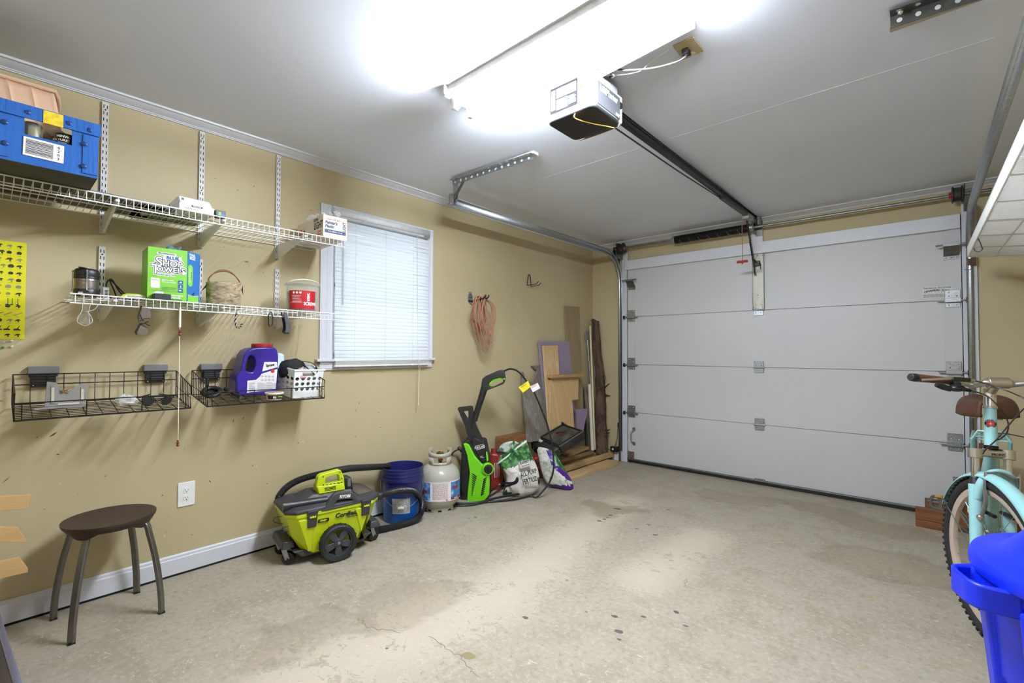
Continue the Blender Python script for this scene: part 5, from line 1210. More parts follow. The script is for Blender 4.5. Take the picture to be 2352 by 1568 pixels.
for (px, py, m_, lab) in ((8, 785, clear('clear pin', 'F0F0F0', .5, .1), 'clear round push pin under the yellow poster, upper left of four'), (27, 782, M_white, 'white push pin under the yellow poster, upper right of four'), (6, 798, mat('green pin', '1F7F4A', .3), 'green push pin under the yellow poster, lower left of four'), (27, 795, M_white, 'white push pin under the yellow poster, lower right of four')):
    p = onx(.012, px, py); o = MB().lathe([(.0001, 0), (.0012, 0), (.0014, .004), (.0048, .006), (.0052, .009), (.0035, .013), (.0001, .014)], 12, T(0, p.y, p.z) @ RY(PI/2)).build('push_pin', m_); tag(o, lab, 'push pin', 'push pins under the poster')
# ---------------------------------------------------------------- wall hooks and the coiled cord
HK = thing('utility_hook', 'grey steel wall hook plate with black arms carrying the coiled cord', 'hook', (0, 2.79, 1.62))
b = MB(); Mh = frame((.001, 2.787, 1.665), (0, 1, 0), (0, 0, 1)); b.prism(rrect(.052, .066, .006, 3, 0, -.012), 0, .004, Mh); b.prism(rrect(.034, .03, .008, 4, 0, .030), 0, .004, Mh); b.box((-.024, -.004, .003), (.024, .004, .010), Mh); b.build('plate', mat('grey enamel', '777B7F', .4, .3), HK, bev=.001)
b = MB()
for y in (2.768, 2.806): b.tube([(.006, y, 1.632), (.03, y, 1.618), (.055, y, 1.625), (.19, y+.0, 1.640), (.215, y, 1.668)], .0055, n=8, sub=4)
b.tube([(.006, 2.768, 1.632), (.006, 2.806, 1.632)], .0055, n=8); b.build('arm', M_bmetal, HK)
b = MB().sphere((.006, 2.787, 1.70), .003, 8, 5); b.sphere((.006, 2.787, 1.635), .003, 8, 5); b.build('screw', M_screw, HK)
R_ = random.Random(21); b = MB(); pts = []; n = 13
for k in range(n):
    t = k/(n-1); xx = .062+.118*((k*5) % n)/(n-1); zb = 1.44-R_.uniform(.03, .22) if k not in (4, 9) else 1.195
    if k == 9: zb = 1.18
    yc = 2.79+R_.uniform(-.008, .03)+.02*t; w = R_.uniform(.045, .085); sh = R_.uniform(-.02, .05)
    pts += [(xx, yc-.012, 1.655+.006*((k*7) % 3)), (xx+.006, yc-w*.7, 1.60-R_.uniform(0, .03)), (xx+R_.uniform(-.012, .012), yc-w+sh*.3, 1.47), (xx+R_.uniform(-.015, .02), yc-w*.45+sh, zb+.05), (xx+.01, yc+sh*1.2+.01, zb), (xx+R_.uniform(-.012, .02), yc+w*.55+sh, zb+.06), (xx+R_.uniform(-.012, .012), yc+w+sh*.3, 1.48), (xx+.004, yc+w*.75, 1.60)]
b.tube(pts, .0042, n=7, sub=5)
CO = b.build('extension_cord', mat('faded orange cord', 'A9775C', .6, var=.06)); tag(CO, 'faded orange extension cord coiled over the grey wall hook', 'extension cord')
H2 = MB()
Pk = [onx(.01, 1211, 655), onx(.01, 1213.5, 632), onx(.01, 1216, 630), onx(.01, 1218, 635), onx(.01, 1220.5, 656)]
H2.tube([Vector((.125, 3.60, 1.885)), Vector((.105, 3.585, 1.858)), Vector((.008, Pk[0].y, Pk[0].z))]+Pk[1:4]+[Vector((.008, Pk[4].y, Pk[4].z-.006)), Vector((.105, 3.625, 1.850)), Vector((.125, 3.64, 1.876))], .0042, n=7)
o = H2.build('double_hook', M_bmetal); tag(o, 'empty black double wire hook on the tan wall near the corner', 'hook')
# cord stub in the wall below the second hook etc: smudges are part of the paint
# ================================================================ things on the floor along the left wall
# ---------------------------------------------------------------- stool
SO = thing('stool', 'round stool with dark brown seat and four curved grey metal legs', 'stool', (.228, .37, 0))
sc_c = Vector((.228, .372)); SZ = .435
b = MB()
def seat(u, v):
    a = 2*PI*u; r_ = .165*v; z = SZ+.008*v*v
    return Vector((sc_c.x+r_*math.cos(a+PI/4), sc_c.y+r_*math.sin(a+PI/4), z))
b.grid(lambda u, v: seat(1-u, v), 48, 6, wrap=True)
def skirt(u, v):
    a = 2*PI*u; p = seat(u, 1); dip = .032+.020*max(0, math.cos(4*a))
    r_ = .165+.004*math.sin(PI*min(v*1.3, 1))-.016*v
    return Vector((sc_c.x+r_*math.cos(a+PI/4), sc_c.y+r_*math.sin(a+PI/4), p.z-dip*v))
b.grid(lambda u, v: skirt(1-u, 1-v), 48, 6, wrap=True); b.grid(lambda u, v: Vector((skirt(u, 1).x*(1-v)+sc_c.x*v, skirt(u, 1).y*(1-v)+sc_c.y*v, skirt(u, 1).z*(1-v)+(SZ-.02)*v)), 48, 3, wrap=True)
b.build('seat', [ramp_mat('dark brown seat', [(.35, '2F211B'), (.55, '3A2A22'), (.75, '241915')], rough=.55, scale=14, stretch=(1, .2, 1))], SO, ang=50)
M_leg = mat('grey lacquered steel', '77736C', .38, .75, var=.06)
for i in range(4):
    fx, fy = ((.378, .536), (.074, .498), (.086, .206), (.380, .239))[i]
    d = Vector((fx-sc_c.x, fy-sc_c.y)); d.normalize(); R_ = (Vector((fx, fy))-sc_c).length
    P = catmull([(sc_c.x+d.x*.09, sc_c.y+d.y*.09, SZ-.022), (sc_c.x+d.x*(R_-.075), sc_c.y+d.y*(R_-.075), SZ-.030), (sc_c.x+d.x*(R_-.058), sc_c.y+d.y*(R_-.058), SZ-.075), (sc_c.x+d.x*(R_-.028), sc_c.y+d.y*(R_-.028), .24), (sc_c.x+d.x*(R_-.006), sc_c.y+d.y*(R_-.006), .10), (sc_c.x+d.x*R_, sc_c.y+d.y*R_, .004)], 5)
    b = MB(); s_ = Vector((-d.y, d.x, 0)); n = len(P); vs = []
    for k, p in enumerate(P):
        t = (P[min(k+1, n-1)]-P[max(k-1, 0)]).normalized(); o = t.cross(s_).normalized()
        vs += [p+s_*.0125+o*.008, p-s_*.0125+o*.008, p-s_*.0125-o*.008, p+s_*.0125-o*.008]
    b.add(vs, [(4*k+j, 4*k+(j+1) % 4, 4*k+4+(j+1) % 4, 4*k+4+j) for k in range(n-1) for j in range(4)]+[(0, 3, 2, 1), (4*n-4, 4*n-3, 4*n-2, 4*n-1)])
    lg = b.build('leg', M_leg, SO, bev=.003, fix=True); MB().box((fx-.012, fy-.012, 0), (fx+.012, fy+.012, .006), None).build('foot', M_black, lg)
# ---------------------------------------------------------------- wet/dry vacuum
VU = Vector((.16, .987, 0)).normalized(); VN = Vector((VU.y, -VU.x, 0)); VO = Vector((.30, 1.385, 0))
VM = Matrix((VU, VN, Vector((0, 0, 1)))).transposed().to_4x4(); VM.translation = VO       # x along, y = -front? -> use (u, n, z)
VC = thing('wet_dry_vacuum', 'lime green and dark grey cordless wet dry vacuum on wheels beside the blue bucket', 'vacuum cleaner', VO)
M_lime = mat('lime plastic', 'C3D412', .35, var=.02); M_char = mat('charcoal plastic', '37363A', .5, var=.05); M_hose = mat('black hose', '1A1A1C', .4)
def vq(u, n, z): return VM @ Vector((u, n, z))
# tub: tapered, octagon-like plan, sloping ends
def oct_(L0, L1, W, c, z): return [vq(*p) for p in ((L0+c, W, z), (L1-c, W, z), (L1, W-c, z), (L1, -W+c, z), (L1-c, -W, z), (L0+c, -W, z), (L0, -W+c, z), (L0, W-c, z))]
rings = [oct_(-.165, .10, .115, .03, .045), oct_(-.20, .135, .128, .035, .075), oct_(-.255, .19, .150, .045, .17), oct_(-.285, .222, .165, .05, .275), oct_(-.292, .232, .172, .05, .278), oct_(-.294, .234, .174, .05, .300)]
b = MB(); vs = [v for r_ in rings for v in r_]
fs = [(8*i+k, 8*i+(k+1) % 8, 8*i+8+(k+1) % 8, 8*i+8+k) for i in range(len(rings)-1) for k in range(8)]+[tuple(range(8)), tuple(8*(len(rings)-1)+k for k in reversed(range(8)))]
b.add(vs, fs); tub = b.build('tub', M_lime, VC, bev=.006, fix=True)
# raised wheel-arch panel on the front
for (u0, u1) in ((-.235, -.155), (.075, .165)):
    b = MB().hexa([vq(u0+.06, .118, .075), vq(u1-.0 if u0 < 0 else u1-.05, .118, .075), vq(u1 if u0 < 0 else u1-.05, .138, .075), vq(u0+.06, .138, .075)], [vq(u0, .150, .265), vq(u1, .150, .265), vq(u1, .172, .265), vq(u0, .172, .265)]); b.build('panel_rib', M_lime, tub, bev=.004, fix=True)
# chassis with casters
b = MB(); b.hexa([vq(-.20, -.12, .045), vq(.14, -.12, .045), vq(.14, .12, .045), vq(-.20, .12, .045)], [vq(-.25, -.13, .085), vq(.20, -.13, .085), vq(.20, .118, .085), vq(-.25, .118, .085)])
for u in (-.265, .235): b.hexa([vq(u-.035, -.15, .095), vq(u+.035, -.15, .095), vq(u+.035, .085, .095), vq(u-.035, .085, .095)], [vq(u-.025, -.14, .135), vq(u+.025, -.14, .135), vq(u+.025, .075, .135), vq(u-.025, .075, .135)])
b.build('chassis', M_char, VC, bev=.006, fix=True)
for (u, n, a) in ((-.262, .045, .5), (.232, .03, -.3), (-.262, -.125, .4), (.232, -.13, .1)):
    M = VM @ T(u, n, 0) @ RZ(a); cs = MB(M).box((-.022, -.018, .088), (.022, .018, .1)); cs.bar((-.012, .019, .09), (.008, .019, .032), .026, .003, up=(0, 1, 0)); cs.bar((-.012, -.019, .09), (.008, -.019, .032), .026, .003, up=(0, 1, 0)); k_ = cs.build('caster_fork', M_galv, VC, bev=.001)
    b = MB(M); b.cyl((.010, -.016, .034), (.010, .016, .034), .034, n=22); b.cyl((.010, -.022, .034), (.010, .022, .034), .006, n=10); b.build('caster_wheel', M_black, k_, bev=.003)
# big front wheel
for s_ in (1, -1):
    b = MB(); A = VM @ T(-.026, s_*.180, .102) @ RX(-PI/2*s_)
    prof = [(.078, -.022), (.093, -.024), (.101, -.018), (.101, .018), (.093, .024), (.078, .022), (.074, .012), (.074, -.012), (.078, -.022)]
    b.lathe(prof, 40, A)
    for k in range(40):
        a = 2*PI*k/40; b.box((.097, -.003, -.019 if k % 2 else -.008), (.1035, .003, .008 if k % 2 else .019), A @ RZ(a))
    wh = b.build('wheel_tyre', mat('black tyre', '1C1C1D', .65), VC, fix=True)
    b = MB(); b.lathe([(.0001, .012), (.022, .012), (.024, .004), (.024, -.012), (.0001, -.012)], 24, A); b.lathe([(.070, .016), (.077, .016), (.077, -.014), (.066, -.014), (.070, .016)], 40, A)
    for k in range(5):
        a = 2*PI*k/5+.3; b.prism([(.02, -.014), (.05, -.020), (.072, -.018), (.072, .018), (.05, .020), (.02, .014)], -.006, .010, A @ RZ(a))
    b.build('wheel_hub', M_char, wh, bev=.003, fix=True); MB().lathe([(.0001, .018), (.007, .017), (.009, .012)], 14, A).build('axle_cap', M_galv, wh)
# lid deck
lidr = [oct_(-.297, .237, .176, .05, .298), oct_(-.297, .237, .176, .05, .316), oct_(-.270, .215, .155, .05, .330)]
b = MB(); vs = [v for r_ in lidr for v in r_]; b.add(vs, [(8*i+k, 8*i+(k+1) % 8, 8*i+8+(k+1) % 8, 8*i+8+k) for i in range(2) for k in range(8)]+[tuple(range(8)), tuple(16+k for k in reversed(range(8)))])
b.hexa([vq(-.20, -.13, .328), vq(.10, -.13, .328), vq(.10, .07, .328), vq(-.20, .07, .328)], [vq(-.13, -.10, .362), vq(.09, -.10, .362), vq(.09, .05, .362), vq(-.13, .05, .362)])
lid = b.build('lid', M_char, VC, bev=.005, fix=True)
MB().add([vq(.11, -.13, .3315), vq(.195, -.12, .3315), vq(.205, .10, .3315), vq(.11, .13, .3315)], [(0, 3, 2, 1)]).build('dusty_top', mat('dusty brown plastic', '5B524A', .8, var=.15, scale=20), lid, thick=.001)
# front lid handle with name
Hf = VM @ Matrix(((1, 0, 0, 0), (0, 0, 1, 0), (0, 1, 0, 0), (0, 0, 0, 1)))      # local (u, z, n)
ou = [(-.12, .300), (-.10, .312), (-.055, .372), (-.035, .382), (.055, .366), (.067, .356), (.085, .315), (.12, .306), (.12, .296), (-.12, .290)]
inn = [(-.048, .312), (-.035, .334), (-.02, .340), (.045, .331), (.056, .322), (.055, .308), (-.045, .304)]
c_ = (.0, .325); b = MB().ring(resample(ou, 48, c_), resample(smooth2(inn, 3), 48, c_), .145, .177, Hf); hd = b.build('lid_handle', M_char, VC, bev=.004, fix=True)
b = MB(); put_text(b, 'RYOBI', .023, frame(vq(.012, .178, .353), VU, (0, 0, 1)) @ RZ(-.09), bold=.0009, sx=.95); b.build('brand_lettering', M_white, hd, smooth=False)
# latches
for u in (-.165, .137):
    b = MB(); b.hexa([vq(u-.022, .160, .215), vq(u+.022, .160, .215), vq(u+.022, .172, .215), vq(u-.022, .172, .215)], [vq(u-.028, .170, .305), vq(u+.028, .170, .305), vq(u+.028, .186, .305), vq(u-.028, .186, .305)]); b.box((u-.029, .165, .298), (u+.029, .188, .312), VM); lt = b.build('latch', M_char, VC, bev=.003, fix=True)
    MB().prism([(u-.016, .272), (u+.016, .272), (u+.016, .284), (u+.008, .278), (u, .284), (u-.008, .278), (u-.016, .284)], .1835, .1865, Hf).build('latch_mark', M_lime, lt)
b = MB(); TMx = frame(vq(.025, .1665, .247), VU, (0, .1, 1)) @ RZ(-.02); put_text(b, 'Cordless', .034, TMx, bold=.0013, shear=.22, sx=1.05); put_text(b, 'Wet / Dry Vac', .011, TMx @ T(.035, -.019, 0), bold=.0004, shear=.2); b.prism(rrect(.062, .019, .007, 4, -.128, -.010), 0, .0004, TMx); lt2 = b.build('lettering', M_ink, tub, smooth=False)
b = MB(); put_text(b, 'ONE+', .014, TMx @ T(-.128, -.010, .0006), bold=.0006); b.build('badge_lettering', M_lime, lt2, smooth=False)
# motor head with handle, battery
Hm = lambda n0: VM @ Matrix(((1, 0, 0, 0), (0, 0, 1, 0), (0, 1, 0, 0), (0, 0, 0, 1)))
hx = [(-.112, .395), (-.098, .455), (-.080, .466), (.022, .477), (.034, .470), (.060, .405), (.064, .385), (.045, .385), (.04, .392), (-.045, .392), (-.08, .378)]
hi = [(-.058, .418), (-.052, .440), (.01, .450), (.018, .446), (.026, .415), (.02, .408), (-.05, .404)]
c_ = (-.015, .425); b = MB().ring(resample(hx, 56, c_), resample(smooth2(hi, 3), 56, c_), .0, .048, Hm(0)); mh = b.build('motor_handle', M_lime, VC, bev=.008, seg=3, fix=True)
b = MB().hexa([vq(-.10, -.05, .355), vq(.055, -.05, .355), vq(.055, .06, .355), vq(-.10, .06, .355)], [vq(-.105, -.035, .402), vq(.052, -.035, .396), vq(.052, .052, .396), vq(-.105, .052, .402)]); b.build('motor_housing', M_lime, VC, bev=.006, fix=True)
b = MB()
for k in range(5): b.box((-.055+.021*k, .0485, .3995), (-.042+.021*k, .0495, .4035), VM)
for k in range(3): b.box((-.065, .057, .368+.008*k), (.0, .0585, .371+.008*k), VM)
for u, z in ((-.072, .452), (.026, .462), (-.07, .404), (.036, .424), (.02, .398)): b.cyl(vq(u, .048, z), vq(u, .0495, z), .0035, n=10)
b.build('vents_and_screws', M_dark, mh)
b = MB().hexa([vq(.055, -.02, .352), vq(.105, -.02, .348), (vq(.105, .055, .348)), vq(.055, .055, .352)], [vq(.050, -.02, .430), vq(.092, -.02, .424), vq(.092, .055, .424), vq(.050, .055, .430)]); bt = b.build('battery', M_black, VC, bev=.006, fix=True)
MB().prism(rrect(.018, .05, .003, 3, .079, .395), .0555, .0562, Hm(0)).build('battery_label', mat('grey label', '6D6D70', .5), bt)
# stored extension tube and wand, hose
MB().tube([vq(-.300, .10, .338), vq(-.255, .105, .338), vq(-.07, .115, .334)], [.030, .024, .022], n=18).build('stored_tube', M_black, VC)
def ribbed(b, pts, r_, pitch=.008, sub=10):
    P = catmull(pts, sub); L = [0]
    for p, q in zip(P, P[1:]): L.append(L[-1]+(q-p).length)
    n = int(L[-1]/pitch)*2; Q = []; RR = []; k = 0
    for i in range(n+1):
        s_ = L[-1]*i/n
        while k < len(L)-2 and L[k+1] < s_: k += 1
        Q.append(P[k]+(P[k+1]-P[k])*((s_-L[k])/(L[k+1]-L[k]+1e-9))); RR.append(r_*(1 if i % 2 else .88))
    b.tube(Q, RR, n=12)
b = MB(); p0 = onx(.12, 640, 1152)
ribbed(b, [(.17, 1.135, .285), (.125, 1.142, .30), (.115, 1.150, .33), (.11, 1.20, .375), (.11, 1.29, .403), (.12, 1.45, .414), (.12, 1.50, .414)], .021); b.build('hose', M_hose, VC)
MB().tube([(.12, 1.49, .414), (.12, 1.60, .411), (.125, 1.90, .372)], [.023, .023, .0205], n=18).build('wand', M_black, VC)
b = MB()
ribbed(b, [vq(.25, .0, .262), (.345, 1.72, .262), (.335, 1.84, .255), (.33, 1.96, .225), (.322, 2.03, .15), (.325, 2.03, .07), (.33, 1.985, .03), (.325, 1.90, .017), (.31, 1.78, .018), (.29, 1.66, .03), (.27, 1.60, .06)], .0225); b.build('hose', M_hose, VC)
MB().tube([vq(.215, .0, .268), vq(.30, .01, .262)], [.027, .025], n=18).build('hose_cuff', M_black, VC)
b = MB(); b.tube([vq(-.293, .05, .27), vq(-.325, .05, .272), vq(-.335, .06, .255), vq(-.29, .07, .235)], .0018, n=6, sub=4); b.tube([vq(-.28, .14, .24), vq(-.31, .145, .236), vq(-.32, .15, .222), vq(-.28, .15, .215)], .0018, n=6, sub=4); b.build('wire_clip', M_bmetal, VC)
# ---------------------------------------------------------------- blue bucket
BK = thing('bucket', 'open dark blue five gallon bucket with a grey logo panel between vacuum and propane tank', 'bucket', (.168, 1.978, fz(1.978)))
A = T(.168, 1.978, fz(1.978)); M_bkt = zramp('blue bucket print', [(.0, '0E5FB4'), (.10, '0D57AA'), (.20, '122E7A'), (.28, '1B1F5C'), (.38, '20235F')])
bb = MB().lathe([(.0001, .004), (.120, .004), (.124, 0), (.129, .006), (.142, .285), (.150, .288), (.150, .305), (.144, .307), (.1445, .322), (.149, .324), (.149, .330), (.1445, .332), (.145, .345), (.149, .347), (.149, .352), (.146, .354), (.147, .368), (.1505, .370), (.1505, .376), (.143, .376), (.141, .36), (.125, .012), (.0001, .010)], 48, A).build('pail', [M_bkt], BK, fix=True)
a0 = math.atan2(CAM.y-1.978, CAM.x-.168)
def bkp(a, z, off=.001): r_ = .129+(.142-.129)*z/.285+off; return A @ Vector((r_*math.cos(a0+a), r_*math.sin(a0+a), z))
b = MB().grid(lambda u, v: bkp(-.52+.92*u, .075+.105*v), 14, 3); lg = b.build('logo_panel', mat('silver grey print', '9FA2A4', .45), bb)
def bM(a, z): p = bkp(a, z, .002); e = a0+a; return frame(p, (-math.sin(e), math.cos(e), 0), (.04*math.cos(e), .04*math.sin(e), 1))
b = MB(); put_text(b, 'LOWE\u2019S', .036, bM(-.06, .157), bold=.001, bend=.137, sx=.78); put_text(b, '100', .060, bM(-.06, .112), bold=.0018, bend=.137, sx=.85); b.build('lettering', mat('pale silver print', 'C9CBCB', .45), lg, smooth=False)
P_ = [A @ Vector((.152*math.cos(a0+s_*1.5), .152*math.sin(a0+s_*1.5), .285)) for s_ in (-1, 1)]
b = MB(); arc = [P_[0]]+[bkp(-1.25+.25*k, .27-.155*math.sin(PI*(k+.5)/11)**.8, .014) for k in range(11)]+[P_[1]]; b.tube(arc, .0022, n=6, sub=3); bl_ = b.build('bail', M_galv, BK)
MB().tube([bkp(-.06-.13, .120, .014), bkp(-.06+.13, .120, .016)], .010, n=12).build('grip', mat('off white grip', 'D5D2C6', .5), bl_)
# ---------------------------------------------------------------- propane tank
tx, ty = .205, 2.292; tz = fz(ty); A = T(tx, ty, tz); at = math.atan2(CAM.y-ty, CAM.x-tx)
PT = thing('propane_tank', 'pale grey propane tank with a wrap label between blue bucket and green pressure washer', 'gas tank', (tx, ty, tz))
M_tank = mat('pale grey enamel', 'B3AFA2', .28, var=.03)
tb_ = MB().lathe([(.0001, .022), (.07, .026), (.115, .045), (.142, .078), (.150, .11), (.150, .255), (.144, .285), (.125, .318), (.095, .342), (.05, .356), (.0001, .36)], 48, A).build('shell', M_tank, PT)
b = MB()
for k in range(8):
    a = at+2*PI*k/8; b.prism([(-.016, .012), (.016, .012), (.010, .024), (-.010, .024)], -.001, .0012, frame(A @ Vector((.1045*math.cos(a), .1045*math.sin(a), 0)), (-math.sin(a), math.cos(a), 0), (0, 0, 1)))
b.mslot(1).lathe([(.104, 0), (.104, .030), (.110, .046)], 48, A)
b.build('foot_ring', [M_dark, M_tank], PT)
def tk(a, z, o=.0012): return A @ Vector(((.150+o)*math.cos(at+a), (.150+o)*math.sin(at+a), z))
b = MB().grid(lambda u, v: tk(-1.55+3.1*u, .100+.142*v), 40, 2); wl = b.build('wrap_label', M_paper, PT)
def tM(a, z, o=.0022): e = at+a; return frame(tk(a, z, o), (-math.sin(e), math.cos(e), 0), (0, 0, 1))
b = MB(); b.grid(lambda u, v: tk(-1.5+1.02*u, .106+.130*v, .002), 14, 2); b.build('blue_sky_print', ramp_mat('sky print', [(.35, '1F4E95'), (.55, '4F86C2'), (.7, 'B9D2E8')], rough=.4, scale=18), wl); b = MB(); b.grid(lambda u, v: tk(.56+.9*u, .122+.112*v, .002), 14, 2); b.build('blue_sky_print', ramp_mat('sky print', [(.35, '1F4E95'), (.55, '4F86C2'), (.7, 'B9D2E8')], rough=.4, scale=18), wl)
b = MB()
for z in (.234, .103): b.grid(lambda u, v: tk(-.40+.86*u, z+.0015*v, .002), 10, 1)
for i in range(17):
    R_ = random.Random(i+70); a = -.36; zz = .226-.0068*i
    while a < .38:
        l = R_.uniform(.03, .16); l = min(l, .40-a); b.grid(lambda u, v: tk(a+l*u, zz+.0032*v, .002), 2, 1); a += l+.025
b.build('pink_print', mat('rose print', 'B9828A', .6), wl, smooth=False)
b = MB(); put_text(b, 'ge', .046, tM(-.80, .172, .003), bold=.0018, bend=.153, shear=.1); put_text(b, 'Rage', .032, tM(.86, .195, .003), bold=.0012, bend=.153, shear=.2); b.grid(lambda u, v: tk(.56+.9*u, .106+.016*v, .002), 14, 1); b.prism([(-.01, .006), (.01, .006), (.003, 0), (0, -.005), (-.003, 0)], 0, .0004, tM(.34, .107)); b.build('red_lettering', mat('maroon print', '8E2226', .5), wl, smooth=False)
b = MB(); put_text(b, 'PROPANE', .009, tM(.88, .114, .003), bold=.0003, bend=.153); b.build('white_lettering', M_white, wl, smooth=False)
# collar with hand hole facing the room, valve inside
def cl(a, z, r_=.084): return A @ Vector((r_*math.cos(at+a), r_*math.sin(at+a), z))
b = MB(); b.grid(lambda u, v: cl(-2.4+4.8*u, (.345-.0*u)+(.058 if abs(-2.4+4.8*u) > .62 else .022)*v), 48, 1)
b.grid(lambda u, v: cl(-2.4+4.8*u, .405+(.055-.028*max(0, math.cos((-2.4+4.8*u)*1.0)))*v), 48, 1)
b.grid(lambda u, v: cl(-.62+.0*u, .345+.06*v), 1, 1); b.build('collar', M_tank, PT, thick=.0035)
b = MB(); b.tube([cl(-.60, .396, .082), cl(-.3, .402, .078), cl(.3, .402, .078), cl(.60, .402, .082)], .005, n=8); b.build('hand_rail', M_tank, PT)
b = MB(); b.cyl(cl(0, .355, 0), cl(0, .41, 0), .014, n=12); b.cyl(cl(0, .385, .0), cl(.2, .385, .045), .013, n=12); b.cyl(cl(0, .418, .0), cl(0, .430, 0), .028, n=12); b.build('valve', mat('brass valve', '8C7B4C', .4, .8), PT)
b = MB().cyl(cl(.2, .385, .045), cl(.2, .385, .058), .010, n=12); b.cbox(cl(-.2, .437, .02), (.02, .008, .006)); b.build('red_tab', M_red, PT)
# ---------------------------------------------------------------- facing-plane helper: outline seen from the room, with its own distance and depth
class Facing:
    def __init__(s, x, y, turn=0.):
        s.b = Vector((x, y, 0)); d = Vector((CAM.x-x, CAM.y-y, 0)).normalized(); s.n = Matrix.Rotation(turn, 3, 'Z') @ d; s.r = Vector((-s.n.y, s.n.x, 0)); s.M = Matrix((s.r, Vector((0, 0, 1)), s.n)).transposed().to_4x4(); s.M.translation = s.b
    def p(s, px, py, off=0.):
        d = ray(px, py); t = ((s.b+s.n*off-CAM).dot(s.n))/d.dot(s.n); return CAM+d*t
    def uv(s, px, py, off=0.): q = s.p(px, py, off)-s.b; return (q.dot(s.r), q.z)
    def poly(s, pts, off=0.): return [s.uv(*p, off) for p in pts]
# ---------------------------------------------------------------- pressure washer
F = Facing(.27, 2.63, -.12); WA = thing('pressure_washer', 'black and lime green upright electric pressure washer with its gun on top', 'pressure washer', (.22, 2.65, fz(2.65)))
M_lg = mat('vivid green plastic', '6FCB14', .35, var=.02)
b = MB().prism(F.poly([(1057, 1150), (1056, 1090), (1060, 1025), (1064, 1013), (1075, 1010), (1112, 1015), (1120, 1050), (1124, 1080), (1124, 1136), (1116, 1148)]), -.20, -.012, F.M); b.build('body', M_black, WA, bev=.012, seg=3)
b = MB().prism(F.poly([(1064, 1018), (1070, 1017), (1078, 1021), (1090, 1045), (1108, 1066), (1118, 1062), (1124, 1072), (1125, 1110), (1124, 1135), (1113, 1149), (1072, 1154), (1075, 1120), (1079, 1085), (1073, 1045)]), -.014, .012, F.M); gs = b.build('green_shell', M_lg, WA, bev=.008, seg=3)
b = MB().prism(F.poly([(1116, 1038), (1119, 1036), (1122, 1056), (1118, 1060)]), -.014, .008, F.M); b.build('green_flash', M_lg, WA, bev=.002)
b = MB()
for k in range(11): b.prism(F.poly([(1083, 1087+4.6*k), (1086-.3*k, 1084+4.6*k+3), (1096-1.1*k, 1094+4.4*k), (1094-1.1*k, 1096+4.3*k)], .012), .0115, .0135, F.M)
for k in range(8): b.prism(F.poly([(1110-.9*k, 1100+5*k), (1118-.9*k, 1095+5.2*k), (1118-.9*k, 1097+5.2*k), (1111-.9*k, 1104+5*k)], .012), .0115, .0135, F.M)
b.build('vents', M_dark, gs)
MB().prism(F.poly([(1084, 1018), (1088, 1005), (1110, 1015), (1117, 1055), (1109, 1062)]), -.02, .006, F.M).build('black_panel', M_black, WA, bev=.003)
b = MB(); put_text(b, 'PORTLAND', .026, T(*F.p(1102, 1027, .009)) @ F.M.to_3x3().to_4x4() @ RZ(.24), bold=.0006, sx=.62); lines(b, T(*F.p(1103, 1050, .008)) @ F.M.to_3x3().to_4x4() @ RZ(.2), 0, .008, .03, .02, 2, 3)
q = [F.p(*p, .008) for p in ((1092, 1024), (1111, 1020), (1113, 1028), (1094, 1033))]; b.tube(q, .0018, n=5, closed=True); b.build('lettering', M_paper, WA, smooth=False)
c = F.p(1120, 1076, .0); A = T(*c) @ F.M.to_3x3().to_4x4() @ RY(.35)
MB(A).lathe([(.05, -.01), (.05, .018), (.042, .026), (.036, .022)], 28).build('knob_ring', M_lg, WA)
b = MB(A).lathe([(.035, .022), (.032, .03), (.0001, .03)], 24); b.box((-.006, -.028, .028), (.006, .028, .044)); b.build('power_knob', M_black, WA, bev=.002)
# wheel and foot
for off in (-.06, -.17):
    q = F.p(1057, 1128, off); b = MB(T(*q) @ F.M.to_3x3().to_4x4() @ RY(-.9)).lathe([(.0001, .02), (.022, .02), (.024, .012), (.05, .012), (.056, .016), (.064, .012), (.064, -.016), (.0001, -.016)], 30); w_ = b.build('wheel', M_black, WA)
    MB(T(*q) @ F.M.to_3x3().to_4x4() @ RY(-.9)).lathe([(.0001, .024), (.014, .023), (.02, .018)], 5).build('wheel_cap', M_lg, w_)
# carrying handle
ou = F.poly([(1050, 939), (1052, 936), (1080, 932), (1085, 934), (1087, 950), (1088, 962), (1092, 975), (1098, 990), (1109, 1010), (1113, 1018), (1085, 1026), (1076, 1014), (1067, 978), (1058, 958)])
inn = F.poly([(1063, 946), (1070, 944), (1075, 944), (1075.5, 958), (1073, 962)])
c_ = F.uv(1070, 950); b = MB().ring(resample(ou, 56, c_), resample(inn, 56, c_), -.05, -.012, F.M); b.build('handle', M_black, WA, bev=.006, fix=True)
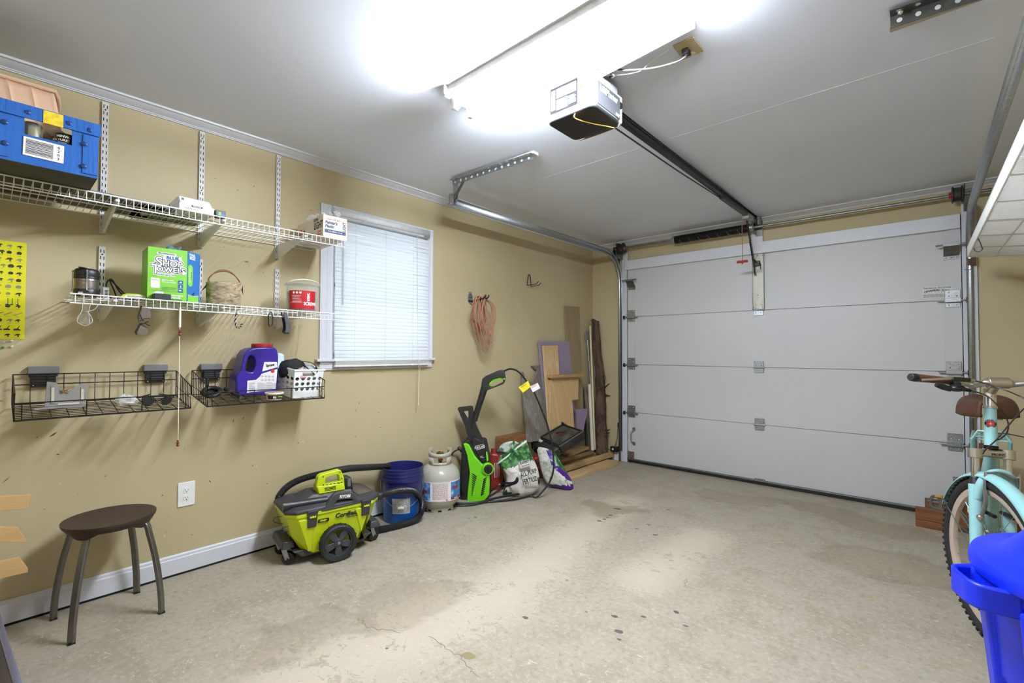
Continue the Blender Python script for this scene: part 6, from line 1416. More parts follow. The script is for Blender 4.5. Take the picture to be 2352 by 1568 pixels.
# cord and gun
b = MB(); b.tube([F.p(1031, 1052, -.12), F.p(1043, 1037, -.11), F.p(1056, 1031, -.09)], .006, n=8, sub=5); b.tube([F.p(1052, 1026, -.09), F.p(1062, 1036, -.09)], [.012, .016], n=10); b.build('power_cord', M_black, WA)
SG2 = thing('spray_gun', 'black pressure washer gun with a green trigger and hose, standing in the washer', 'spray gun', F.p(1085, 1010, -.03))
b = MB().tube([F.p(1077, 1012, -.03), F.p(1083, 985, -.025), F.p(1091, 962, -.02), F.p(1097, 942, -.02)], [.012, .013, .017, .020], n=12, sub=3); b.tube([F.p(1090, 966, -.02), F.p(1097, 940, -.02), F.p(1106, 912, -.02), F.p(1113, 888, -.02)], [.022, .024, .027, .030], n=12, sub=3); b.build('lance', M_black, SG2)
ou = F.poly([(1104, 892), (1108, 869), (1116, 863), (1146, 850), (1155, 849), (1159, 856), (1161, 866), (1160, 876), (1156, 882), (1122, 895), (1116, 898)]); inn = F.poly([(1123, 885), (1124, 878), (1132, 871), (1150, 866), (1156, 870), (1155, 877), (1135, 887), (1127, 888)])
c_ = F.uv(1138, 877); MB().ring(resample(ou, 56, c_), resample(inn, 56, c_), -.042, .004, F.M).build('grip', M_black, SG2, bev=.008, seg=3, fix=True)
MB().prism(F.poly([(1122, 884), (1124, 877), (1134, 869), (1150, 864), (1155, 868), (1154, 873), (1146, 871), (1133, 876), (1127, 882), (1126, 887)]), -.028, -.008, F.M).build('trigger', M_lg, SG2, bev=.003)
MB().sphere(F.p(1158, 870, .006), .008, 10, 6).build('safety_button', M_lg, SG2)
F5 = Facing(.42, 2.95, 0.)
b = MB().tube([F.p(1156, 853, -.02), F5.p(1172, 847), F5.p(1190, 853), F5.p(1207, 872), F5.p(1226, 900), F5.p(1243, 938), F5.p(1257, 975), F5.p(1268, 1020), F5.p(1272, 1062), F5.p(1269, 1090), F5.p(1260, 1112)], .0075, n=9, sub=6)
b.tube([F5.p(1260, 1112), (.57, 3.02, fz(3.02)+.012), fl(1216, 1142)+Vector((0, 0, .012)), fl(1180, 1150)+Vector((0, 0, .012)), fl(1120, 1155)+Vector((0, 0, .010)), fl(1047, 1158)+Vector((0, 0, .010)), fl(1040, 1150)+Vector((0, 0, .010))], .0075, n=9, sub=6)
b.tube([fl(1041, 1163)+Vector((0, 0, .008)), fl(1080, 1162)+Vector((0, 0, .008)), fl(1140, 1152)+Vector((0, 0, .03)), fl(1200, 1140)+Vector((0, 0, .03)), fl(1228, 1130)+Vector((0, 0, .04)), F5.p(1238, 1108), F5.p(1236, 1096)], .009, n=8, sub=6)
hs = b.build('hose', M_hose, SG2)
b = MB().tube([fl(1120, 1145)+Vector((0, 0, .04)), fl(1150, 1136)+Vector((0, 0, .09)), F5.p(1180, 1108, .12), F5.p(1188, 1097, .14), F5.p(1186, 1108, .14), fl(1160, 1146)+Vector((0, 0, .10)), fl(1125, 1148)+Vector((0, 0, .03))], .0085, n=8, sub=6); b.tube([fl(1115, 1140)+Vector((0, 0, .06)), fl(1125, 1144)+Vector((0, 0, .05))], .016, n=10); b.build('inlet_hose', M_hose, WA)
for pts, m_, nm in (([(1191, 889), (1213, 874), (1219, 888), (1201, 902)], mat('yellow tag', 'E8D81C', .5), 'yellow_tag'), ([(1217, 887), (1235, 879), (1241, 891), (1224, 901)], M_paper, 'white_tag')):
    tg = MB().prism(F5.poly(pts, .02), .018, .020, F5.M).build(nm, m_, SG2)
    b = MB(); q = T(*F5.p((pts[0][0]+pts[2][0])/2-6, (pts[0][1]+pts[2][1])/2-2, .0205)) @ F5.M.to_3x3().to_4x4() @ RZ(.6 if 'y' in nm else .5); lines(b, q, -.010, .012, .05, .026, 6, 4); b.build('tag_print', M_rprint if nm == 'white_tag' else mat('olive print', '7D7420', .6), tg, smooth=False)
# ---------------------------------------------------------------- red gas can
G3 = Facing(.20, 2.98); GCn = thing('gas_can', 'dark red plastic fuel can behind the green pressure washer', 'gas can', (.17, 2.95, fz(2.95)))
M_gas = mat('dark red plastic', '8A2119', .4, var=.05)
gb = MB().prism(G3.poly([(1120, 1130), (1121, 1060), (1128, 1040), (1146, 1042), (1154, 1062), (1156, 1108), (1146, 1130)]), -.18, .0, G3.M).build('can', M_gas, GCn, bev=.02, seg=3)
MB().tube([G3.p(1134, 1042, -.05), G3.p(1134, 1030, -.05)], [.026, .022], n=16).build('cap', M_gas, GCn)
MB().tube([G3.p(1136, 1039, -.04), G3.p(1150, 1038, -.03), G3.p(1166, 1041, -.03)], .009, n=8).build('spout', M_black, GCn)
b = MB(); lines(b, T(*G3.p(1141, 1070, .001)) @ G3.M.to_3x3().to_4x4() @ RZ(PI/2), -.10, .02, .13, .05, 4, 5); b.build('print', M_paper, gb, smooth=False)
# ---------------------------------------------------------------- bags
def bag(name, F, pts, label, mats, depth=.10, sag=.03, cols=None, seed=1):
    """pillow-like sack: outline traced at its own distance, puffed front and back"""
    U = F.poly(pts); n = len(U); c = (sum(u for u, v in U)/n, sum(v for u, v in U)/n)
    O = smooth2(U, 4); O = resample(O, 60, c); o = thing(name, label, 'bag', F.b+Vector((0, 0, fz(F.b.y)))); b = MB()
    def f(sgn):
        def g(u, v):
            k = int(round(u*60)) % 60; x, y = O[k]; x, y = c[0]+(x-c[0])*v, c[1]+(y-c[1])*v
            low = max(0, min(1, (c[1]+.12-y)/.3)); d = sgn*(depth*(1-v*v)**.5*(.45+.75*low))
            w = noise.noise((x*9+seed, y*9, sgn))*.016+abs(noise.noise((x*16, y*30+seed, 3)))*.016*(1-v*.5); return F.b+F.r*x+Vector((0, 0, y))+F.n*(d+w*sgn)
        return g
    b.grid(f(1), 60, 14, wrap=True)
    if cols:
        for i, fc in enumerate(b.f):
            q = sum((b.v[k] for k in fc), Vector())/len(fc)-F.b; b.mi[i] = cols(q.dot(F.r), q.z)
    b.grid(lambda u, v: f(-1)(1-u, v), 60, 14, wrap=True)
    return o, b.build('sack', mats, o, ang=80)
M_leaf = ramp_mat('leafy print', [(.3, '0E2E14'), (.48, '24602A'), (.60, '4F8A45'), (.74, 'A9C59B')], rough=.35, scale=34, detail=4)
M_sack = mat('cream woven sack', 'D9D4CC', .45, var=.03, bump=.12, bscale=18)
M_dgr = mat('dark green film', '1E4B2C', .35)
FB2 = Facing(.40, 2.98, -.05)
k1, k2 = FB2.uv(1148, 1078), FB2.uv(1228, 1054); e1, e2 = FB2.uv(1160, 1118), FB2.uv(1205, 1146)
def fcol(x, z):
    t = (x-k1[0])/(k2[0]-k1[0]); lim = k1[1]+(k2[1]-k1[1])*t
    if z > lim+.0: return 1
    t = (x-e1[0])/(e2[0]-e1[0]); lim = e1[1]+(e2[1]-e1[1])*t
    return 2 if z < lim and t < 1.4 else 0
FBag, fsack = bag('fertilizer_bag', FB2, [(1142, 1062), (1160, 1040), (1185, 1022), (1208, 1009), (1213, 1025), (1226, 1055), (1236, 1080), (1239, 1105), (1233, 1126), (1205, 1140), (1160, 1142), (1153, 1135), (1162, 1110), (1160, 1085)], 'white fertilizer sack with a green leafy top leaning by the pressure washer', [M_sack, M_leaf, M_dgr], cols=fcol, seed=3, depth=.085)
FR = FB2.M.to_3x3().to_4x4()
b = MB(); put_text(b, 'ALL PURP', .052, T(*FB2.p(1214, 1086, .112)) @ FR @ RZ(.30), bold=.0012, sx=.62); put_text(b, 'FERTILIZ', .052, T(*FB2.p(1217, 1103, .120)) @ FR @ RZ(.28), bold=.0012, sx=.62)
lines(b, T(*FB2.p(1206, 1117, .122)) @ FR @ RZ(.05), 0, 0, .10, .020, 3, 8); b.build('lettering', mat('dark green print', '1D2E22', .5), fsack, smooth=False)
b = MB().prism(rrect(.098, .056, .006, 3), 0, .002, T(*FB2.p(1206, 1065, .106)) @ FR @ RZ(.32)); pl = b.build('name_panel', M_paper, fsack)
b = MB(); q = T(*FB2.p(1206, 1065, .1085)) @ FR @ RZ(.32); put_text(b, 'EXPERT', .026, q @ T(0, .012, 0), bold=.0008, sx=.9); put_text(b, 'Gardener', .021, q @ T(0, -.012, 0), bold=.0003, sx=.9); b.tube([q @ Vector((x, y, 0)) for x, y in rrect(.092, .050, .005, 2)], .001, n=4, closed=True); b.build('panel_lettering', M_ink, pl, smooth=False)
b = MB(); P_ = [FB2.p(*p, .022) for p in ((1141, 1064), (1165, 1046), (1190, 1024), (1209, 1010))]; Q_ = [FB2.p(*p, .022) for p in ((1144, 1067), (1166, 1050), (1190, 1029), (1210, 1016))]; b.grid(lambda u, v: (P_[min(int(u*3), 2)].lerp(P_[min(int(u*3), 2)+1], u*3-min(int(u*3), 2))).lerp(Q_[min(int(u*3), 2)].lerp(Q_[min(int(u*3), 2)+1], u*3-min(int(u*3), 2)), v), 9, 1); b.build('sewn_hem', M_paper, fsack, thick=.004)
F6 = Facing(.22, 3.10); bag('soil_bag', F6, [(1140, 1048), (1150, 1022), (1172, 1012), (1186, 1014), (1200, 1030), (1196, 1090), (1165, 1110), (1153, 1095), (1148, 1070)], 'crumpled white and green bag behind the fertilizer sack', [ramp_mat('crumpled green white film', [(.30, '1F4028'), (.44, '4F7A4C'), (.54, 'B9BDB2'), (.64, 'D6D6CE'), (.74, '2F5A36')], rough=.3, scale=13, dist=1.5)], depth=.06, seed=9)
F7 = Facing(.53, 3.38, -.1)
kk = [F7.uv(*p) for p in ((1262, 1034), (1270, 1060), (1290, 1080), (1318, 1105))]
def scol(x, z):
    zz = F7.uv(1290, 1108)[1]
    if z < zz-.006+.05*max(0, F7.uv(1262, 1108)[0]-x): return 1
    for (a, b_), (c, d) in zip(kk, kk[1:]):
        t = ((x-a)*(c-a)+(z-b_)*(d-b_))/((c-a)**2+(d-b_)**2)
        if -.05 <= t <= 1.05 and abs((x-a)*(d-b_)-(z-b_)*(c-a))/math.hypot(c-a, d-b_) < .017: return 1
    for (a, b_), (c, d) in zip(kk, kk[1:]):
        if b_ >= z >= d and x > a+(c-a)*(b_-z)/(b_-d): return 2
    return 0
SBag, ssack = bag('potting_mix_bag', F7, [(1234, 1030), (1246, 1027), (1262, 1032), (1276, 1042), (1290, 1064), (1304, 1088), (1313, 1102), (1317, 1123), (1300, 1124), (1276, 1119), (1262, 1114), (1250, 1100), (1241, 1068)], 'white, green and purple potting mix bag slumped in front of the lumber', [ramp_mat('seed packet print', [(.3, '6E7F58'), (.42, 'B9BDAF'), (.52, 'D8D7D2'), (.62, 'C4B79A'), (.70, 'D6D8D2'), (.78, '7F9668')], rough=.35, scale=20, dist=1.), mat('purple film', '4B1C84', .3, var=.08), M_leaf], cols=scol, seed=5, depth=.07)
b = MB().cbox((0, 0, 0), (.022, .05, .002), T(*F7.p(1308, 1112, .03)) @ F7.M.to_3x3().to_4x4() @ RZ(-.5)); b.build('label_patch', M_paper, ssack)
b = MB(); lines(b, T(*F7.p(1262, 1070, .105)) @ F7.M.to_3x3().to_4x4(), -.05, .03, .07, .06, 7, 3, .4); b.build('fine_print', mat('green grey print', '7C8A72', .6), ssack, smooth=False)
# ---------------------------------------------------------------- oil drain pan leaning on the lumber
F8 = Facing(.36, 3.62, -.25); DP = thing('drain_pan', 'black plastic oil drain container lying tilted on the lumber behind the bags', 'drain pan', (.4, 3.6, .25))
q = lambda px, py, o: F8.p(px, py, o)
# tilted slab: upper face corners in the picture
up4 = [q(1243, 1005, .0), q(1284, 1023, .12), q(1336, 990, .02), q(1293, 976, -.13)]
nrm = (up4[2]-up4[0]).cross(up4[3]-up4[1]).normalized(); nrm = nrm if nrm.z > 0 else -nrm
ce = sum(up4, Vector())/4; out_ = [ce+(p-ce)*1.12 for p in up4]
b = MB().hexa([p-nrm*.10+(ce-p)*.06 for p in out_], out_); b.hexa([q(1219, 1024, .03)-nrm*.09, q(1268, 1046, .15)-nrm*.09, out_[1]-nrm*.09, out_[0]-nrm*.09], [q(1219, 1022, .03), q(1268, 1040, .15), out_[1]-nrm*.006, out_[0]-nrm*.006]); M_pan = mat('dusty black plastic', '2B2926', .5, var=.3, scale=9)
b.build('container', M_pan, DP, bev=.014, seg=3, fix=True)
b = MB().tube([p+nrm*.006 for p in up4], .010, n=8, closed=True); b.build('rim', M_black, DP)
b = MB().add([ce+(p-ce)*.92+nrm*.004 for p in up4], [(0, 1, 2, 3)]); b.build('dirty_tray', ramp_mat('oily dust', [(.35, '1E1B18'), (.55, '4A4438'), (.75, '6B6452')], rough=.5, scale=9), DP, thick=.002, smooth=False)
b = MB().add([ce+v*.055+nrm*.008 for v in ((up4[1]-up4[0]).normalized(), (up4[2]-up4[1]).normalized(), -(up4[1]-up4[0]).normalized()*1.2, -(up4[2]-up4[1]).normalized())], [(0, 1, 2, 3)]); lb = b.build('centre_label', mat('dark red label', '2A1614', .5), DP, thick=.002, smooth=False)
b = MB().cbox(ce+nrm*.012, (.035, .006, .006)); b.cbox(ce+nrm*.012, (.006, .035, .006)); b.build('red_mark', M_red, lb)
MB().sphere(q(1230, 1053, .03), .03, 14, 8).build('red_cap', M_red, DP); MB().tube([q(1226, 1030, .02), q(1224, 1018, .02), q(1230, 1014, .0)], .02, n=10).build('spout', M_black, DP)
b = MB().tube([up4[3]+nrm*.01+Vector((.02, .0, 0)), up4[3]+nrm*.03, up4[3]+nrm*.01+(up4[2]-up4[3])*.22], .010, n=8, sub=4); b.build('handle', M_black, DP)
MB().add([q(1236, 1015, .03)+nrm*.012, q(1247, 1019, .03)+nrm*.012, q(1248, 1013, .02)+nrm*.012, q(1239, 1010, .02)+nrm*.012], [(0, 1, 2, 3)]).build('paper_scrap', mat('pinkish paper', 'CFC4BC', .7), DP, thick=.002)
# ================================================================ lumber in the corner
def lean(name, pts, label, m, t=.018, cat='board', zt=None, xt=.02, xb=.22, group=None):
    """flat board leaning on the left wall; pts = picture outline, the lower it is the further the board stands out"""
    q0 = onx(xt, *pts[0]); ztop = max(onx(xt, *p).z for p in pts); n = Vector((1, 0, 0)); o3 = []
    k = (xb-xt)/(ztop+.03)
    # plane x = xt + k*(ztop - z)
    nn = Vector((1, 0, k)).normalized(); c = Vector((xt, 0, ztop))
    for p in pts: d = ray(*p); o3.append(CAM+d*((c-CAM).dot(nn)/d.dot(nn)))
    M = frame(o3[0], Vector((0, 1, 0)), Vector((-k, 0, 1))); I = M.inverted(); q = [I @ p for p in o3]
    o = MB(M).prism([(p.x, p.y) for p in q], -t, 0).build(name, m, bev=.001, seg=1); tag(o, label, cat, group); return o, M
W_pine = wood('knotty pine', 'D6BB90', 'C3A272', 'z'); W_ply = wood('plywood tan', 'CDB083', 'C2A06C', 'z', 3); W_grey = wood('weathered grey wood', '8E877B', '726B60', 'z', 12); W_tan = wood('tan panel', 'A08C68', '94805C', 'z', 4)
M_foam = mat('violet foam board', '94859A', .7, var=.05)
lean('tall_panel', [(1297.5, 702), (1331, 704.5), (1341, 1000), (1318, 1002)], 'tall thin tan panel, the highest board leaning on the wall in the corner', W_tan, .008, xt=.012, xb=.12)
lean('foam_board', [(1240, 784), (1307.5, 784), (1316, 870), (1325, 1000), (1262, 1000), (1252, 900)], 'violet foam board standing behind the pine board in the corner stack', M_foam, .03, xt=.045, xb=.20)
lean('grey_board', [(1199, 854), (1203, 854), (1206, 866), (1206, 871), (1222, 879), (1231, 866), (1234, 850), (1221, 840), (1243, 838), (1248, 900), (1258, 1010), (1212, 1015), (1205, 930)], 'weathered grey board with a round cutout leaning left of the foam board', W_grey, .018, xt=.03, xb=.28)
lean('pine_board', [(1248, 793.5), (1281.5, 793), (1285, 860), (1292, 1000), (1263, 1000), (1257, 920)], 'light knotty pine board leaning in front of the violet foam board', W_pine, .02, xt=.10, xb=.27)
pw_, PMx = lean('plywood_bracket', [(1266, 868), (1329, 866), (1328.5, 917), (1315, 919), (1320, 990), (1262, 990)], 'tan plywood piece with a stepped edge under a wooden ledge in the corner stack', W_ply, .018, xt=.17, xb=.31)
p, q = onx(.20, 1266, 866), onx(.20, 1341, 862); o = MB().bar(p+Vector((-.03, 0, .005)), q+Vector((-.03, 0, .005)), .10, .028).build('wooden_ledge', wood('ledge pine', 'BC9868', 'A57F50', 'y')); tag(o, 'short wooden ledge across the top of the tan plywood piece', 'board')
lean('foam_offcut', [(1324, 940), (1350.5, 938), (1339.5, 993), (1326, 986)], 'small pointed violet foam offcut by the drain pan', mat('violet offcut', '8D7B93', .7), .03, xt=.21, xb=.26)
def pole(name, pts, r_, label, m, cat, xs, n=12, **k):
    P = [onx(x, *p) for x, p in zip(xs, pts)]; o = MB().tube(P, r_, n=n).build(name, m); tag(o, label, cat); return o
pole('channel_strip', [(1320.5, 943), (1325, 988)], .008, 'grey metal channel strip standing against the plywood in the corner', M_galvd, 'strip', (.22, .27), n=4)
pole('black_pole', [(1340.5, 893), (1348, 1024)], [.006, .017], 'black tapered pole standing left of the white pipe in the corner', M_black, 'pole', (.06, .12))
FR_ = thing('flat_headed_rod', 'grey metal rod with a flat paddle head leaning in the corner', 'rod', onx(.12, 1367, 1027))
b = MB().tube([onx(.05, 1349, 779), onx(.14, 1367.5, 1028)], .009, n=10); b.build('rod', M_galv, FR_)
p = onx(.05, 1346.8, 771.5); MB().prism([(-.02, .05), (.025, .05), (.022, -.03), (.008, -.05), (-.008, -.05), (-.02, -.03)], -.004, .004, frame(p, (.3, 1, 0), (0, 0, 1))).build('paddle_head', M_galv, FR_, bev=.002)
pole('plastic_pipe', [(1355.7, 748), (1366, 1032)], .0125, 'tall cream plastic pipe leaning in the corner beside the log', mat('cream pvc', 'D6C99F', .4), 'pipe', (.05, .16))
pole('plastic_pipe', [(1353.5, 882), (1361, 1034)], .019, 'shorter white plastic pipe leaning in the corner, half the height of the cream one', mat('white pvc', 'D9D4C6', .4), 'pipe', (.09, .17))
pole('plastic_pipe', [(1362, 751), (1368, 880)], .008, 'thin grey pipe just showing between the cream pipe and the bark log', mat('grey pvc', '8C8A83', .5), 'pipe', (.03, .06))
# bark log
LGp = [onx(x, *p) for x, p in ((.11, (1368, 737)), (.115, (1369, 760)), (.12, (1372, 810)), (.13, (1377, 850)), (.14, (1379, 900)), (.16, (1379, 950)), (.17, (1379, 990)), (.18, (1381, 1040)))]
P = catmull(LGp, 9); R0 = [.042, .040, .046, .052, .060, .062, .070, .082]; b = MB(); n = len(P); m_ = 22; vs = []
for i, p in enumerate(P):
    t = i/(n-1)*(len(R0)-1); k = min(int(t), len(R0)-2); r_ = R0[k]+(R0[k+1]-R0[k])*(t-k)
    for j in range(m_):
        a = 2*PI*j/m_; rr = r_*(1+.16*noise.noise((math.cos(a)*1.6, math.sin(a)*1.6, i*.16))+.10*noise.noise((math.cos(a)*5, math.sin(a)*5, i*.35))); vs.append(p+Vector((rr*math.cos(a), rr*math.sin(a), 0)))
b.add(vs, [(i*m_+j, (i+1)*m_+j, (i+1)*m_+(j+1) % m_, i*m_+(j+1) % m_) for i in range(n-1) for j in range(m_)]+[tuple(range(m_)), tuple((n-1)*m_+j for j in reversed(range(m_)))])
LG = thing('bark_log', 'tall rough bark covered log standing in the corner by the door', 'log', P[-1])
M_brk = ramp_mat('rough bark', [(.28, '1F1611'), (.45, '4A382C'), (.6, '62503F'), (.75, '382A21')], rough=.95, scale=16, stretch=(1, 1, .22), detail=5, bump=.6)
b.build('trunk', M_brk, LG, fix=True)
b = MB(); R_ = random.Random(14)
for k in range(34):
    i = R_.choice([R_.randint(int(n*.3), n-2), int(n*.85)]); p = P[i]; a = R_.uniform(-1.6, .6); d = Vector((math.cos(a), math.sin(a), R_.uniform(-.3, .5)))
    b.tube([p+Vector((d.x, d.y, 0))*.05, p+d*R_.uniform(.075, .11), p+d*R_.uniform(.09, .125)+Vector((0, 0, R_.uniform(-.02, .03)))], [.006, .004, .0015], n=5)
b.build('bark_shreds', M_brk, LG, kind='stuff')
b = MB().tube([P[0]+Vector((0, 0, -.02)), P[0]+Vector((-.01, -.055, .01))], [.03, .02], n=9); b.build('branch_stub', M_brk, LG)
# lumber lying on the slab
def beam(label, A_, B_, w, h, m, up=(0, 0, 1), name='lumber_board'):
    o = MB().bar(A_, B_, w, h, up).build(name, m, bev=.002, seg=1); return tag(o, label, 'board', 'lumber on the floor')
W_py = wood('fresh pine', 'D3B88A', 'C2A06E', 'y', 7); W_py2 = wood('brown pine', 'A48A64', '8F744F', 'y', 8); W_red = wood('cedar', '7A4A2A', '5F3620', 'x', 8)
def fp(px, py, h): p = onz(fz(4.0)+h, px, py); return onz(fz(p.y)+h, px, py)
beam('wide pine board lying flat on the floor, lowest of the lumber pile', fp(1418, 1062, .02)+Vector((-.05, 0, 0)), fp(1316, 1097, .02)+Vector((-.05, -.25, 0)), .14, .036, W_py)
beam('narrow pine stud on top of the lowest board in the lumber pile', fp(1414, 1040, .06), fp(1296, 1076, .06)+Vector((0, -.12, 0)), .038, .055, W_py)
beam('pine stud along the back of the lumber pile beside the log', fp(1405, 1038, .058)+Vector((-.06, .0, 0)), fp(1290, 1066, .058)+Vector((-.06, -.1, 0)), .05, .055, wood('amber pine', 'C4A06A', 'B08C58', 'y', 7))
beam('brown board under the drain pan, nearest the pipes', fp(1366, 1039, .10)+Vector((-.08, 0, 0)), fp(1290, 1062, .10)+Vector((-.1, -.1, 0)), .14, .03, W_py2)
p, q = fp(1340, 1026, .16), fp(1292, 1045, .12); beam('wide brown board propped under the drain pan', p, q, .16, .025, W_py2)
beam('short pale wood block between the fertilizer sack and the potting mix bag', fp(1229, 1078, .05), fp(1247, 1073, .05), .09, .05, wood('pale block', 'C9A468', 'B58B4E', 'x'))
beam('dark wood block on the floor between the two front bags', fp(1232, 1096, .0)+Vector((0, 0, .05)), fp(1252, 1092, .0)+Vector((0, 0, .05)), .12, .09, wood('dark block', '5C4026', '4A3220', 'x'))
p = onx(.12, 1182, 1004); o = MB().box((.035, p.y-.17, fz(3.3)+.0), (.155, p.y+.17, p.z+.02)).build('wood_block', wood('walnut slab', '6B4427', '8A5D36', 'y', 7), bev=.003); tag(o, 'brown wood slab with a pale streak standing behind the white fertilizer sack', 'wood block')
MG = thing('black_can', 'short black cylinder lying beside the drain pan in front of the pipes', 'can', fp(1345, 1024, .06))
c = fp(1346, 1022, .085); d = Vector((.75, -.45, -.15)).normalized(); MB().tube([c-d*.06, c+d*.045], .047, n=22).build('body', M_black, MG, bev=.003); MB().tube([c+d*.045+Vector((0, 0, .03)), c+d*.05+Vector((0, 0, .03))], .010, n=10).build('white_mark', M_paper, MG)
# photo eye and its wire at the foot of the left track
PE = thing('door_photo_eye', 'black photo eye on the foot of the left door track with its wire', 'door sensor', (.38, D-.1, .08))
p = ony(D-.06, 1414, 1031); b = MB().cbox((p.x-.015, D-.06, p.z), (.085, .05, .055)); b.cbox((p.x+.04, D-.06, p.z+.01), (.04, .03, .05)); b.build('housing', M_black, PE, bev=.006); MB().sphere((p.x-.02, D-.088, p.z), .012, 10, 6).build('lens', M_paper, PE)
b = MB().tube([ony(D-.05, 1411, 1026), ony(D-.02, 1417, 1010), ony(D-.012, 1419, 985), ony(D-.012, 1420, 975)], .003, n=6, sub=4); b.tube([ony(D-.012, 1420, 981), ony(D-.012, 1420, 970)], .009, n=8); b.build('wire', M_black, PE)
MB().tube([ony(D-.012, 1420, 970), ony(D-.012, 1420, 960)], .0085, n=8).build('connector', mat('cream connector', 'D8D3C0', .5), PE)
b = MB().box((.30, D-.02, fz(D)), (.40, D-.005, .06)); struct('baseboard_back', b, M_trim)
# ---------------------------------------------------------------- wood ends at the left edge, tote corner
M_we = wood('rack pine', 'D6B686', 'C6A06A', 'y', 6)
RK = thing('lumber_rack', 'upright wooden rack post on the tan wall past the left edge carrying short boards', 'rack', (.12, -.42, 0))
MB().box((.0, -.46, 0), (.09, -.42, .75)).build('post', M_we, RK)
b = MB()
for z in (.24, .36, .505): b.box((.0, -.42, z), (.34, -.38, z+.03))
b.build('arms', M_we, RK)
def endboard(pts, label, x=.24, t=.02):
    q = [onx(x, *p) for p in pts]; yl = -.46; l0, l1 = q[0], q[-1]
    P2 = [(p.y, p.z) for p in q]; P2 = [(yl, P2[0][1]+(P2[0][1]-P2[1][1])*.5)]+P2+[(yl, P2[-1][1]-.0)]
    o = MB().prism(P2, x-t, x, Matrix(((0, 0, 1, 0), (1, 0, 0, 0), (0, 1, 0, 0), (0, 0, 0, 1)))).build('board_end', M_we, bev=.001, seg=1); tag(o, label, 'board', 'board ends at the left edge')
endboard([(0, 1140), (71, 1136), (66, 1168), (0, 1173)], 'square cut pine board end, uppermost of the three above the stool')
endboard([(0, 1211), (41, 1213), (63, 1246), (0, 1244)], 'slant cut pine board end with a knot, middle of the three beside the stool', t=.03)
endboard([(0, 1290), (45, 1281), (64, 1306), (64, 1314), (0, 1329)], 'rough split pine board end, lowest of the three beside the stool')
NT_ = thing('storage_tote', 'glossy dark navy plastic tote with grey rim in front of the stool', 'storage tote', (.7, -.2, 0))
a_, c_ = onz(.35, 0, 1408), onz(.35, 45, 1550); d = (c_-a_).normalized(); s_ = Vector((d.y, -d.x, 0)); s_ = s_ if s_.y < 0 else -s_; p0, p1 = a_-d*.35, c_+d*.3
M_nav = mat('navy plastic', '14204E', .2, var=.05, coat=.4)
b = MB(); W_ = .42; Q = [p0, p1, p1+s_*W_, p0+s_*W_]; ce = sum(Q, Vector())/4
I_ = [ce+(p-ce)*.93 for p in Q]; Bt = [ce+(p-ce)*.82-Vector((0, 0, .345)) for p in Q]
b.add(Q+I_, [(i, (i+1) % 4, 4+(i+1) % 4, 4+i) for i in range(4)]); b.build('rim', mat('grey violet rim', '5F5C6E', .35), NT_, thick=.006)
b = MB(); b.add(I_+Bt, [(i, (i+1) % 4, 4+(i+1) % 4, 4+i) for i in range(4)]+[(4, 5, 6, 7)]); b.build('tub', M_nav, NT_, thick=.004)
# ================================================================ door operator on the ceiling
OP = thing('garage_door_opener', 'black and silver garage door opener under the ceiling with a rail to the door', 'garage door opener', (1.83, 1.8, 2.22))
ox0, ox1, oy0, oy1, oz0, oz1 = 1.672, 1.922, 1.705, 1.938, 2.246, 2.418
M_sil = mat('silver grey plastic', 'A9ACB2', .35, .3, var=.02); M_opd = mat('dark grey panel', '4A4B4E', .45, var=.03)
b = MB(T((ox0+ox1)/2, (oy0+oy1)/2, 0)).prism(rrect(ox1-ox0, oy1-oy0, .03, 5), oz0+.018, oz1); hs_ = b.build('housing', M_sil, OP, bev=.006, seg=3)
b = MB(T((ox0+ox1)/2, (oy0+oy1)/2, 0)).prism(rrect(ox1-ox0+.006, oy1-oy0+.006, .033, 5), oz0, oz0+.02); b.build('bottom_cover', mat('black cover', '232324', .5), OP, bev=.008, seg=3)
b = MB().box((ox1-.001, oy0+.03, oz0+.024), (ox1+.003, oy1-.002, oz1-.045)); sp_ = b.build('side_panel', M_opd, OP, bev=.002)
SMx = frame((ox1+.0035, (oy0+oy1)/2+.012, oz0+.085), (0, 1, 0), (0, 0, 1))
b = MB(); put_text(b, 'LiftMaster', .040, SMx @ T(0, .016, 0), bold=.0012, sx=.95); put_text(b, 'MVP', .020, SMx @ T(.078, -.048, 0), bold=.0005, sx=.85); b.build('brand_lettering', M_white, sp_, smooth=False)
RMx = frame((ox0+.095, oy0-.0005, oz0+.095), (1, 0, 0), (0, 0, 1))
b = MB().prism(rrect(.150, .118, .006, 3), 0, .002, RMx); lp = b.build('label_plate', mat('near black plate', '101011', .9, spec=.05), OP)
b = MB(); b.box((-.068, -.045, .002), (-.046, .045, .0026), RMx); b.box((-.040, .004, .002), (.068, .046, .0026), RMx); b.box((-.040, -.05, .002), (.020, -.004, .0026), RMx); lines(b, RMx @ T(.0, 0, .002), .026, -.008, .04, .04, 6, 3); lpl = b.build('label_print', M_paper, lp, smooth=False)
b = MB(); lines(b, RMx @ T(0, 0, .0027), -.034, .036, .09, .026, 4, 5); lines(b, RMx @ T(0, 0, .0027), -.036, -.010, .05, .034, 6, 7); b.build('small_print', M_ink, lpl, smooth=False)
b = MB().box((ox1-.075, oy0-.002, oz0+.04), (ox1-.035, oy0+.01, oz0+.15)); wp = b.build('terminal_pocket', M_white, OP, bev=.004)
b = MB()
for k in range(4): b.tube([(ox1-.07+.008*k, oy0-.004, oz0+.172), (ox1-.066+.007*k, oy0-.018, oz0+.14), (ox1-.060+.003*k, oy0-.010, oz0+.112)], .002, n=6, sub=4)
b.build('terminal_wires', M_paper, wp); b = MB().cbox((ox1-.056, oy0-.010, oz0+.106), (.026, .014, .012)); b.build('terminal_block', mat('orange terminal', 'B5793F', .5), wp, bev=.001)
b = MB()
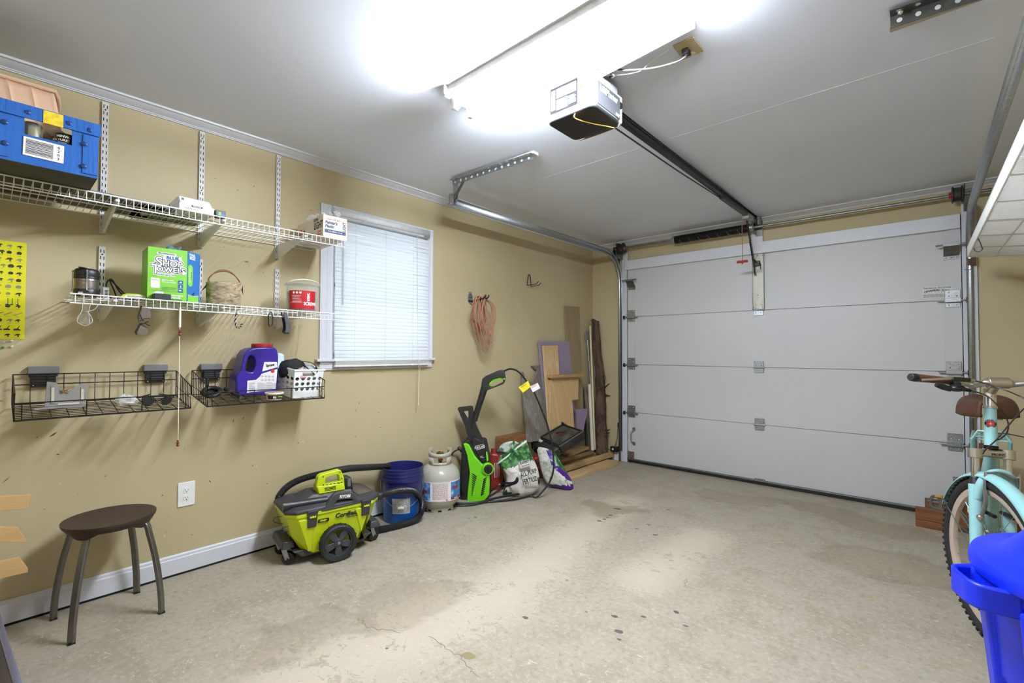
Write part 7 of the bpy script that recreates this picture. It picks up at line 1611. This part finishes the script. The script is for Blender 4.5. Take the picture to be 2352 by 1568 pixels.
for x in (ox0+.02, ox0+.19): b.cyl((x, oy0-.001, oz1-.012), (x, oy0+.004, oz1-.012), .009, n=14)
b.build('vent_plugs', M_opd, OP)
MB().tube([(ox1-.095, oy0+.005, oz0+.004), (ox1-.10, oy0+.01, oz0-.018), (ox1-.07, oy0+.09, oz0-.02), (ox1-.04, oy0+.16, oz0-.016), (ox1-.012, oy0+.20, oz0-.02)], .0022, n=6, sub=6).build('antenna_wire', mat('yellow wire', 'D9B04A', .4), OP)
def lens_(u, v):
    x = ox0+.012+(ox1-ox0-.024)*u; a = -.5+1.9*v; bul = .055*math.sin(PI*u)**.4
    return Vector((x, oy1-.004+(.035+bul)*math.cos(a)*.9, oz0+.055-(.058)*math.sin(a)+.03*(1-v)))
b = MB().grid(lens_, 24, 10); b.build('light_lens', mat('milky ribbed lens', 'DAD3C5', .3, var=.04), OP, thick=.002)
b = MB().box((ox0+.01, oy1-.01, oz0+.02), (ox1-.006, oy1+.04, oz1-.02)); b.build('lens_end', M_white, OP, bev=.01, seg=3)
MB().tube([(ox1-.006, oy1+.012, oz0+.10), (ox1-.001, oy1+.012, oz0+.10)], .016, n=14).build('lens_button', M_black, OP)
b = MB()
for x in (1.775, 1.885): b.bar((x, 1.80, oz1-.005), (x, 1.80, H-.02), .028, .003, up=(0, 1, 0))
b.build('hanger_straps', M_galv, OP)
MB().tube([(1.90, 1.74, oz1+.004), (1.93, 1.79, oz1+.012), (1.96, 1.80, oz1-.0), (1.93, 1.83, oz1+.006), (1.97, 1.80, oz1-.02), (1.955, 1.77, oz1+.01), (2.02, 1.80, 2.405), (2.12, 1.85, 2.395), (2.21, 1.885, 2.40), (2.252, 1.893, 2.412)], .0042, n=8, sub=7).build('power_cord', mat('dark grey cord', '4B4A4A', .5), OP)
b = MB().tube([(2.252, 1.893, 2.410), (2.256, 1.892, 2.425)], [.007, .011], n=8); b.hexa([(2.238, 1.878, 2.414), (2.268, 1.878, 2.414), (2.268, 1.908, 2.414), (2.238, 1.908, 2.414)], [(2.240, 1.870, 2.434), (2.266, 1.870, 2.434), (2.266, 1.906, 2.434), (2.240, 1.906, 2.434)]); b.build('plug', M_black, OP, bev=.003)
MB().tube([(1.93, 1.80, 2.415), (2.05, 1.85, 2.405), (2.12, 1.845, 2.42), (2.2, 1.84, 2.436)], .0018, n=6, sub=5).build('bell_wire', M_white, OP)
# rail, chain, trolley, arm
rx, ry0, ry1 = 1.823, 1.97, 4.735
def rz(y): return 2.392+(2.437-2.392)*(y-1.95)/(4.76-1.95)
M_rail = mat('black painted steel', '2A2926', .42, .4, var=.1)
b = MB().bar((rx, ry0, rz(ry0)-.006), (rx, ry1, rz(ry1)-.016), .012, .040); b.bar((rx, ry0, rz(ry0)-.026), (rx, ry1, rz(ry1)-.034), .034, .006); b.bar((rx, ry0, rz(ry0)+.014), (rx, ry1, rz(ry1)+.002), .030, .005); b.build('rail', M_rail, OP)
b = MB()
def chain(p, q, pitch=.0135):
    p, q = Vector(p), Vector(q); n = int((q-p).length/pitch); d = (q-p).normalized(); s_ = d.cross(Vector((0, 0, 1))).normalized()
    for i in range(n):
        c = p+d*pitch*(i+.5); o = .004 if i % 2 else .0022
        for k in (-1, 1): b.bar(c-d*pitch*.5+s_*o*k, c+d*pitch*.5+s_*o*k, .0014, .0075)
chain((rx-.022, ry0, rz(ry0)+.008), (rx-.022, 4.6, rz(4.6)+.0)); chain((rx+.024, ry0, rz(ry0)-.012), (rx+.022, 4.2, rz(4.2)-.008)); b.tube([(rx-.020, ry0+.05, rz(ry0)-.060), (rx-.018, 2.9, rz(2.9)-.058), (rx-.016, 3.72, rz(3.72)-.040)], .0045, n=6)
b.build('drive_chain', M_bmetal, OP)
b = MB().bar((rx, 3.72, rz(3.72)-.038), (rx, 4.42, rz(4.42)-.038), .040, .026); b.build('chain_guard', M_rail, OP, bev=.004)
b = MB().box((rx-.028, 4.36, rz(4.4)-.075), (rx+.028, 4.52, rz(4.4)-.03)); tr_ = b.build('trolley', M_zinc, OP, bev=.004); b = MB()
for y in (4.38, 4.45): b.cyl((rx-.034, y, rz(4.4)-.06), (rx+.034, y, rz(4.4)-.06), .010, n=10)
b.build('trolley_bolts', M_galv, tr_)
b = MB().box((rx-.014, 4.52, rz(4.6)-.062), (rx+.014, 4.70, rz(4.6)-.028)); b.box((rx-.024, 4.70, 2.36), (rx+.026, D-.075, 2.44)); b.box((rx+.016, 4.66, 2.36), (rx+.040, D-.075, 2.435)); b.build('header_bracket', M_galvd, OP, bev=.003)
b = MB(); A0 = Vector((rx-.012, 4.44, rz(4.44)-.065)); A1 = ony(4.735, 1730, 595); A2 = ony(4.76, 1734, 632); Am = A0.lerp(A1, .62)
b.bar(A0, Am, .008, .032, up=(0, 1, 0)); b.bar(A0.lerp(A1, .52), A1, .012, .034, up=(0, 1, 0)); b.bar(A1, A2, .010, .026, up=(0, 1, 0)); b.tube([A1, Vector((XM, 4.765, 2.02))], .010, n=8); ar_ = b.build('door_arm', M_bmetal, OP, bev=.002)
b = MB()
for t in (.55, .60, .66): p = A0.lerp(A1, t); b.cyl(p+Vector((.006, 0, 0)), p+Vector((.014, 0, 0)), .007, n=8)
b.build('arm_bolts', M_galv, ar_)
hp = ony(4.44, 1705, 601); MB().tube([(rx-.035, 4.42, rz(4.42)-.07), (hp.x, 4.44, rz(4.44)-.10), (hp.x, 4.44, hp.z+.01)], .0026, n=6).build('release_cord', mat('faded red cord', 'B9665A', .7), OP)
b = MB().tube([(hp.x-.045, 4.44, hp.z), (hp.x-.03, 4.44, hp.z+.002), (hp.x+.03, 4.44, hp.z+.002), (hp.x+.045, 4.44, hp.z)], [.011, .012, .012, .011], n=10); b.cyl((hp.x, 4.44, hp.z-.02), (hp.x, 4.44, hp.z-.008), .007, n=8); b.build('release_handle', M_red, OP)
# perforated angle carrying the operator, ceiling outlet
A3 = thing('ceiling_angle_bracket', 'long white perforated angle on the ceiling carrying the garage door opener', 'bracket', (2.1, 1.75, 2.4), group='perforated angle hangers')
b = MB(); angle_iron(b, (1.72, 1.80, H-.004), (2.345, 1.738, H-.004), w=.034, hole=.042); b.build('angle', [mat('white painted angle', 'E4E4E2', .4), M_holed], A3)
OL = thing('ceiling_outlet', 'tan square outlet plate on the ceiling with the opener plugged in', 'outlet', (2.26, 1.885, H))
b = MB(T(2.262, 1.888, 0)).prism(rrect(.085, .115, .004, 3), H-.006, H-.0005); b.build('plate', mat('tan outlet plate', 'B3A075', .45), OL, bev=.001)
b = MB(T(2.262, 1.925, 0)).prism(circ(.015, 18), H-.0085, H-.006); b.build('receptacle', mat('cream receptacle', 'C9BC97', .45), OL)
# ================================================================ right-hand wire shelf
WR = thing('wire_shelf', 'close-meshed white wire shelf high on the right, seen from below at the right edge', 'shelf', (3.45, 3.0, 1.8))
c0, c1 = onx(3.2, 2223, 588), onx(3.2, 2352, 330); sd = (c1-c0).normalized(); n1 = c0+(c1-c0)*1.35; e_x = Vector((.50, 0, -.055)); LIP = .060
b = MB(); L_ = (n1-c0).length; n = int(L_/.0127)
for i in range(n+1):
    p = c0+sd*(i*.0127); b.tube([p+Vector((-.001, 0, LIP)), p+Vector((-.001, 0, 0)), p+Vector((.004, 0, -.003)), p+e_x], .0017, n=5)
b.build('cross_wires', M_wwire, WR)
b = MB()
for t in (.0, .25, .5, .75, 1): b.tube([c0+e_x*t+Vector((0, 0, -.004)), n1+e_x*t+Vector((0, 0, -.004))], .0032, n=6)
b.tube([c0+Vector((0, 0, LIP)), n1+Vector((0, 0, LIP))], .0035, n=7); b.build('long_rods', M_wwire, WR)
for k in (0, 1, 2, 3, 4, 5):
    b = MB(); p = c0+sd*(.02+.40*k); b.tube([p+Vector((0, 0, -.006)), p+e_x+Vector((0, 0, -.006))], .0045, n=6); b.tube([p+e_x*.2+Vector((0, 0, -.008)), p+e_x*.55+sd*.05+Vector((0, 0, -.012)), p+e_x*.55+Vector((0, 0, -.006))], .002, n=5); b.build('support_rod', M_wwire, WR)
for pts, lab in ((((2245, 551), (2243, 547), (2247, 548), (2255, 566), (2256, 573), (2248, 578), (2240, 576), (2237, 570)), 'bent black wire hook hanging at the front corner of the right wire shelf'), (((2222, 592), (2224, 601), (2230, 610), (2232, 614), (2228, 619), (2220, 620), (2215, 618)), 'lower bent black wire hook under the corner of the right wire shelf')):
    o = MB().tube([onx(3.205, *p) for p in pts], .0022, n=6, sub=4).build('wire_hook', M_bmetal); tag(o, lab, 'hook', 'wire hooks on the right shelf')
p = ony(D-.04, 2232, 600); o = MB().box((p.x-.022, D-.06, p.z-.03), (p.x+.022, D-.019, p.z+.03)).build('wood_shim', wood('brown shim', '5E3A22', '4A2C18', 'z')); tag(o, 'small brown wood block on the white door trim under the right shelf corner', 'wood block')
# ================================================================ pallet, level and bicycle
PL = thing('wooden_pallet', 'low brown wooden pallet on the floor by the door behind the bicycle', 'pallet', (3.2, 4.3, fz(4.3)))
M_pal = wood('pallet wood', '83542F', '6B4223', 'x', 9); M_pal2 = wood('pallet wood upright', '74492A', '5E3A20', 'z', 9)
a_ = fl(2103, 1208); b_ = Vector((a_.x+.62, a_.y+.02, a_.z))
for (u0, u1, z0, z1, nm) in ((0, .62, .052, .135, 'stringer'), (0, .17, .0, .050, 'foot_block'), (.45, .62, .0, .05, 'foot_block')): MB().box((a_.x+u0, a_.y, a_.z+z0), (a_.x+u1, a_.y+.04, a_.z+z1)).build(nm, M_pal, PL, bev=.003)
MB().box((a_.x+.05, a_.y+.30, a_.z), (a_.x+.62, a_.y+.34, a_.z+.135)).build('stringer', M_pal, PL, bev=.003)
for k in range(3): MB().box((a_.x+.30+.12*k, a_.y-.01, a_.z+.136), (a_.x+.39+.12*k, a_.y+.36, a_.z+.152)).build('deck_board', M_pal, PL, bev=.002)
MB().box((a_.x+.33, a_.y+.05, a_.z+.153), (a_.x+.40, a_.y+.09, a_.z+.62)).build('upright_board', M_pal2, PL, bev=.002)
LV = thing('spirit_level', 'grey topped yellow strip standing behind the bicycle against the door', 'tool', ony(4.62, 2196, 1135))
MB().bar(ony(4.62, 2192, 1110), ony(4.62, 2198, 1165), .02, .03).build('strip', M_lime, LV); MB().bar(ony(4.61, 2195, 1096), ony(4.61, 2197, 1113), .055, .03).build('end_cap', M_galvd, LV, bev=.003)
# bicycle: heading towards the camera, front wheel steered to the camera's left
BI = thing('bicycle', 'pale turquoise cruiser bicycle with brown saddle and grips behind the blue bin', 'bicycle', (3.22, 3.3, fz(3.2)))
M_turq = mat('pale turquoise enamel', '9CD0D2', .22, var=.02, coat=.5); M_alu = mat('brushed alloy', 'BDB6AA', .28, .9, var=.05); M_tyre = mat('bike tyre rubber', '1B1A1A', .75); M_rim = mat('beige alloy rim', 'C9B7A8', .35, .25, var=.02); M_cable = mat('dark brown cable', '2B211B', .4)
M_lea = mat('brown leather', '6B4030', .5, var=.08)
gz = fz(2.8); W = Vector((.385, -.923, 0)).normalized(); Ax = Vector((-W.y, W.x, 0)); Ax = Ax if Ax.x > 0 else -Ax     # wheel direction, axle (to the photo's right)
RW = .338; hub = Vector((3.176, 2.775, gz+RW+.004))
WMx = Matrix((W, Vector((0, 0, 1)), Ax)).transposed().to_4x4(); WMx.translation = hub      # local x forward, y up, z along axle
def wheel(M, name):
    b = MB(M).tube([(RW*.935*math.cos(2*PI*k/64), RW*.935*math.sin(2*PI*k/64), 0) for k in range(64)], .0225, n=12, closed=True)
    for k in range(76):
        a = 2*PI*k/76
        for s_ in (-1, 1): b.box((RW*.98, -.0055, s_*.006), (RW*1.006, .0055, s_*.020), M=RZ(a+(.04 if s_ > 0 else 0)))
    ty = b.build('tyre', M_tyre, BI)
    MB(M).lathe([(RW*.87, -.013), (RW*.83, -.013), (RW*.80, -.009), (RW*.795, 0), (RW*.80, .009), (RW*.83, .013), (RW*.87, .013)], 64).build('rim', M_rim, BI)
    b = MB(M)
    for k in range(24):
        a = 2*PI*k/24; s_ = 1 if k % 2 else -1; a2 = a+(.55 if k % 4 < 2 else -.55); b.tube([(RW*.80*math.cos(a), RW*.80*math.sin(a), 0), (.022*math.cos(a2+PI/2*0), .022*math.sin(a2), s_*.026)], .0011, n=5)
    b.build('spokes', M_galv, BI); b = MB(M).cyl((0, 0, -.034), (0, 0, .034), .014, n=14); b.cyl((0, 0, -.058), (0, 0, .058), .006, n=10); b.lathe([(.024, -.028), (.024, -.024)], 16); b.lathe([(.024, .024), (.024, .028)], 16); b.build('hub', M_alu, BI)
wheel(WMx, 'front')
MB(WMx).tube([(RW*.80*math.cos(-1.95), RW*.80*math.sin(-1.95), 0), (RW*.70*math.cos(-1.95), RW*.70*math.sin(-1.95), 0)], [.0045, .006], n=8).build('valve_cap', M_black, BI)
b = MB(WMx); a = .62; b.prism([(RW*.30, -.012), (RW*.70, -.018), (RW*.74, 0), (RW*.70, .018), (RW*.30, .012)], .004, .014, RZ(PI-.75)); b.build('spoke_reflector', mat('cream reflector', 'D9D3BE', .2, coat=.5), BI, bev=.003)
def fender(M, a0, a1, nm='fender', R_=RW*1.065, w=.031):
    def f(u, v):
        a = a0+(a1-a0)*u; t = -1+2*v; r_ = R_-.020*abs(t)**2.2; return M @ Vector((r_*math.cos(a), r_*math.sin(a), w*t))
    return MB().grid(f, 40, 8).build(nm, M_turq, BI, thick=.0022)
fender(WMx, rad(30), rad(157))
b = MB(WMx); 
for s_ in (-1, 1): b.tube([(RW*1.05*math.cos(rad(33)), RW*1.05*math.sin(rad(33)), s_*.034), (0, 0, s_*.050)], .0026, n=6); b.tube([(RW*1.05*math.cos(rad(150)), RW*1.05*math.sin(rad(150)), s_*.034), (0, 0, s_*.050)], .0026, n=6)
b.build('fender_stays', M_galv, BI)
# fork: crown, stanchions, boots, lower legs and arch
hd0 = Vector((3.176, 2.905, gz+.83)); tilt = Vector((0, .13, 0))
steer_up = Vector((.07*.22, .98*.22, 1)).normalized()
cr = hub-W*(-.0)+steer_up*.46-W*.02
def leg(s_, t): return hub+Ax*(.054*s_)+steer_up*(t*.972)
for s_ in (-1, 1):
    b = MB().tube([leg(s_, -.005)+W*.012, leg(s_, .03), leg(s_, .20), leg(s_, .315)], [.017, .021, .0225, .0235], n=18); fl_ = b.build('fork_leg', M_turq, BI)
    MB().tube([leg(s_, .305), leg(s_, .345)], [.022, .017], n=14).build('boot', M_black, fl_); MB().tube([leg(s_, .33), leg(s_, .45)], .0145, n=16).build('stanchion', mat('chrome', 'CFCFCF', .12, 1.), fl_)
    MB().tube([leg(s_, .430), leg(s_, .472)], .025, n=20).build('crown_cap', M_alu, fl_, bev=.002)
b = MB().tube([leg(-1, .26)+W*.01, leg(-1, .33)+W*.035+Ax*.004, leg(-1, .375)+W*.05+Ax*.03, leg(1, .375)+W*.05-Ax*.03, leg(1, .33)+W*.035-Ax*.004, leg(1, .26)+W*.01], .018, n=12, sub=5); b.build('fork_arch', M_turq, BI)
b = MB().bar(leg(-1, .452), leg(1, .452), .042, .028, up=steer_up); b.bar(leg(0, .455)+W*.014, leg(0, .455)-W*.02, .05, .036, up=steer_up); cw = b.build('fork_crown', M_alu, BI, bev=.007, seg=3)
b = MB(); put_text(b, 'FRONT', .014, frame(leg(.25, .453)+W*.0225, -Vector(Ax)*-1, steer_up), bold=.0003); b.build('lettering', M_ink, cw, smooth=False)
st0, st1 = leg(0, .485), leg(0, .655)
b = MB().tube([st0, st1], [.0215, .0205], n=24); ht = b.build('head_tube', M_turq, BI)
MB().tube([leg(0, .472), leg(0, .487)], [.024, .024], n=20).build('lower_headset', mat('black chrome', '2A2A2C', .2, .8), BI)
MB().tube([leg(0, .653), leg(0, .662)], .024, n=20).build('upper_headset', M_alu, BI); MB().tube([leg(0, .662), leg(0, .705)], .0205, n=20).build('spacer', mat('chrome', 'CFCFCF', .12, 1.), BI)
HM = frame(leg(0, .585)+W*.0215*0+ (CAM-leg(0, .585)).normalized()*.0222, Ax if False else Vector((.96, .06, 0)), (0, 0, 1))
bd = MB().lathe([(.0001, .0012), (.0185, .0012), (.0185, -.001)], 26, HM); bdo = bd.build('badge', M_ink, ht)
b = MB().lathe([(.0001, .0012), (.0125, .0012), (.0125, .0)], 22, HM @ T(0, 0, .0008)); b.build('badge_centre', mat('badge red', 'C03A33', .35), bdo)
b = MB(); b.prism([(-.0012, 0), (0, .011), (.0012, 0), (0, -.011)], 0, .0003, HM @ T(0, 0, .0022)); b.prism([(-.0105, 0), (0, .001), (.0105, 0), (0, -.001)], 0, .0003, HM @ T(0, 0, .0022))
for i, ch in enumerate('SCHWINN'): a = rad(60-20*i); put_text(b, ch, .0052, HM @ T(.0155*math.sin(-a), .0155*math.cos(a), .0015) @ RZ(a), bold=.0001)
for i, ch in enumerate('QUALITY'): a = rad(-60+20*i); put_text(b, ch, .0046, HM @ T(.0155*math.sin(a), -.0155*math.cos(a), .0015) @ RZ(a), bold=.0001)
b.build('badge_lettering', M_paper, bdo, smooth=False)
# stem, bar, controls
top = leg(0, .705); sm = top+W*.055+Vector((0, 0, .065))
b = MB().tube([top-steer_up*.004, top+steer_up*.035], .021, n=18); b.tube([top+steer_up*.02, top+W*.03+Vector((0, 0, .045)), sm], [.019, .017, .016], n=14); b.tube([sm-Ax*.036, sm+Ax*.036], .0235, n=16); b.build('stem', M_alu, BI, bev=.002)
gl = onx(2.935, 2097, 869)
def hb(px, py, t): return CAM+ray(px, py)*t
GR0, GR1 = hb(2093, 866, 2.02), hb(2185, 875, 2.06)
b = MB().tube([sm, sm-Ax*.04, hb(2235, 884, 2.07), GR1, GR0.lerp(GR1, .1)], [.0155, .0150, .0125, .0112, .0112], n=14, sub=5); mr = lambda p: sm+Ax*(2*((p-sm).dot(Ax))*-1)+(p-sm)
b.tube([sm, sm+Ax*.04, mr(hb(2235, 884, 2.07)), mr(GR1), mr(GR0)], [.0155, .0150, .0125, .0112, .0112], n=14, sub=5); b.build('handlebar', M_alu, BI)
for f_ in (lambda p: p, mr):
    g0, g1 = f_(GR0), f_(GR1); b = MB().tube([g0.lerp(g1, .08), g0.lerp(g1, .5), g1], [.0175, .0165, .0160], n=18); gr = b.build('grip', M_lea, BI); MB().tube([g0-(g1-g0)*.02, g0.lerp(g1, .11)], [.0165, .0185], n=18).build('grip_end', M_black, gr, bev=.003)
    MB().tube([g1-(g1-g0)*.06, g1+(g1-g0)*.02], .018, n=16).build('grip_collar', M_black, gr)
b = MB().tube([hb(2117, 872, 1.97), hb(2130, 871.5, 1.965), hb(2165, 870, 1.97), hb(2186, 868.5, 1.98)], [.0055, .0050, .0060, .0075], n=8, sub=4); b.build('brake_lever', M_alu, BI)
b = MB().bar(hb(2184, 869.5, 1.98), hb(2224, 872.5, 2.0), .022, .018); b.build('lever_mount', M_black, BI, bev=.003); MB().tube([hb(2224, 872, 2.0), hb(2238, 873.5, 2.0)], .0055, n=8).build('cable_adjuster', M_alu, BI)
b = MB().tube([hb(2150, 884, 2.0), hb(2165, 888, 2.0), hb(2182, 893, 2.0)], [.008, .013, .012], n=10, sub=3); b.sphere(hb(2197, 891, 2.02), .026, 16, 10, sc_=(1.15, 1, .62)); b.tube([hb(2210, 893, 2.02), hb(2229, 897, 2.02)], [.011, .006], n=8); b.tube([hb(2190, 882, 2.04), hb(2200, 884, 2.04)], .017, n=12); b.build('gear_shifter', M_black, BI)
for pts, r_ in (([hb(2238, 873.5, 2.0), hb(2268, 882, 1.98), hb(2310, 896, 1.93), hb(2360, 918, 1.85), hb(2420, 950, 1.9)], .0026), ([hb(2229, 897, 2.02), hb(2265, 908, 1.98), hb(2295, 935, 1.95), hb(2314, 965, 1.95), hb(2314, 990, 1.95), hb(2300, 1006, 1.97), hb(2280, 1014, 2.0), hb(2258, 1019, 2.04)], .0026), ([hb(2400, 900, 1.9), hb(2352, 938, 1.9), hb(2315, 978, 1.9), hb(2290, 1008, 1.9), hb(2264, 1032, 1.9), hb(2258, 1042, 1.92)], .0028), ([hb(2286, 993, 2.1), hb(2320, 997, 2.2), hb(2380, 1010, 2.2)], .0024)):
    MB().tube(pts, r_, n=7, sub=6).build('cable', M_cable, BI)
# front V-brake
for s_ in (-1, 1):
    p0 = leg(s_, .185)+W*.03; b = MB().tube([p0-Ax*.0*s_, leg(s_*.9, .25)+W*.055, leg(s_*1.02, .33)+W*.065, leg(s_*1.0, .385)+W*.07], [.010, .009, .007, .006], n=10, sub=4, sq=(1.2, .8)); b.sphere(p0, .014, 12, 8); br = b.build('brake_arm', M_alu, BI)
    MB().tube([leg(s_*.55, .205)+W*.0, leg(s_*.55, .205)+W*.075], .008, n=8).build('brake_pad', M_black, br)
MB().tube([leg(-1, .382)+W*.07, leg(-.2, .388)+W*.075, leg(.5, .372)+W*.075, leg(1, .37)+W*.07], [.004, .004, .007, .004], n=7, sub=3).build('brake_noodle', M_galv, BI)
# frame behind the head tube
HD = Vector((.07, .98, 0)).normalized(); SDv = Vector((HD.y, -HD.x, 0)); sp0 = leg(0, .60)
bbk = hub+HD*.66+Vector((0, 0, -.06)); rh = Vector((3.255, 3.86, fz(3.86)+RW)); sadd = CAM+ray(2266, 935)*2.62; stp = bbk.lerp(sadd, .62)
b = MB().tube([leg(0, .52), leg(0, .50)+HD*.18-Vector((0, 0, .18)), bbk+Vector((0, 0, .02))], [.022, .024, .024], n=14, sub=6); b.tube([leg(0, .62), leg(0, .56)+HD*.2-Vector((0, 0, .18)), stp-Vector((0, 0, .18))], [.019, .019, .017], n=14, sub=6); b.tube([bbk, stp], .017, n=14)
for s_ in (-1, 1): b.tube([stp-Vector((0, 0, .03))+SDv*.012*s_, rh+SDv*.062*s_], .0085, n=10); b.tube([bbk+SDv*.02*s_, rh+SDv*.062*s_], .0095, n=10)
b.build('frame', M_turq, BI); MB().tube([stp-(stp-bbk)*.05, sadd-Vector((0, 0, .04))], .0135, n=14).build('seat_post', M_alu, BI)
WR_ = Matrix((-HD, Vector((0, 0, 1)), SDv)).transposed().to_4x4(); WR_.translation = rh; wheel(WR_, 'rear'); fender(WR_, rad(-10), rad(200))
# saddle
def sad(u, v):
    x = -1+2*u; y = v; half = (.028+.092*max(0, min(1, (y-.22)/.45))**.7)*(1-max(0, (y-.8)/.2)**2*.35); q = abs(x); x = x/abs(x)*(1-(1-q)**1.8) if q else 0; z = .030-.075*q**4-.010*math.sin(PI*y)+.030*max(0, y-.5)+.012*math.sin(PI*q)
    return sadd+SDv*(x*half)+HD*(-.15+.28*y)+Vector((0, 0, z))
b = MB().grid(sad, 20, 18); sd_ = b.build('saddle', mat('saddle brown', '5B392C', .5, var=.06), BI, thick=.02, ang=70)
b = MB(); 
for s_ in (-1, 1): b.tube([sadd+SDv*.02*s_+HD*-.12+Vector((0, 0, -.03)), sadd+SDv*.022*s_+HD*.02+Vector((0, 0, -.055)), sadd+SDv*.05*s_+HD*.10+Vector((0, 0, -.04))], .004, n=7, sub=3); b.tube([sadd+SDv*.05*s_+HD*.09+Vector((0, 0, -.075)), sadd+SDv*.05*s_+HD*.09+Vector((0, 0, -.02))], .014, n=10)
b.build('saddle_springs', M_galv, sd_)
# rear carrier
cz = rh.z+.40; b = MB()
for s_ in (-1, 1): b.tube([rh+SDv*.068*s_, Vector((rh.x, rh.y, cz-.12))+SDv*.075*s_-HD*.05, Vector((rh.x, rh.y, cz))+SDv*.075*s_-HD*.16], .0085, n=9); b.tube([rh+SDv*.066*s_+HD*.01, Vector((rh.x, rh.y, cz))+SDv*.075*s_+HD*.10], .006, n=8); b.tube([Vector((rh.x, rh.y, cz))+SDv*.075*s_-HD*.18, Vector((rh.x, rh.y, cz))+SDv*.075*s_+HD*.2], .0065, n=8)
for k in range(4): b.tube([Vector((rh.x, rh.y, cz))-SDv*.075+HD*(-.16+.11*k), Vector((rh.x, rh.y, cz))+SDv*.075+HD*(-.16+.11*k)], .0045, n=7)
b.tube([Vector((rh.x, rh.y, cz))-SDv*.075-HD*.18, Vector((rh.x, rh.y, cz+.05))-SDv*.05-HD*.19, Vector((rh.x, rh.y, cz+.05))+SDv*.05-HD*.19, Vector((rh.x, rh.y, cz))+SDv*.075-HD*.18], .0055, n=7); b.build('rear_carrier', M_turq, BI)
# crank, pedals, chainguard
b = MB().tube([bbk-SDv*.06, bbk+SDv*.06], .017, n=14); b.build('bottom_bracket', M_alu, BI)
M = Matrix((HD, Vector((0, 0, 1)), SDv)).transposed().to_4x4(); M.translation = bbk+SDv*-.055
MB(M).lathe([(.03, -.003), (.085, -.003), (.09, .003), (.03, .003)], 32).build('chainring', M_galvd, BI, fix=True)
pc = CAM+ray(2160, 1155)*2.36; pc2 = bbk*2-pc; pc2.z = 2*bbk.z-pc.z
for s_, P in ((-1, pc), (1, pc2)):
    MB().tube([bbk+SDv*.065*s_, P-SDv*.05*s_], [.012, .009], n=9).build('crank_arm', M_alu, BI)
    Mp = Matrix((SDv, HD, Vector((0, 0, 1)))).transposed().to_4x4(); Mp.translation = P
    Mq = Matrix((SDv, Vector((0, 0, 1)), HD)).transposed().to_4x4(); Mq.translation = P
    b = MB(Mq).ring(rrect(.085, .075, .026, 6), rrect(.061, .049, .016, 6), -.011, .011); b.cyl((-.05, 0, 0), (.045, 0, 0), .009, n=10); b.prism([(-.012, -.028), (.012, -.028), (.006, 0), (.012, .028), (-.012, .028), (-.006, 0)], -.009, .009); pd = b.build('pedal', mat('grey brown pedal', '4A4540', .6), BI, bev=.002)
    MB(Mq).box((-.02, .030, -.0115), (.026, .038, .0125)).build('pedal_reflector', mat('amber reflector', 'B27A1E', .3), pd)
b = MB().tube([bbk-SDv*.03+Vector((0, 0, -.02)), bbk-SDv*.06-HD*.05+Vector((0, 0, -.14)), bbk-SDv*.10-HD*.10+Vector((0, 0, -.285))], .007, n=8, sub=3); b.build('kickstand', M_alu, BI)
# ================================================================ blue recycling bin
cx, cy, R_ = 3.371, 1.867, .312; BN = thing('recycling_bin', 'large royal blue plastic bin with a domed lid and side handle at the lower right', 'bin', (cx, cy, 0))
M_bin = mat('royal blue plastic', '0A2BE0', .38, var=.02)
b = MB().lathe([(.0001, .004), (.225, .004), (.235, 0), (.240, .012), (.262, .33), (.268, .335), (.285, .56), (.292, .565), (.292, .59), (.272, .59), (.0001, .58)], 64, T(cx, cy, 0)); b.build('body', M_bin, BN, fix=True)
b = MB()
for k in range(10):
    a = 2*PI*k/10+.15; M = T(cx, cy, 0) @ RZ(a); b.hexa([(M @ Vector(v)) for v in ((.232, -.035, .01), (.250, -.028, .01), (.250, .028, .01), (.232, .035, .01))], [(M @ Vector(v)) for v in ((.268, -.042, .56), (.297, -.034, .55), (.297, .034, .55), (.268, .042, .56))])
b.build('body_ribs', M_bin, BN, bev=.006, fix=True)
lp = [(R_-.012, .592), (R_-.002, .594), (R_, .602), (R_-.001, .622), (R_-.006, .634), (R_-.02, .639), (R_-.055, .642), (R_-.075, .655), (R_-.105, .692), (R_-.125, .702), (.10, .716), (.0001, .722)]
ld = MB().lathe(lp, 72, T(cx, cy, 0)).build('lid', M_bin, BN)
b = MB(); M = T(cx, cy, 0) @ RZ(rad(-62)); 
for s_ in (-1, 1): b.hexa([M @ Vector(v) for v in ((-.20, s_*.075-.012, .69), (.20, s_*.075-.012, .69), (.20, s_*.075+.012, .69), (-.20, s_*.075+.012, .69))], [M @ Vector(v) for v in ((-.15, s_*.075-.006, .722), (.15, s_*.075-.006, .722), (.15, s_*.075+.006, .722), (-.15, s_*.075+.006, .722))])
b.hexa([M @ Vector(v) for v in ((-.215, -.07, .66), (-.19, -.07, .66), (-.19, .07, .66), (-.215, .07, .66))], [M @ Vector(v) for v in ((-.155, -.07, .718), (-.14, -.07, .718), (-.14, .07, .718), (-.155, .07, .718))]); b.build('lid_ridges', M_bin, ld, bev=.006, fix=True)
# side handle towards the door, open loop
for sgn, ah in ((1, math.atan2(1.72-cy, 2.99-cx)), (-1, math.atan2(1.72-cy, 2.99-cx)+PI)):
    M = T(cx, cy, .562) @ RZ(ah); ou = [(.262, -.095), (.315, -.080), (.350, -.064), (.362, -.035), (.362, .035), (.350, .064), (.315, .080), (.262, .095)]; inn = [(.300, -.060), (.318, -.060), (.342, -.050), (.350, -.026), (.350, .026), (.342, .050), (.318, .060), (.300, .060)]
    b = MB(M).ring(resample(ou, 40, (.323, 0)), resample(inn, 40, (.323, 0)), -.030, .035); b.box((.262, -.085, -.03), (.292, .085, .02)); b.build('handle', M_bin, BN, bev=.006, fix=True)
